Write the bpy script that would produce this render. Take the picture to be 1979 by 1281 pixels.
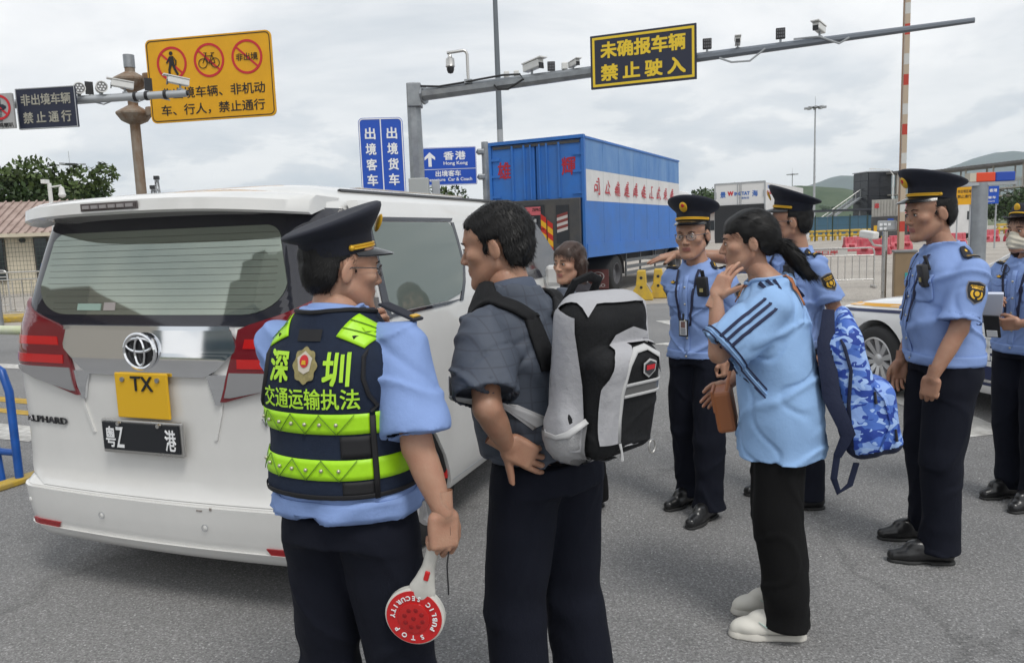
import bpy, bmesh, math, random
import numpy as np
from mathutils import Vector, Matrix, Quaternion
from mathutils.bvhtree import BVHTree
R = math.radians
random.seed(7)
for o in list(bpy.data.objects): bpy.data.objects.remove(o)
scene = bpy.context.scene
col = scene.collection
# ------------------------------------------------------------------ camera
cam_d = bpy.data.cameras.new('camera')
cam_d.sensor_width = 36.0
cam_d.lens = 36.0 * 1480.0 / 1979.0
cam_d.clip_start = 0.05
cam_d.clip_end = 20000
cam = bpy.data.objects.new('camera', cam_d); col.objects.link(cam)
cam.location = (0, 0, 1.62)
cam.rotation_euler = (Matrix.Rotation(R(90 - 7.2), 3, 'X') @ Matrix.Rotation(-R(2.1), 3, 'Z')).to_euler()
scene.camera = cam
# ------------------------------------------------------------------ sky and sun
SUN_EL, SUN_AZ = R(58), R(150)        # azimuth clockwise from +Y
world = bpy.data.worlds.new('World'); scene.world = world; world.use_nodes = True
nt = world.node_tree; nt.nodes.clear()
N = lambda t, **k: nt.nodes.new(t)
sky = N('ShaderNodeTexSky'); sky.sky_type = 'NISHITA'; sky.sun_disc = False
sky.sun_elevation = SUN_EL; sky.sun_rotation = SUN_AZ
bg1 = N('ShaderNodeBackground'); bg1.inputs[1].default_value = 0.10
nt.links.new(sky.outputs[0], bg1.inputs[0])
tc = N('ShaderNodeTexCoord')
sep = N('ShaderNodeSeparateXYZ'); nt.links.new(tc.outputs['Generated'], sep.inputs[0])
def mth(op, a, b=None, c=None):
    m = N('ShaderNodeMath'); m.operation = op
    for i, v in enumerate((a, b, c)):
        if v is None: continue
        if isinstance(v, (int, float)): m.inputs[i].default_value = v
        else: nt.links.new(v, m.inputs[i])
    return m.outputs[0]
zc = mth('ADD', mth('MAXIMUM', sep.outputs[2], 0.0), 0.16)
cmb = N('ShaderNodeCombineXYZ')
nt.links.new(mth('DIVIDE', sep.outputs[0], zc), cmb.inputs[0])
nt.links.new(mth('DIVIDE', sep.outputs[1], zc), cmb.inputs[1])
def noise(vec, sc, det, rough, dist=0.0):
    n = N('ShaderNodeTexNoise'); n.inputs['Scale'].default_value = sc; n.inputs['Detail'].default_value = det
    n.inputs['Roughness'].default_value = rough; n.inputs['Distortion'].default_value = dist
    nt.links.new(vec, n.inputs['Vector']); return n.outputs[0]
def ramp(fac, stops):
    r = N('ShaderNodeValToRGB'); e = r.color_ramp.elements
    while len(e) < len(stops): e.new(0.5)
    for i, (p, c) in enumerate(stops):
        e[i].position = p; e[i].color = (*c, 1) if isinstance(c, tuple) else (c, c, c, 1)
    nt.links.new(fac, r.inputs[0]); return r.outputs[0]
mp = N('ShaderNodeMapping'); mp.inputs['Location'].default_value = (3.1, 1.7, 0.4); mp.inputs['Scale'].default_value = (0.8, 1.0, 1.0)
nt.links.new(cmb.outputs[0], mp.inputs[0])
big = noise(mp.outputs[0], 0.85, 8, 0.55, 0.35)
mp2 = N('ShaderNodeMapping'); mp2.inputs['Scale'].default_value = (1.0, 1.0, 2.6); mp2.inputs['Location'].default_value = (0.65, 0.2, 0.35)
nt.links.new(tc.outputs['Generated'], mp2.inputs[0])
puff = noise(mp2.outputs[0], 5.2, 9, 0.56, 0.15)
cl_hi = ramp(big, [(0.30, (0.50, 0.55, 0.61)), (0.43, (0.70, 0.74, 0.78)), (0.55, (0.95, 0.96, 0.97)), (0.70, (1.10, 1.10, 1.09))])
cl_lo = ramp(puff, [(0.38, (0.60, 0.66, 0.72)), (0.48, (0.76, 0.79, 0.82)), (0.53, (1.02, 1.02, 1.01)), (0.75, (1.12, 1.11, 1.09))])
lowf = ramp(sep.outputs[2], [(0.0, 1.0), (0.10, 0.75), (0.22, 0.0)])
mx = N('ShaderNodeMixRGB'); nt.links.new(lowf, mx.inputs[0]); nt.links.new(cl_hi, mx.inputs[1]); nt.links.new(cl_lo, mx.inputs[2])
bg2 = N('ShaderNodeBackground'); bg2.inputs[1].default_value = 0.90
nt.links.new(mx.outputs[0], bg2.inputs[0])
cover = ramp(big, [(0.20, 0.80), (0.42, 0.97)])
ms = N('ShaderNodeMixShader'); nt.links.new(cover, ms.inputs[0])
nt.links.new(bg1.outputs[0], ms.inputs[1]); nt.links.new(bg2.outputs[0], ms.inputs[2])
wo = N('ShaderNodeOutputWorld'); nt.links.new(ms.outputs[0], wo.inputs[0])
sl = bpy.data.lights.new('sun', 'SUN'); sl.energy = 1.5; sl.angle = R(18); sl.color = (1.0, 0.97, 0.92)
sun = bpy.data.objects.new('sun', sl); col.objects.link(sun)
_sd = Vector((math.sin(SUN_AZ) * math.cos(SUN_EL), math.cos(SUN_AZ) * math.cos(SUN_EL), math.sin(SUN_EL)))
sun.rotation_euler = _sd.to_track_quat('Z', 'Y').to_euler()
sun.location = (0, -5, 20)
vs = scene.view_settings
vs.view_transform = 'Standard'; vs.look = 'None'; vs.exposure = 0.25; vs.gamma = 1.0; vs.use_curve_mapping = False
scene.render.engine = 'CYCLES'
scene.cycles.max_bounces = 6; scene.cycles.volume_bounces = 2; scene.cycles.transparent_max_bounces = 12
scene.cycles.use_denoising = True

# ------------------------------------------------------------------ materials
MATS = {}
def mat(name, c, rough=0.6, metal=0.0, spec=0.5, var=0.0, vscale=4.0, bump=0.0, bscale=60.0, coat=0.0, alpha=None,
        emit=None, trans=0.0, vcol=None, bump2=0.0, b2scale=8.0, ridge=0.0, rscale=5.0, stretch=None, sheen=0.0, ior=None, rvar=0.0, sss=0.0):
    """Principled material; var mixes in a darker/other tone by noise, bump adds fine relief."""
    if name in MATS: return MATS[name]
    m = bpy.data.materials.new(name); m.use_nodes = True; t = m.node_tree
    b = t.nodes['Principled BSDF']; L = t.links.new
    b.inputs['Base Color'].default_value = (*c, 1); b.inputs['Roughness'].default_value = rough
    b.inputs['Metallic'].default_value = metal; b.inputs['Specular IOR Level'].default_value = spec
    if coat: b.inputs['Coat Weight'].default_value = coat; b.inputs['Coat Roughness'].default_value = 0.04
    if trans: b.inputs['Transmission Weight'].default_value = trans
    if ior: b.inputs['IOR'].default_value = ior
    if sheen: b.inputs['Sheen Weight'].default_value = sheen; b.inputs['Sheen Roughness'].default_value = 0.5
    if alpha is not None: b.inputs['Alpha'].default_value = alpha
    if sss:
        b.inputs['Subsurface Weight'].default_value = sss; b.inputs['Subsurface Radius'].default_value = (0.006, 0.0025, 0.0015)
        b.inputs['Subsurface Scale'].default_value = 1.0
    if emit: b.inputs['Emission Color'].default_value = (*emit[0], 1); b.inputs['Emission Strength'].default_value = emit[1]
    co = None
    if var or bump or bump2 or rvar or ridge:
        co = t.nodes.new('ShaderNodeTexCoord').outputs['Object']
        if stretch:
            mpn = t.nodes.new('ShaderNodeMapping'); mpn.inputs['Scale'].default_value = stretch; L(co, mpn.inputs[0]); co = mpn.outputs[0]
    def nz(sc, det=5, ro=0.6):
        n = t.nodes.new('ShaderNodeTexNoise'); n.inputs['Scale'].default_value = sc; n.inputs['Detail'].default_value = det
        n.inputs['Roughness'].default_value = ro; L(co, n.inputs['Vector']); return n.outputs[0]
    if var:
        r = t.nodes.new('ShaderNodeValToRGB'); L(nz(vscale, 7, 0.65), r.inputs[0])
        r.color_ramp.elements[0].position = 0.35; r.color_ramp.elements[1].position = 0.65
        c2 = vcol or tuple(x * (1 - var) for x in c)
        r.color_ramp.elements[0].color = (*c2, 1); r.color_ramp.elements[1].color = (*c, 1)
        L(r.outputs[0], b.inputs['Base Color'])
    if rvar:
        mr = t.nodes.new('ShaderNodeMapRange'); L(nz(vscale * 1.7), mr.inputs[0]); mr.inputs[1].default_value = 0.3; mr.inputs[2].default_value = 0.7
        mr.inputs[3].default_value = rough - rvar; mr.inputs[4].default_value = rough + rvar; L(mr.outputs[0], b.inputs['Roughness'])
    nrm = None
    for st, sc in ((bump, bscale), (bump2, b2scale)):
        if st:
            bn = t.nodes.new('ShaderNodeBump'); bn.inputs['Strength'].default_value = st; bn.inputs['Distance'].default_value = 0.02 if sc < 25 else 0.004
            L(nz(sc), bn.inputs['Height'])
            if nrm is not None: L(nrm, bn.inputs['Normal'])
            nrm = bn.outputs[0]
    if ridge:       # cloth creases
        rn = t.nodes.new('ShaderNodeTexNoise'); rn.noise_type = 'RIDGED_MULTIFRACTAL'; rn.inputs['Scale'].default_value = rscale; rn.inputs['Detail'].default_value = 2.0; rn.inputs['Roughness'].default_value = 0.45; rn.inputs['Distortion'].default_value = 0.7
        L(co, rn.inputs['Vector']); bn = t.nodes.new('ShaderNodeBump'); bn.inputs['Strength'].default_value = ridge; bn.inputs['Distance'].default_value = 0.022; L(rn.outputs[0], bn.inputs['Height'])
        if nrm is not None: L(nrm, bn.inputs['Normal'])
        nrm = bn.outputs[0]
    if nrm is not None: L(nrm, b.inputs['Normal'])
    MATS[name] = m
    return m
def s8(r, g, b, k=1.0):
    f = lambda v: ((v / 255 + 0.055) / 1.055) ** 2.4 if v > 10 else v / 255 / 12.92
    return (f(r) * k, f(g) * k, f(b) * k)

# ------------------------------------------------------------------ mesh builder
def xf(loc=(0, 0, 0), rz=0.0, rx=0.0, ry=0.0, s=1.0):
    return Matrix.Translation(Vector(loc)) @ Matrix.Rotation(rz, 4, 'Z') @ Matrix.Rotation(ry, 4, 'Y') @ Matrix.Rotation(rx, 4, 'X') @ Matrix.Scale(s, 4)
def frame(o, x, y):
    x = Vector(x).normalized(); y = Vector(y); z = x.cross(y).normalized(); y = z.cross(x)
    m = Matrix.Identity(4)
    for i in range(3): m[i][0] = x[i]; m[i][1] = y[i]; m[i][2] = z[i]; m[i][3] = o[i]
    return m
class MB:
    def __init__(s): s.v = []; s.f = []; s.mi = []; s.cur = 0; s.M = Matrix.Identity(4)
    def add(s, vs, fs):
        n = len(s.v); M = s.M
        s.v += [tuple(M @ Vector(p)) for p in vs]
        s.f += [tuple(i + n for i in f) for f in fs]; s.mi += [s.cur] * len(fs)
        return s
    def box(s, c, d, rz=0.0, rx=0.0, ry=0.0, bev=0.0):
        x, y, z = d[0] / 2, d[1] / 2, d[2] / 2
        m = xf(c, rz, rx, ry)
        if bev:
            b = min(bev, x * .9, y * .9, z * .9); vs = []; fs = []
            bm = bmesh.new(); bmesh.ops.create_cube(bm, size=1.0)
            for v in bm.verts: v.co = Vector((v.co.x * 2 * x, v.co.y * 2 * y, v.co.z * 2 * z))
            bmesh.ops.bevel(bm, geom=list(bm.edges), offset=b, segments=2, profile=0.5, affect='EDGES')
            bm.verts.index_update()
            vs = [tuple(m @ v.co) for v in bm.verts]; fs = [[v.index for v in f.verts] for f in bm.faces]; bm.free()
            return s.add(vs, fs)
        vs = [tuple(m @ Vector((a * x, b * y, c2 * z))) for a in (-1, 1) for b in (-1, 1) for c2 in (-1, 1)]
        return s.add(vs, [(0, 1, 3, 2), (4, 6, 7, 5), (0, 4, 5, 1), (2, 3, 7, 6), (0, 2, 6, 4), (1, 5, 7, 3)])
    def tube(s, a, b, r0, r1=None, n=12, cap=True):
        r1 = r0 if r1 is None else r1
        return s.path([a, b], [r0, r1], n, cap)
    def path(s, pts, r, n=8, cap=True, flat=None, closed=False):
        pts = [Vector(p) for p in pts]; k = len(pts)
        if not isinstance(r, (list, tuple)): r = [r] * k
        vs = []; up = None
        for i, p in enumerate(pts):
            t = (pts[min(i + 1, k - 1)] - pts[max(i - 1, 0)])
            if closed: t = pts[(i + 1) % k] - pts[i - 1]
            t.normalize()
            if up is None:
                up = Vector((0, 0, 1)) if abs(t.z) < 0.9 else Vector((1, 0, 0))
            x = up.cross(t); 
            if x.length < 1e-6: x = Vector((1, 0, 0))
            x.normalize(); y = t.cross(x); up = y
            for j in range(n):
                a = 2 * math.pi * (j + .5) / n
                ry = r[i] * (flat or 1)
                vs.append(tuple(p + x * r[i] * math.cos(a) + y * ry * math.sin(a)))
        fs = []
        for i in range(k if closed else k - 1):
            i2 = (i + 1) % k
            for j in range(n): fs.append((i * n + j, i * n + (j + 1) % n, i2 * n + (j + 1) % n, i2 * n + j))
        if cap and not closed: fs += [tuple(range(n))[::-1], tuple(range((k - 1) * n, k * n))]
        return s.add(vs, fs)
    def lathe(s, prof, n=24, a0=0.0, a1=2 * math.pi, sx=1.0, sy=1.0):
        full = abs(a1 - a0 - 2 * math.pi) < 1e-6; m = n if full else n + 1; vs = []; fs = []
        for r, z in prof:
            for j in range(m):
                a = a0 + (a1 - a0) * j / n; vs.append((r * sx * math.cos(a), r * sy * math.sin(a), z))
        for i in range(len(prof) - 1):
            for j in range(n):
                j2 = (j + 1) % m
                fs.append((i * m + j, i * m + j2, (i + 1) * m + j2, (i + 1) * m + j))
        return s.add(vs, fs)
    def prism(s, poly, z0, z1):
        n = len(poly); vs = [(x, y, z0) for x, y in poly] + [(x, y, z1) for x, y in poly]
        fs = [tuple(range(n))[::-1], tuple(range(n, 2 * n))] + [(i, (i + 1) % n, n + (i + 1) % n, n + i) for i in range(n)]
        return s.add(vs, fs)
    def grid(s, pts, closed_u=False, closed_v=False):
        """pts[i][j] -> quads"""
        a = len(pts); b = len(pts[0]); vs = [p for row in pts for p in row]; fs = []
        for i in range(a if closed_u else a - 1):
            for j in range(b if closed_v else b - 1):
                i2 = (i + 1) % a; j2 = (j + 1) % b
                fs.append((i * b + j, i2 * b + j, i2 * b + j2, i * b + j2))
        return s.add(vs, fs)
    def ball(s, c, r, nu=12, nv=8):
        r = (r, r, r) if isinstance(r, (int, float)) else r
        rows = [[(c[0] + r[0] * math.sin(math.pi * i / nv) * math.cos(2 * math.pi * j / nu),
                  c[1] + r[1] * math.sin(math.pi * i / nv) * math.sin(2 * math.pi * j / nu),
                  c[2] + r[2] * math.cos(math.pi * i / nv)) for j in range(nu)] for i in range(nv + 1)]
        return s.grid(rows, False, True)
    def build(s, name, mats, parent=None, smooth=False, bevel=0.0, subsurf=0, M=None, auto=None):
        me = bpy.data.meshes.new(name); me.from_pydata(s.v, [], s.f)
        mats = mats if isinstance(mats, (list, tuple)) else [mats]
        for m in mats: me.materials.append(m)
        for p, i in zip(me.polygons, s.mi): p.material_index = i
        bm = bmesh.new(); bm.from_mesh(me); bmesh.ops.remove_doubles(bm, verts=bm.verts, dist=1e-5)
        bmesh.ops.recalc_face_normals(bm, faces=bm.faces); bm.to_mesh(me); bm.free()
        if smooth or auto: 
            me.shade_smooth()
            me.set_sharp_from_angle(angle=R(auto or 40))
        o = bpy.data.objects.new(name, me); col.objects.link(o)
        if parent is not None: o.parent = parent
        if M is not None: o.matrix_local = M
        if bevel:
            md = o.modifiers.new('bevel', 'BEVEL'); md.width = bevel; md.segments = 2; md.limit_method = 'ANGLE'
        if subsurf:
            md = o.modifiers.new('sub', 'SUBSURF'); md.levels = md.render_levels = subsurf
        return o
def tag(o, label=None, cat=None, group=None, kind=None):
    if label: o['label'] = label
    if cat: o['category'] = cat
    if group: o['group'] = group
    if kind: o['kind'] = kind
    return o
def empty(name, loc=(0, 0, 0), rz=0.0, label=None, cat=None, group=None):
    o = bpy.data.objects.new(name, None); col.objects.link(o); o.empty_display_size = 0.2
    o.location = loc; o.rotation_euler = (0, 0, rz)
    return tag(o, label, cat, group)
def copy_tree(o, parent=None):
    c = o.copy(); col.objects.link(c)
    if parent is not None: c.parent = parent
    for ch in [x for x in bpy.data.objects if x.parent == o]: copy_tree(ch, c)
    return c
def mesh_obj(name, V, Fc, m, parent=None, smooth=True, M=None):
    me = bpy.data.meshes.new(name); me.from_pydata([tuple(map(float, p)) for p in V], [], [tuple(map(int, f)) for f in Fc])
    for k in (m if isinstance(m, (list, tuple)) else [m]): me.materials.append(k)
    if smooth: me.shade_smooth()
    o = bpy.data.objects.new(name, me); col.objects.link(o)
    if parent is not None: o.parent = parent
    if M is not None: o.matrix_local = M
    return o
# ------------------------------------------------------------------ lettering
_tc = {}
def _glyph_batch(keys):
    """turn many strings into flat meshes with one scene update"""
    made = []
    for sx, space in keys:
        c = bpy.data.curves.new('t', 'FONT'); c.body = sx; c.space_character = space; c.resolution_u = 3
        o = bpy.data.objects.new('t', c); col.objects.link(o); made.append((sx, space, c, o))
    bpy.context.view_layer.update(); dg = bpy.context.evaluated_depsgraph_get()
    for sx, space, c, o in made:
        me = bpy.data.meshes.new_from_object(o.evaluated_get(dg))
        V = np.array([v.co[:] for v in me.vertices], float); V[:, 2] = 0
        _tc[(sx, 0.0, space)] = (V, [tuple(p.vertices) for p in me.polygons])
        bpy.data.meshes.remove(me)
    for sx, space, c, o in made: bpy.data.objects.remove(o); bpy.data.curves.remove(c)
def glyphs(s, bold=0.0, space=1.0):
    k = (s, bold, space)
    if k not in _tc:
        if (s, 0.0, space) not in _tc: _glyph_batch([(s, space)])
        V, Fc = _tc[(s, 0.0, space)]
        if bold:
            n = len(V); d = bold * 0.8; F0 = Fc
            sh = [(0, 0, 0), (d, d, .0004), (-d, d, .0008), (d, -d, .0012), (-d, -d, .0016)]
            V = np.concatenate([V + np.array(q) for q in sh]); Fc = [tuple(i + n * j for i in f) for j in range(5) for f in F0]
        _tc[k] = (V, Fc)
    V, Fc = _tc[k]; return V.copy(), Fc
_glyph_batch([(q, 1.0) for q in ['深圳口岸', 'ZHEN PORT', '出境客车', '非出境区域', '禁止通行', '香港', 'Departure', '非出境', '非出境车辆、非机动', '车、行人，禁止通行', '非出境车辆', '禁止鸣喇叭', '未确报车辆',
    'Hong Kong', 'Departure  Car & Coach', 'TX', '粤', 'Z', '港', 'ALPHARD', 'V6', 'ZEPRO', '粤ZAL91港', '95114289', 'HINO', '景', '海', 'W', 'INGTAT', '一道物流', '0755-63677', '忠', 'LUCKY LAND', '通', '雄', '輝',
    '中国交通执法', '交通运输执法', '深', '圳'] + list('司公輸運輝雄江武東廣出境客货车PUBLICSECURITYSTOP')] + [('禁止通行', 1.45), ('禁止驶入', 1.45), ('香港', 1.25)])
def fit_text(s, w, h, bold=0.0, space=1.0):
    """glyph mesh scaled to a w x h box centred on the origin (w or h may be None)"""
    V, Fc = glyphs(s, bold, space)
    lo, hi = V.min(0), V.max(0); d = hi - lo
    sx = w / d[0] if w else None; sy = h / d[1] if h else None
    sx = sx or sy; sy = sy or sx
    mid = (lo + hi) / 2; mid[2] = 0; V = (V - mid) * np.array([sx, sy, 1]); return V, Fc
def text(s, M, w, h, m, parent, bold=0.0, name='lettering', depth=0.002, space=1.0):
    """lettering in the local XY plane of matrix M (facing +Z)"""
    V, Fc = fit_text(s, w, h, bold, space); n = len(V)
    V2 = np.vstack([V, V + [0, 0, depth]])
    Fs = [tuple(i + n for i in f) for f in Fc]
    # sides from boundary edges
    cnt = {}
    for f in Fc:
        for a, b in zip(f, f[1:] + f[:1]): cnt[(a, b)] = 1
    Fs += [(a, b, b + n, a + n) for (a, b) in cnt if (b, a) not in cnt]
    return mesh_obj(name, V2, Fs, m, parent, False, M)
def wrap_pts(bvh, pts, d, off):
    """push points along d onto a surface (nearest point where the ray misses), then off along the surface normal"""
    out = []
    d = Vector(d).normalized()
    for p in pts:
        p = Vector(p); h = bvh.ray_cast(p, d)
        if h[0] is None:
            h = bvh.find_nearest(p + d * 0.35)
            n2 = (p + d * 0.35 - h[0])
            out.append(tuple(h[0] + (n2.normalized() if n2.length > 1e-6 else h[1]) * off)); continue
        nrm = h[1] if h[1].dot(d) < 0 else -h[1]
        out.append(tuple(h[0] + nrm * off))
    return out
def bvh_of(*objs):
    V = []; Fs = []
    for o in objs:
        n = len(V); V += [v.co.copy() for v in o.data.vertices]; Fs += [tuple(i + n for i in p.vertices) for p in o.data.polygons]
    return BVHTree.FromPolygons(V, Fs)
# ------------------------------------------------------------------ smooth solids for bodies and clothes
class Vol:
    def __init__(s, lo, hi, h):
        s.lo = np.array(lo, float); s.h = h
        s.n = np.ceil((np.array(hi, float) - s.lo) / h).astype(int) + 1
        s.D = np.full(s.n, 0.5, np.float32)
        s.ax = [(s.lo[i] + h * np.arange(s.n[i])).astype(np.float32) for i in range(3)]
    def sub(s, lo, hi):
        a = np.clip(np.floor((np.array(lo) - s.lo) / s.h).astype(int), 0, s.n)
        b = np.clip(np.ceil((np.array(hi) - s.lo) / s.h).astype(int) + 1, 0, s.n)
        sl = tuple(slice(a[i], b[i]) for i in range(3))
        return sl, s.ax[0][sl[0]][:, None, None], s.ax[1][sl[1]][None, :, None], s.ax[2][sl[2]][None, None, :]
    def put(s, sl, d, k, op):
        A = s.D[sl]
        if A.size == 0: return
        if op == 'u':
            if k > 0:
                hh = np.clip(0.5 + 0.5 * (A - d) / k, 0, 1); s.D[sl] = A + (d - A) * hh - k * hh * (1 - hh)
            else: s.D[sl] = np.minimum(A, d)
        elif op == 's':
            d = -d
            if k > 0:
                hh = np.clip(0.5 - 0.5 * (A - d) / k, 0, 1); s.D[sl] = A + (d - A) * hh + k * hh * (1 - hh)
            else: s.D[sl] = np.maximum(A, d)
        else: s.D[sl] = np.maximum(A, d)
    def cone(s, a, b, ra, rb, k=0.02, op='u', fl=None):
        """tapered capsule; fl=(axis, factor) squashes it across an axis"""
        a = np.array(a, float); b = np.array(b, float); m = max(ra, rb) + k + 2 * s.h
        sl, X, Y, Z = s.sub(np.minimum(a, b) - m, np.maximum(a, b) + m)
        ba = b - a; L2 = float(ba @ ba) + 1e-12
        px, py, pz = X - a[0], Y - a[1], Z - a[2]
        t = np.clip((px * ba[0] + py * ba[1] + pz * ba[2]) / L2, 0, 1)
        qx, qy, qz = px - t * ba[0], py - t * ba[1], pz - t * ba[2]
        if fl is not None:
            u = np.array(fl[0], float); u /= np.linalg.norm(u); q = qx * u[0] + qy * u[1] + qz * u[2]; c = 1 / fl[1] - 1
            qx, qy, qz = qx + q * u[0] * c, qy + q * u[1] * c, qz + q * u[2] * c
        d = np.sqrt(qx * qx + qy * qy + qz * qz) - (ra + t * (rb - ra))
        s.put(sl, d, k, op); return s
    def chain(s, pts, rs, k=0.02, op='u', fl=None):
        """polyline of tapered capsules, unioned hard with each other and softly with the rest"""
        P = np.array(pts, float); m = max(rs) + k + 2 * s.h
        sl, X, Y, Z = s.sub(P.min(0) - m, P.max(0) + m); best = None
        for i in range(len(P) - 1):
            a, b = P[i], P[i + 1]; ba = b - a; L2 = float(ba @ ba) + 1e-12
            px, py, pz = X - a[0], Y - a[1], Z - a[2]; t = np.clip((px * ba[0] + py * ba[1] + pz * ba[2]) / L2, 0, 1)
            qx, qy, qz = px - t * ba[0], py - t * ba[1], pz - t * ba[2]
            if fl is not None:
                u = np.array(fl[0], float); u /= np.linalg.norm(u); q = qx * u[0] + qy * u[1] + qz * u[2]; c = 1 / fl[1] - 1
                qx, qy, qz = qx + q * u[0] * c, qy + q * u[1] * c, qz + q * u[2] * c
            tt = t * t * (3 - 2 * t) * .5 + t * .5
            d = np.sqrt(qx * qx + qy * qy + qz * qz) - (rs[i] + tt * (rs[i + 1] - rs[i])); best = d if best is None else np.minimum(best, d)
        s.put(sl, best, k, op); return s
    def ell(s, c, r, k=0.02, op='u', M=None):
        r = np.array([r] * 3 if np.isscalar(r) else r, float); m = r.max() + k + 2 * s.h; c = np.array(c, float)
        sl, X, Y, Z = s.sub(c - m, c + m)
        x, y, z = X - c[0], Y - c[1], Z - c[2]
        if M is not None:
            M = np.array(M, float)
            x, y, z = x * M[0, 0] + y * M[1, 0] + z * M[2, 0], x * M[0, 1] + y * M[1, 1] + z * M[2, 1], x * M[0, 2] + y * M[1, 2] + z * M[2, 2]
        k0 = np.sqrt((x / r[0]) ** 2 + (y / r[1]) ** 2 + (z / r[2]) ** 2)
        k1 = np.sqrt((x / r[0] ** 2) ** 2 + (y / r[1] ** 2) ** 2 + (z / r[2] ** 2) ** 2) + 1e-9
        s.put(sl, k0 * (k0 - 1) / k1, k, op); return s
    def box(s, c, hd, rd=0.01, k=0.0, op='u', M=None):
        hd = np.array(hd, float); c = np.array(c, float); m = np.linalg.norm(hd) + k + 2 * s.h
        sl, X, Y, Z = s.sub(c - m, c + m)
        x, y, z = X - c[0], Y - c[1], Z - c[2]
        if M is not None:
            M = np.array(M, float)
            x, y, z = x * M[0, 0] + y * M[1, 0] + z * M[2, 0], x * M[0, 1] + y * M[1, 1] + z * M[2, 1], x * M[0, 2] + y * M[1, 2] + z * M[2, 2]
        qx, qy, qz = np.abs(x) - hd[0] + rd, np.abs(y) - hd[1] + rd, np.abs(z) - hd[2] + rd
        d = np.sqrt(np.maximum(qx, 0) ** 2 + np.maximum(qy, 0) ** 2 + np.maximum(qz, 0) ** 2) + np.minimum(np.maximum(qx, np.maximum(qy, qz)), 0) - rd
        s.put(sl, d, k, op); return s
    def loft(s, secs, k=0.02, op='u', e=2.3, lean=None):
        """stack of ellipses (z, cx, cy, rx, ry) with smooth interpolation along z"""
        S = np.array(secs, float); S = S[np.argsort(S[:, 0])]
        m = max(S[:, 3].max(), S[:, 4].max()) + k + 2 * s.h
        cx, cy = S[:, 1], S[:, 2]
        sl, X, Y, Z = s.sub((cx.min() - m, cy.min() - m, S[0, 0] - k - 2 * s.h), (cx.max() + m, cy.max() + m, S[-1, 0] + k + 2 * s.h))
        z = s.ax[2][sl[2]]
        zz = np.clip(z, S[0, 0], S[-1, 0])
        def itp(v):
            sm = np.gradient(v, S[:, 0]); out = np.zeros_like(zz, dtype=float); idx = np.clip(np.searchsorted(S[:, 0], zz) - 1, 0, len(S) - 2)
            h = S[idx + 1, 0] - S[idx, 0]; t = (zz - S[idx, 0]) / h
            return ((2 * t**3 - 3 * t**2 + 1) * v[idx] + (t**3 - 2 * t**2 + t) * h * sm[idx] + (-2 * t**3 + 3 * t**2) * v[idx + 1] + (t**3 - t**2) * h * sm[idx + 1])
        CX, CY, RX, RY = [itp(S[:, i])[None, None, :].astype(np.float32) for i in (1, 2, 3, 4)]
        q = (np.abs((X - CX) / RX) ** e + np.abs((Y - CY) / RY) ** e) ** (1 / e)
        d = (q - 1) * np.minimum(RX, RY)
        ez = np.maximum(S[0, 0] - Z, Z - S[-1, 0])
        d = np.maximum(d, ez.astype(np.float32) + 0 * d)
        s.put(sl, d.astype(np.float32), k, op); return s
    def plane(s, p, n, k=0.0):
        """keep the side against n"""
        n = np.array(n, float); n /= np.linalg.norm(n)
        sl, X, Y, Z = s.sub(s.lo, s.lo + s.h * s.n)
        d = (X - p[0]) * n[0] + (Y - p[1]) * n[1] + (Z - p[2]) * n[2]
        s.D[...] = np.maximum(s.D, d.astype(np.float32)); return s
    def warp(s, fn):
        X, Y, Z = s.ax[0][:, None, None], s.ax[1][None, :, None], s.ax[2][None, None, :]
        s.D += fn(X, Y, Z).astype(np.float32); return s
    def mesh(s, smooth=0):
        D = s.D; S = D < 0; nx, ny, nz = s.n
        c = S[:-1, :-1, :-1].astype(np.int8)
        for dx in (0, 1):
            for dy in (0, 1):
                for dz in (0, 1):
                    if dx + dy + dz: c = c + S[dx:nx - 1 + dx, dy:ny - 1 + dy, dz:nz - 1 + dz]
        act = np.argwhere((c > 0) & (c < 8))
        idx = -np.ones((nx - 1, ny - 1, nz - 1), np.int32); idx[tuple(act.T)] = np.arange(len(act))
        P = np.zeros((len(act), 3)); W = np.zeros(len(act))
        cor = [(i, j, k) for i in (0, 1) for j in (0, 1) for k in (0, 1)]
        for a in cor:
            for b in cor:
                if sum(b) - sum(a) == 1 and all(y >= x for x, y in zip(a, b)):
                    da = D[act[:, 0] + a[0], act[:, 1] + a[1], act[:, 2] + a[2]]; db = D[act[:, 0] + b[0], act[:, 1] + b[1], act[:, 2] + b[2]]
                    m = (da < 0) != (db < 0); t = np.where(m, da / np.where(m, da - db, 1), 0)
                    p = np.array(a)[None] + t[:, None] * (np.array(b) - np.array(a))[None]
                    P += p * m[:, None]; W += m
        V = s.lo + s.h * (act + P / W[:, None])
        Q = []
        for ax in range(3):
            o1, o2 = [(1, 2), (2, 0), (0, 1)][ax]
            sh = [slice(None)] * 3; sh2 = [slice(None)] * 3
            sh[ax] = slice(0, -1); sh2[ax] = slice(1, None)
            e = S[tuple(sh)] != S[tuple(sh2)]
            pts = np.argwhere(e); sg = S[tuple(sh)][e]
            ok = (pts[:, o1] > 0) & (pts[:, o2] > 0) & (pts[:, o1] < s.n[o1] - 1) & (pts[:, o2] < s.n[o2] - 1)
            pts = pts[ok]; sg = sg[ok]
            def g(d1, d2):
                q = pts.copy(); q[:, o1] -= d1; q[:, o2] -= d2; return idx[q[:, 0], q[:, 1], q[:, 2]]
            a, b, c_, d = g(1, 1), g(0, 1), g(0, 0), g(1, 0)
            q = np.stack([a, b, c_, d], 1); q[~sg] = q[~sg][:, ::-1]
            Q.append(q)
        Q = np.concatenate(Q); Q = Q[(Q >= 0).all(1)]
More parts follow.
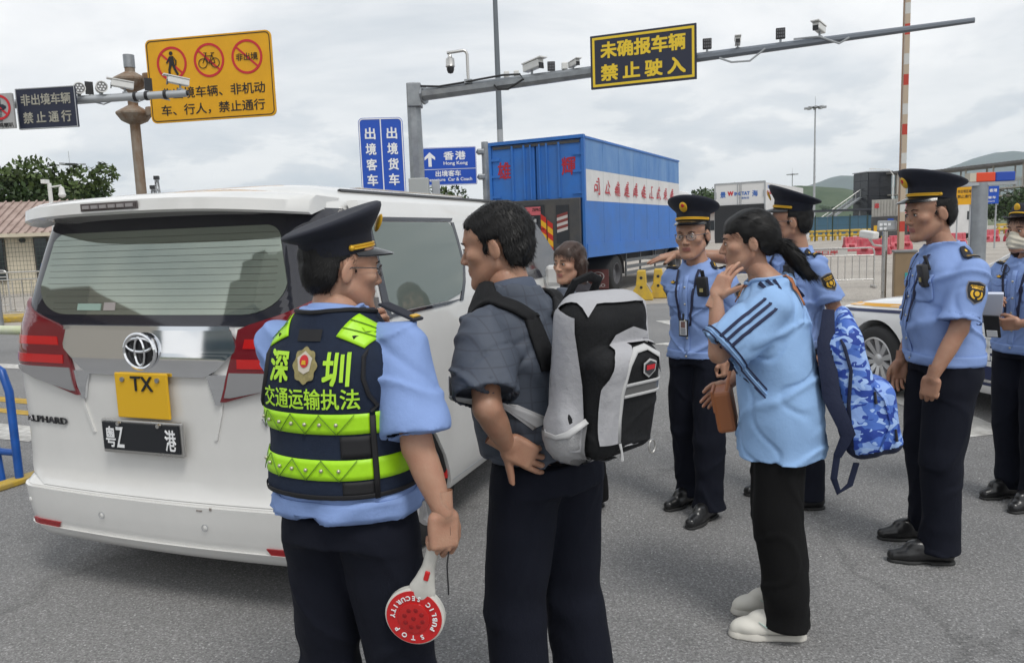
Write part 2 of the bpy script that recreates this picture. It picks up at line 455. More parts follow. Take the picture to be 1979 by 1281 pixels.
        if smooth:
            E = np.concatenate([Q[:, [0, 1]], Q[:, [1, 2]], Q[:, [2, 3]], Q[:, [3, 0]]]); E = np.concatenate([E, E[:, ::-1]]); n = len(V)
            cnt = np.maximum(np.bincount(E[:, 0], minlength=n), 1)[:, None]
            for it in range(2 * smooth):
                A = np.stack([np.bincount(E[:, 0], V[E[:, 1], i], minlength=n) for i in range(3)], 1) / cnt
                V = V + (A - V) * (0.55 if it % 2 == 0 else -0.50)
        return V, Q
def vmesh(name, parts, mats, parent=None, M=None, pick=None):
    """join (V,Q) pieces into one mesh object; pick(centres)->material index"""
    V = np.concatenate([p[0] for p in parts]); n = 0; Qs = []
    for p in parts: Qs.append(p[1] + n); n += len(p[0])
    Q = np.concatenate(Qs)
    me = bpy.data.meshes.new(name)
    me.vertices.add(len(V)); me.vertices.foreach_set('co', V.astype(np.float32).ravel())
    me.loops.add(len(Q) * 4); me.loops.foreach_set('vertex_index', Q.astype(np.int32).ravel())
    me.polygons.add(len(Q)); me.polygons.foreach_set('loop_start', np.arange(0, 4 * len(Q), 4, dtype=np.int32))
    me.update(calc_edges=True); me.validate()
    for m in (mats if isinstance(mats, (list, tuple)) else [mats]): me.materials.append(m)
    if pick is not None:
        C = V[Q].mean(1); me.polygons.foreach_set('material_index', pick(C).astype(np.int32))
    me.shade_smooth()
    o = bpy.data.objects.new(name, me); col.objects.link(o)
    if parent is not None: o.parent = parent
    if M is not None: o.matrix_local = M
    return o
def tmesh(vq, M):
    """transform a (V,Q) by a 4x4"""
    M = np.array(M); return vq[0] @ M[:3, :3].T + M[:3, 3], vq[1]
def vnoise(X, Y, Z, seed=0):
    """cheap smooth pseudo noise in about -1..1"""
    r = np.random.RandomState(seed); o = 0
    for i in range(5):
        k = r.normal(size=3); k /= np.linalg.norm(k); f = r.uniform(.7, 1.6); o = o + np.sin((X * k[0] + Y * k[1] + Z * k[2]) * f + r.uniform(0, 6.28))
    return o / 2.6
# ------------------------------------------------------------------ ground, road, markings
def ground_material(name, c1, c2, speck, sscale, stain, joints=None, rough=0.9):
    m = bpy.data.materials.new(name); m.use_nodes = True; t = m.node_tree; L = t.links.new; b = t.nodes['Principled BSDF']
    co = t.nodes.new('ShaderNodeTexCoord').outputs['Object']
    def nz(sc, det=6, ro=0.6, vec=None):
        n = t.nodes.new('ShaderNodeTexNoise'); n.inputs['Scale'].default_value = sc; n.inputs['Detail'].default_value = det; n.inputs['Roughness'].default_value = ro
        L(vec or co, n.inputs['Vector']); return n.outputs[0]
    def rp(f, st):
        r = t.nodes.new('ShaderNodeValToRGB'); e = r.color_ramp.elements
        while len(e) < len(st): e.new(.5)
        for i, (p, c) in enumerate(st): e[i].position = p; e[i].color = (*c, 1) if isinstance(c, tuple) else (c, c, c, 1)
        L(f, r.inputs[0]); return r.outputs[0]
    def mix(mode, f, a, bb):
        x = t.nodes.new('ShaderNodeMixRGB'); x.blend_type = mode
        if isinstance(f, float): x.inputs[0].default_value = f
        else: L(f, x.inputs[0])
        for i, v in ((1, a), (2, bb)):
            if isinstance(v, tuple): x.inputs[i].default_value = (*v, 1)
            else: L(v, x.inputs[i])
        return x.outputs[0]
    base = rp(nz(0.35, 8, 0.65), [(0.35, c1), (0.65, c2)])
    grain = rp(nz(sscale, 3, 0.75), [(0.34, 0.60), (0.5, 0.98), (0.66, 1.4)])
    base = mix('MULTIPLY', 0.7, base, grain)
    vc = t.nodes.new('ShaderNodeTexVoronoi'); vc.inputs['Scale'].default_value = sscale * 2.1; L(co, vc.inputs['Vector'])
    sp_ = t.nodes.new('ShaderNodeSeparateXYZ'); L(vc.outputs['Color'], sp_.inputs[0]); base = mix('MULTIPLY', 0.8, base, rp(sp_.outputs[0], [(0.0, 0.62), (0.6, 1.0), (0.9, 1.15), (1.0, 1.9)]))
    vo = t.nodes.new('ShaderNodeTexVoronoi'); vo.inputs['Scale'].default_value = sscale * 0.45; L(co, vo.inputs['Vector'])
    chips = rp(vo.outputs['Distance'], [(0.10, 1.0), (0.20, 0.0)])
    rare = rp(nz(sscale * 0.8, 2, 0.5), [(0.60, 0.0), (0.70, 1.0)])
    cm = t.nodes.new('ShaderNodeMath'); cm.operation = 'MULTIPLY'; L(chips, cm.inputs[0]); L(rare, cm.inputs[1])
    base = mix('MIX', cm.outputs[0], base, speck)
    st = rp(nz(1.3, 9, 0.7), [(0.30, 0.55), (0.40, 1.0)])
    st2 = rp(nz(5.5, 5, 0.75), [(0.24, 0.45), (0.31, 1.0)])
    base = mix('MULTIPLY', stain, base, st); base = mix('MULTIPLY', stain, base, st2)
    if joints:
        v2 = t.nodes.new('ShaderNodeTexVoronoi'); v2.feature = 'DISTANCE_TO_EDGE'; v2.inputs['Scale'].default_value = joints; 
        mp = t.nodes.new('ShaderNodeVectorMath'); mp.operation = 'ADD'
        nn = t.nodes.new('ShaderNodeTexNoise'); nn.inputs['Scale'].default_value = 0.9; nn.inputs['Detail'].default_value = 6; L(co, nn.inputs['Vector'])
        L(co, mp.inputs[0]); L(nn.outputs['Color'], mp.inputs[1]); L(mp.outputs[0], v2.inputs['Vector'])
        ck = rp(v2.outputs['Distance'], [(0.0, 0.72), (0.004, 1.0)])
        base = mix('MULTIPLY', 0.7, base, ck)
    L(base, b.inputs['Base Color']); b.inputs['Roughness'].default_value = rough; b.inputs['Specular IOR Level'].default_value = 0.3
    bp = t.nodes.new('ShaderNodeBump'); bp.inputs['Strength'].default_value = 0.45; bp.inputs['Distance'].default_value = 0.004
    L(vc.outputs['Distance'], bp.inputs['Height'])
    L(bp.outputs[0], b.inputs['Normal'])
    MATS[name] = m; return m
asphalt = ground_material('asphalt', (0.190, 0.189, 0.189), (0.245, 0.242, 0.239), (0.80, 0.79, 0.76), 75.0, 0.75, joints=0.11)
concrete = ground_material('concrete', (0.33, 0.30, 0.265), (0.44, 0.405, 0.36), (0.5, 0.47, 0.42), 40.0, 0.6, joints=0.16)
grassm = ground_material('terrain', (0.09, 0.12, 0.06), (0.17, 0.18, 0.11), (0.2, 0.2, 0.12), 0.5, 0.3)
def sheet(name, poly, z, m, parent=None, kind='structure'):
    mb = MB(); mb.add([(x, y, z) for x, y in poly], [tuple(range(len(poly)))])
    o = mb.build(name, m, parent)
    if kind and parent is None: o['kind'] = kind
    return o
sheet('terrain', [(-9000, -3000), (9000, -3000), (9000, 9000), (-9000, 9000)], -0.012, grassm)
sheet('concrete_yard', [(-60, -40), (120, -40), (120, 150), (-60, 150)], -0.004, concrete)
sheet('road', [(-40, -30), (40, -30), (24, 1.0), (11, 9.6), (7.4, 13.3), (4.0, 16.8), (-9, 16.5), (-14, 17.6), (-40, 19)], 0.0, asphalt)
white_paint = mat('road_paint_white', (0.62, 0.61, 0.58), 0.85, var=0.45, vscale=9.0, vcol=(0.34, 0.33, 0.31), bump=0.3, bscale=120)
yellow_paint = mat('road_paint_yellow', (0.52, 0.33, 0.05), 0.85, var=0.4, vscale=9.0)
def mark(poly, m=white_paint):
    o = sheet('road_marking', poly, 0.004, m); return o
mark([(2.56, 13.55), (3.35, 13.62), (3.05, 11.75), (2.92, 11.7)])
mark([(1.95, 10.78), (2.75, 11.05), (2.80, 10.25)])
mark([(3.34, 5.53), (3.74, 5.63), (3.86, 7.3), (3.46, 7.2)])
for k in range(3): mark([(-13.0 + 2.6 * k, 16.1 - .25 * k), (-10.9 + 2.6 * k, 15.9 - .25 * k), (-10.9 + 2.6 * k, 15.75 - .25 * k), (-13.0 + 2.6 * k, 15.95 - .25 * k)], yellow_paint)
mark([(-9.4, 12.0), (-5.2, 10.2), (-5.2, 9.9), (-9.4, 11.7)]); mark([(-8.4, 9.8), (-4.6, 8.0), (-4.6, 7.8), (-8.4, 9.6)], yellow_paint)
mark([(-8.4, 9.35), (-4.6, 7.55), (-4.6, 7.4), (-8.4, 9.2)], yellow_paint)
mark([(-7.6, 8.3), (-4.2, 6.9), (-4.2, 6.45), (-7.6, 7.85)])
kerb_y = mat('kerb_yellow', (0.55, 0.36, 0.03), 0.8, var=0.5, vscale=6.0, vcol=(0.30, 0.24, 0.12), bump=0.3, bscale=40)
mb = MB(); mb.box((-13.2, 18.3, 0.06), (6.0, 1.0, 0.14), rz=R(8)); o = mb.build('traffic_island', kerb_y, bevel=0.03); tag(o, 'low yellow painted island kerb under the steel railings at far left', 'kerb')
# pavement near the cream house
sheet('pavement', [(-40, 19.2), (-14.2, 19.0), (-11.4, 21.0), (-11.4, 40), (-40, 40)], 0.003, concrete)

# ------------------------------------------------------------------ hills
def hill(name, x0, x1, Y, prof, m, seed, dep, rough=6.0, step=12.0):
    """ridge with outline prof=[(x,z)...] at distance Y, falling towards the viewer and behind"""
    rs = np.random.RandomState(seed); nx = int((x1 - x0) / step); rows = []
    xs = np.linspace(x0, x1, nx); px, pz = zip(*prof); top = np.interp(xs, px, pz)
    ph = rs.uniform(0, 6.28, (6, 2)); fr = [0.003, 0.007, 0.013, 0.027, 0.05, 0.11]
    for j, t in enumerate(np.linspace(-1, 1, 27)):
        row = []
        for i, x in enumerate(xs):
            fall = math.cos(t * math.pi / 2) ** 1.3
            nn = sum(math.sin(x * f + p[0] + t * 3 * (k + 1)) * math.cos(t * dep * f * 0.8 + p[1]) / (1.6 ** k) for k, (f, p) in enumerate(zip(fr, ph)))
            row.append((x + t * 8 * nn, Y + t * dep + 0.15 * dep * math.sin(x * .004 + seed) * fall, max(-1, top[i] * fall + nn * rough * fall)))
        rows.append(row)
    mb = MB(); mb.grid(rows); o = mb.build(name, m, smooth=True); o['kind'] = 'structure'; return o
green_hill = mat('hill_green', (0.070, 0.098, 0.050), 0.95, var=0.6, vscale=0.035, vcol=(0.03, 0.06, 0.018), bump=1.0, bscale=0.12)
blue_hill = mat('hill_far', (0.045, 0.075, 0.05), 0.95, var=0.4, vscale=0.01, bump=0.6, bscale=0.02)
hill('near_hill', 150, 1100, 900, [(150, 6), (210, 14), (262, 26), (318, 43), (360, 39), (400, 28), (470, 14), (560, 10), (760, 22), (1100, 10)], green_hill, 3, 220, 1.6, 8.0)
hill('left_hill', -900, 120, 1300, [(-900, 10), (-500, 24), (-140, 40), (-60, 54), (0, 44), (60, 18), (120, 2)], green_hill, 5, 300, 2.5, 12.0)
hill('far_mountain', 1000, 4600, 4600, [(1000, 0), (1350, 40), (1700, 190), (1900, 265), (2030, 235), (2120, 262), (2400, 205), (2650, 300), (2800, 340), (3000, 400), (3300, 330), (4600, 60)], blue_hill, 9, 1100, 10, 40)
hill('mid_mountain', -2600, 1300, 5200, [(-2600, 20), (-1300, 90), (-600, 120), (-350, 165), (0, 90), (600, 60), (1300, 20)], blue_hill, 12, 900, 8, 40)

# ------------------------------------------------------------------ trees
bark = mat('bark', (0.10, 0.075, 0.05), 0.9, var=0.4, vscale=8, bump=0.6, bscale=30)
def leaf_mat(name, c, k):
    m = mat(name, c, 0.55, var=0.55, vscale=k, vcol=tuple(x * 0.4 for x in c), spec=0.35); return m
leaf1 = leaf_mat('leaves_dark', (0.045, 0.085, 0.022), 1.2); leaf2 = leaf_mat('leaves_light', (0.085, 0.13, 0.032), 1.2)
def tree(x, y, h, w, label, seed, leaves=5000, leaf=0.16, group=None, trunk_h=0.35, m=None):
    rs = np.random.RandomState(seed)
    root = empty('leafy_tree', (x, y, 0), 0, label, 'tree', group)
    mb = MB(); mb.path([(0, 0, -.05), (.05 * w * .3, 0, h * trunk_h * .6), (0, .03 * w, h * .62)], [.035 * h, .026 * h, .012 * h], 8)
    clumps = []
    for i in range(11):
        a = i * 2.4 + rs.uniform(-.3, .3); rr = w * .5 * rs.uniform(.35, .8); z = h * rs.uniform(trunk_h + .12, .86)
        p = (rr * math.cos(a), rr * math.sin(a), z); clumps.append((p, w * rs.uniform(.16, .27)))
        mb.path([(0, 0, h * trunk_h * rs.uniform(.6, 1.2)), (p[0] * .5, p[1] * .5, z * .8), p], [.014 * h, .009 * h, .004 * h], 5)
    clumps += [((rs.uniform(-.1, .1) * w, rs.uniform(-.1, .1) * w, h * .84), w * .26), ((0, 0, h * .6), w * .3)]
    mb.build('trunk', bark, root, smooth=True)
    for i in range(14):
        a = rs.uniform(0, 6.28); rr = w * .5 * rs.uniform(.6, 1.02); clumps.append(((rr * math.cos(a), rr * math.sin(a), h * rs.uniform(trunk_h + .05, .9)), w * rs.uniform(.07, .14)))
    n = leaves; V = np.zeros((n * 4, 3)); wts = np.array([c[1] ** 2 for c in clumps]); wts /= wts.sum()
    ci = rs.choice(len(clumps), n, p=wts)
    C = np.array([c[0] for c in clumps])[ci]; Rr = np.array([c[1] for c in clumps])[ci]
    d = rs.normal(size=(n, 3)); d /= np.linalg.norm(d, axis=1)[:, None]
    P = C + d * (Rr * rs.uniform(.55, 1.08, n) ** .8)[:, None] * np.array([1, 1, .8])
    u = rs.normal(size=(n, 3)); u /= np.linalg.norm(u, axis=1)[:, None]; v = np.cross(u, d + rs.normal(size=(n, 3)) * .5); v /= np.linalg.norm(v, axis=1)[:, None] + 1e-9
    s = leaf * rs.uniform(.6, 1.3, n)[:, None]
    V[0::4] = P - u * s; V[1::4] = P + v * s * .5; V[2::4] = P + u * s; V[3::4] = P - v * s * .5
    Q = np.arange(n * 4).reshape(n, 4); mi = rs.randint(0, 2, len(clumps))[ci]
    me = bpy.data.meshes.new('crown'); me.from_pydata(V.tolist(), [], Q.tolist())
    for mm in (leaf1, leaf2): me.materials.append(mm)
    me.polygons.foreach_set('material_index', mi.astype(np.int32))
    o = bpy.data.objects.new('crown', me); col.objects.link(o); o.parent = root; o['kind'] = 'stuff'
    return root
tree(-27.6, 40, 5.6, 6.0, 'broad dark green tree at the left edge of the picture behind the cream house', 1, 7000, .17)
tree(-24.4, 41.5, 6.5, 5.4, 'tallest dark green tree left, behind the white camera post', 2, 8000, .17)
tree(-22.8, 42, 4.9, 3.4, 'smaller green tree left, tapering down towards the white van roof', 3, 6000, .16)
tree(-5.6, 62, 5.5, 5.0, 'small green tree top showing over the van roof beside the blue truck', 4, 3000, .18)
for i, (x, y, h, w, l) in enumerate([(24.0, 96, 6.3, 6, 'green tree behind the white box truck, just right of the blue truck'), (29.5, 100, 6.6, 7, 'green tree beside the low house behind the officer in glasses'),
                                    (58, 88, 4.2, 7, 'green tree under the footbridge left of the blue direction sign'), (64, 86, 4.0, 7, 'green tree under the footbridge at the right edge'),
                                    (57, 74, 3.6, 4.5, 'roadside tree right of the light bar post under the footbridge'), (67, 98, 4.6, 8, 'tall tree furthest right behind the footbridge')]):
    tree(x, y, h, w, l, 20 + i, 2500, .26, 'trees far behind the yard')
# wooded slope tufts: a far wood that reads as one mass
rs = np.random.RandomState(5); mb = MB()
for i in range(260):
    x = rs.uniform(180, 520); y = 760 + rs.uniform(-25, 60); b = MB
    s = rs.uniform(1.5, 4.0); mb.ball((x, y, 6 + s * .5 + 9 * math.exp(-((x - 330) / 110) ** 2)), (s * 1.3, s, s), 6, 4)
o = mb.build('hillside_wood', leaf1, smooth=True); tag(o, 'far dark wood on the green hillside', 'wood', kind='stuff')
# ------------------------------------------------------------------ buildings and far things
steel = mat('galvanised_steel', (0.36, 0.38, 0.40), 0.45, 0.75, var=0.3, vscale=3.0, rvar=.12)
steel_l = mat('stainless', (0.55, 0.54, 0.52), 0.3, 0.9, rvar=.1)
grey_paint = mat('grey_paint', (0.40, 0.42, 0.44), 0.5, var=0.2, vscale=2.0)
dark_paint = mat('dark_paint', (0.03, 0.035, 0.045), 0.4)
white_p = mat('white_paint', (0.74, 0.74, 0.72), 0.4, var=0.12, vscale=3.0)
cream = mat('cream_wall', (0.62, 0.56, 0.44), 0.85, var=0.15, vscale=1.2)
roof_t = mat('roof_tiles', (0.44, 0.34, 0.30), 0.85, var=0.5, vscale=2.2, vcol=(0.30, 0.22, 0.19))
dglass = mat('dark_glass', (0.02, 0.025, 0.03), 0.06, spec=0.7)
black = mat('black_plastic', (0.018, 0.018, 0.02), 0.45)
rubber = mat('rubber', (0.022, 0.022, 0.023), 0.75, bump=.2, bscale=90)
rust = mat('rusty_steel', (0.30, 0.265, 0.22), 0.75, 0.2, var=0.6, vscale=5.0, vcol=(0.19, 0.11, 0.06), bump=0.3, bscale=30, stretch=(1, 1, .35))
yellow_c = mat('yellow_concrete', (0.60, 0.40, 0.035), 0.8, var=0.5, vscale=5.0, vcol=(0.42, 0.29, 0.07), bump=.3, bscale=25)
red_pl = mat('red_plastic', (0.50, 0.045, 0.075), 0.5, var=0.3, vscale=4.0, vcol=(0.52, 0.16, 0.18))
blue_s = mat('sign_blue', (0.008, 0.075, 0.47), 0.4); yel_s = mat('sign_yellow', (0.78, 0.39, 0.006), 0.42, var=.12, vscale=2.0)
navy_s = mat('sign_navy', (0.018, 0.022, 0.045), 0.5); wht_s = mat('sign_white', (0.82, 0.83, 0.84), 0.5); gold_s = mat('sign_gold', (0.78, 0.55, 0.03), 0.5)
blk_s = mat('sign_black', (0.012, 0.012, 0.014), 0.5); red_s = mat('sign_red', (0.55, 0.02, 0.03), 0.45); pale_s = mat('sign_faded', (0.46, 0.44, 0.36), 0.7, var=.5, vscale=14, vcol=(.22, .22, .2))
# cream house, far left
h = empty('cream_house', (-20.5, 30.5, 0), R(10), 'low cream walled house with weathered pinkish roof at the far left', 'house')
mb = MB(); mb.box((-2.2, 2.5, 1.2), (9.6, 5, 2.4)); mb.build('wall', cream, h)
mb = MB(); mb.add([(-7.5, -.5, 2.35), (3.0, -.5, 2.35), (3.0, 2.5, 3.75), (-7.5, 2.5, 3.75), (3.0, 5.4, 2.35), (-7.5, 5.4, 2.35)], [(0, 1, 2, 3), (3, 2, 4, 5)])
for k in range(36): mb.path([(-7.45 + k * .3, -.52, 2.39), (-7.45 + k * .3, 2.5, 3.79)], .035, 5)
mb.build('roof', roof_t, h)
MB().box((-2.2, -.42, 2.3), (10.2, .16, .14)).build('eave', cream, h)
for x, w_ in ((.15, .85), (-2.1, .85), (1.9, .55), (-4.4, .85)):
    f = MB(); f.box((x, -.02, 1.35), (w_, .1, 1.7)); fo = f.build('window', mat('window_frame_dark', (.05, .045, .04), .5), h)
    MB().box((x, -.075, 1.35), (w_ - .12, .02, 1.58)).build('pane', dglass, fo)
for x in (.3, 1.25): MB().tube((x, -.2, 2.1), (x, 0, 2.1), .09, n=10).build('wall_lamp', black, h)
MB().box((-.75, -.3, 1.0), (.75, .3, .55), bev=.02).build('air_conditioner', white_p, h)
mb = MB(); mb.M = xf((-.75, -.455, 1.0), rx=R(90)); mb.lathe([(0, 0), (.2, 0), (.2, .01), (0, .02)], 20); mb.build('fan_grille', grey_paint, h)
# long low building seen above the van roof
b = empty('low_shed', (-14.5, 64, 0), 0, 'long low grey shed roof just above the van roof behind the rusty pole', 'building')
MB().box((0, 2, 1.7), (16, 5, 3.4)).build('wall', grey_paint, b); MB().box((0, 2, 3.52), (16.6, 5.6, .22)).build('roof', mat('shed_roof', (.22, .22, .23), .7), b)
mb = MB()
for k in range(33): mb.tube((-8.2 + .51 * k, -.7, 3.6), (-8.2 + .51 * k, -.7, 4.3), .025, n=5)
mb.tube((-8.2, -.7, 4.3), (8.2, -.7, 4.3), .03, n=5); mb.build('roof_railing', grey_paint, b)
# low red-trimmed house between the trucks
b = empty('gate_house', (24.5, 80, 0), R(-14), 'low pale house with dark red eave between the blue and the white truck', 'house')
MB().box((0, 2, 1.55), (12, 5, 3.1)).build('wall', mat('pale_wall', (.55, .52, .5), .8), b)
MB().box((0, 1.8, 3.2), (12.8, 6, .28)).build('roof', mat('maroon_roof', (.22, .05, .05), .7), b)
for k in range(6):
    w_ = MB().box((-4.8 + 1.9 * k, -.52, 1.8), (1.3, .06, 1.0)).build('window', dglass, b)
# lift tower, footbridge, stairs
tow = empty('lift_tower', (49.4, 105, 0), R(8), 'black panelled lift tower of the footbridge', 'tower')
pan = mat('black_panel', (0.022, 0.024, 0.03), 0.22, spec=.6)
MB().box((0, 0, 4.05), (3.3, 3.3, 8.1)).build('core', dark_paint, tow)
for k in range(8):
    for j in range(2):
        MB().box((-.83 + 1.66 * j, -1.68, .5 + 1.0 * k), (1.62, .06, .96)).build('panel', pan, tow)
        MB().box((1.68, -.83 + 1.66 * j, .5 + 1.0 * k), (.06, 1.62, .96)).build('panel', pan, tow)
        MB().box((-1.68, -.83 + 1.66 * j, .5 + 1.0 * k), (.06, 1.62, .96)).build('panel', pan, tow)
MB().box((0, 0, 8.16), (3.6, 3.6, .12)).build('coping', grey_paint, tow)
br = empty('covered_footbridge', (0, 0, 0), 0, 'long covered footbridge on trusses crossing behind the officers at right', 'footbridge')
roofc = mat('bridge_roof', (.17, .165, .16), .6, var=.3, vscale=1.0); beige_st = mat('beige_steel', (.46, .43, .38), .6)
def span(P0, P1, n, wid=3.2):
    P0 = Vector(P0); P1 = Vector(P1); d = (P1 - P0); L = d.length; d.normalize(); rz = math.atan2(d.y, d.x); M = xf(P0, rz)
    mb = MB(); mb.M = M; mb.box((L / 2, 0, 5.0), (L, wid, .16)); mb.box((L / 2, 0, 4.1), (L, wid, .12)); mb.build('deck', beige_st, br)
    mb = MB(); mb.M = M
    for s in (-1, 1):
        for k in range(n * 2):
            x0, x1 = L * k / (n * 2), L * (k + 1) / (n * 2); z0, z1 = (4.15, 4.95) if k % 2 == 0 else (4.95, 4.15)
            mb.path([(x0, s * wid / 2, z0), (x1, s * wid / 2, z1)], .06, 4); mb.path([(x0, s * wid / 2, 4.1), (x0, s * wid / 2, 5.0)], .05, 4)
    mb.build('truss', mat('truss_steel', (.17, .155, .13), .7), br)
    mb = MB(); mb.M = M
    for s in (-1, 1):
        for z in (6.1, 5.9): mb.path([(0, s * wid / 2, z), (L, s * wid / 2, z)], .04, 4)
        for k in range(int(L / .35)): mb.path([(k * .35, s * wid / 2, 5.05), (k * .35, s * wid / 2, 6.1)], .018, 4)
    mb.build('railing', beige_st, br)
    for k in range(n + 1):
        for s in (-1, 1): MB().box(tuple(M @ Vector((L * k / n, s * wid / 2, 6.4))), (.14, .14, 2.8), rz).build('roof_post', beige_st, br)
    mb = MB(); mb.M = M; mb.box((L / 2, 0, 7.86), (L + .6, wid + 1.2, .26))
    for k in range(int(L / .6)): mb.box((k * .6, 0, 8.0), (.08, wid + 1.2, .07))
    mb.build('roof', roofc, br)
span((50.8, 103.2, 0), (57.5, 104.6, 0), 3); span((57.6, 106.5, 0), (66, 70, 0), 9)
for x, y in ((51.8, 103.4), (57.2, 105.0), (62.3, 86)): MB().tube((x, y, 0), (x, y, 4.05), .45, n=12).build('column', mat('pier_concrete', (.45, .45, .44), .8), br)
# round limit sign on the bridge
sg = empty('height_limit_sign', (61.1, 89.0, 4.55), R(-75), 'small round height limit sign on the footbridge truss', 'sign')
mb = MB(); mb.M = xf((0, -.06, 0), rx=R(90)); mb.lathe([(0, .02), (.42, .02), (.42, 0)], 20); mb.build('face', wht_s, sg)
mb = MB(); mb.M = xf((0, -.09, 0), rx=R(90)); mb.lathe([(.33, .0), (.33, .02), (.43, .02), (.43, 0)], 20); mb.build('rim', red_s, sg)
st = empty('footbridge_stairs', (0, 0, 0), 0, 'outdoor stairs with blue glazed side climbing to the black lift tower', 'stairs')
mb = MB(); mb.path([(40.5, 104, .2), (47.6, 104.6, 4.8)], .18, 4); mb.path([(40.5, 106, .2), (47.6, 106.6, 4.8)], .18, 4); mb.build('stringer', grey_paint, st)
mb = MB()
for k in range(24): mb.box((40.6 + 7.0 * k / 23, 105.3, .3 + 4.5 * k / 23), (.32, 2.0, .06))
mb.build('tread', grey_paint, st)
mb = MB(); mb.path([(40.5, 103.9, 1.3), (47.6, 104.5, 5.9)], .06, 5)
for k in range(12): mb.path([(40.5 + 7.1 * k / 11, 103.9 + .6 * k / 11, .2 + 4.6 * k / 11), (40.5 + 7.1 * k / 11, 103.9 + .6 * k / 11, 1.3 + 4.6 * k / 11)], .03, 4)
mb.build('handrail', steel_l, st)
sh = empty('blue_hoarding', (43.2, 98, 0), R(5), 'blue glazed shelter wall at the foot of the footbridge stairs', 'shelter')
for k in range(8): MB().box((-4.8 + 1.35 * k, 0, 1.2), (1.3, .08, 2.4)).build('panel', mat('blue_glass', (.05, .12, .18), .25), sh)
MB().box((0, 1.5, 3.15), (12, 4, .25)).build('canopy', dark_paint, sh)
for k in range(4): MB().tube((-5.2 + 3.4 * k, .3, 0), (-5.2 + 3.4 * k, .3, 3.05), .09).build('post', grey_paint, sh)
# high masts and street lamps
def mast(x, y, h, label, arms=8, r=1.5, rp=.22):
    t = empty('high_mast_light', (x, y, 0), 0, label, 'lamp')
    MB().tube((0, 0, 0), (0, 0, h), rp, rp * .45, 10).build('pole', grey_paint, t)
    mb = MB(); mb.lathe([(.1, h - .2), (r * .6, h - .1), (r * .6, h + .02), (.1, h + .1)], 16); mb.build('carriage', dark_paint, t)
    for k in range(arms):
        a = 2 * math.pi * k / arms
        mb = MB(); mb.path([(0, 0, h), (r * .8 * math.cos(a), r * .8 * math.sin(a), h - .05)], .05, 4); mb.box((r * math.cos(a), r * math.sin(a), h - .1), (.55, .4, .2), rz=a); mb.build('floodlight', grey_paint, t)
    MB().tube((0, 0, h), (0, 0, h + 1.6), .03, n=5).build('lightning_rod', grey_paint, t)
mast(47.5, 120, 19.2, 'tall high mast light with a ring of lamps standing alone in the sky at right', 10, 1.35)
mast(73.5, 200, 14.4, 'small distant high mast light left of the tall one', 8, 1.2)
mast(-55.7, 100, 12.6, 'distant high mast light rising above the trees at left', 4, 1.7, .16)
def lattice(x, y, h, label):
    t = empty('lattice_tower', (x, y, 0), 0, label, 'tower'); mb = MB()
    for i in range(4):
        a = math.pi / 4 + i * math.pi / 2; mb.path([(1.3 * math.cos(a), 1.3 * math.sin(a), 0), (.3 * math.cos(a), .3 * math.sin(a), h)], .07, 4)
        for k in range(9):
            q0 = 1.3 - k / 9; q1 = 1.3 - (k + 1) / 9; b2 = a + math.pi / 2
            mb.path([(q0 * math.cos(a), q0 * math.sin(a), h * k / 9), (q1 * math.cos(b2), q1 * math.sin(b2), h * (k + 1) / 9)], .04, 4)
    mb.build('lattice', mat('tower_steel', (.12, .12, .13), .6), t)
    MB().box((0, 0, h + .3), (.9, .7, .7)).build('head', black, t)
lattice(-67.2, 150, 14.6, 'small distant lattice tower above the van roof beside the rusty pole')
lattice(-69.0, 152, 13.0, 'lower thin lattice tower left of its twin above the van roof')
# tall lamp pole behind the gantry
t = empty('lamp_post', (-.18, 30, 0), 0, 'tall grey lamp post rising out of the picture above the blue truck', 'lamp')
MB().tube((0, 0, 0), (0, 0, 5.6), .13, .125, 8).build('lower_pole', grey_paint, t); MB().tube((0, 0, 5.6), (0, 0, 13), .12, .08, 8).build('upper_pole', mat('dark_grey_paint', (.13, .15, .17), .5), t)
MB().box((.7, 0, 13.0), (1.5, .3, .16), bev=.05).build('lamp_head', grey_paint, t)
def street_lamp(x, y, h, label, dx=1.2):
    t = empty('street_lamp', (x, y, 0), 0, label, 'lamp'); mb = MB(); mb.path([(0, 0, 0), (0, 0, h * .9), (dx * .2, 0, h * .98), (dx, 0, h)], [.09, .06, .05, .04], 8); mb.build('pole', white_p, t)
    MB().box((dx, 0, h), (.6, .22, .1)).build('lamp_head', white_p, t)
street_lamp(56.0, 78.5, 7.3, 'white street lamp in front of the footbridge at right', 1.8)
street_lamp(47.5, 95.5, 8.0, 'thin street lamp left of the black lift tower', -2.6)
# white camera post in front of the left trees
t = empty('camera_post', (-16.4, 28, 0), 0, 'white post with a dome camera on its arm in front of the left trees', 'camera post')
mb = MB(); mb.tube((0, 0, 0), (0, 0, 4.05), .07); mb.tube((0, 0, 3.9), (.42, 0, 3.95), .03); mb.build('post', white_p, t)
mb = MB(); mb.lathe([(.02, 3.92), (.08, 3.88), (.10, 3.7), (.13, 3.62), (.10, 3.55), (.0, 3.5)], 14); mb.v = [(x + .42, y, z) for x, y, z in mb.v]; mb.build('dome_camera', white_p, t, smooth=True)
MB().box((-.08, -.1, 4.1), (.14, .3, .14)).build('camera', white_p, t)
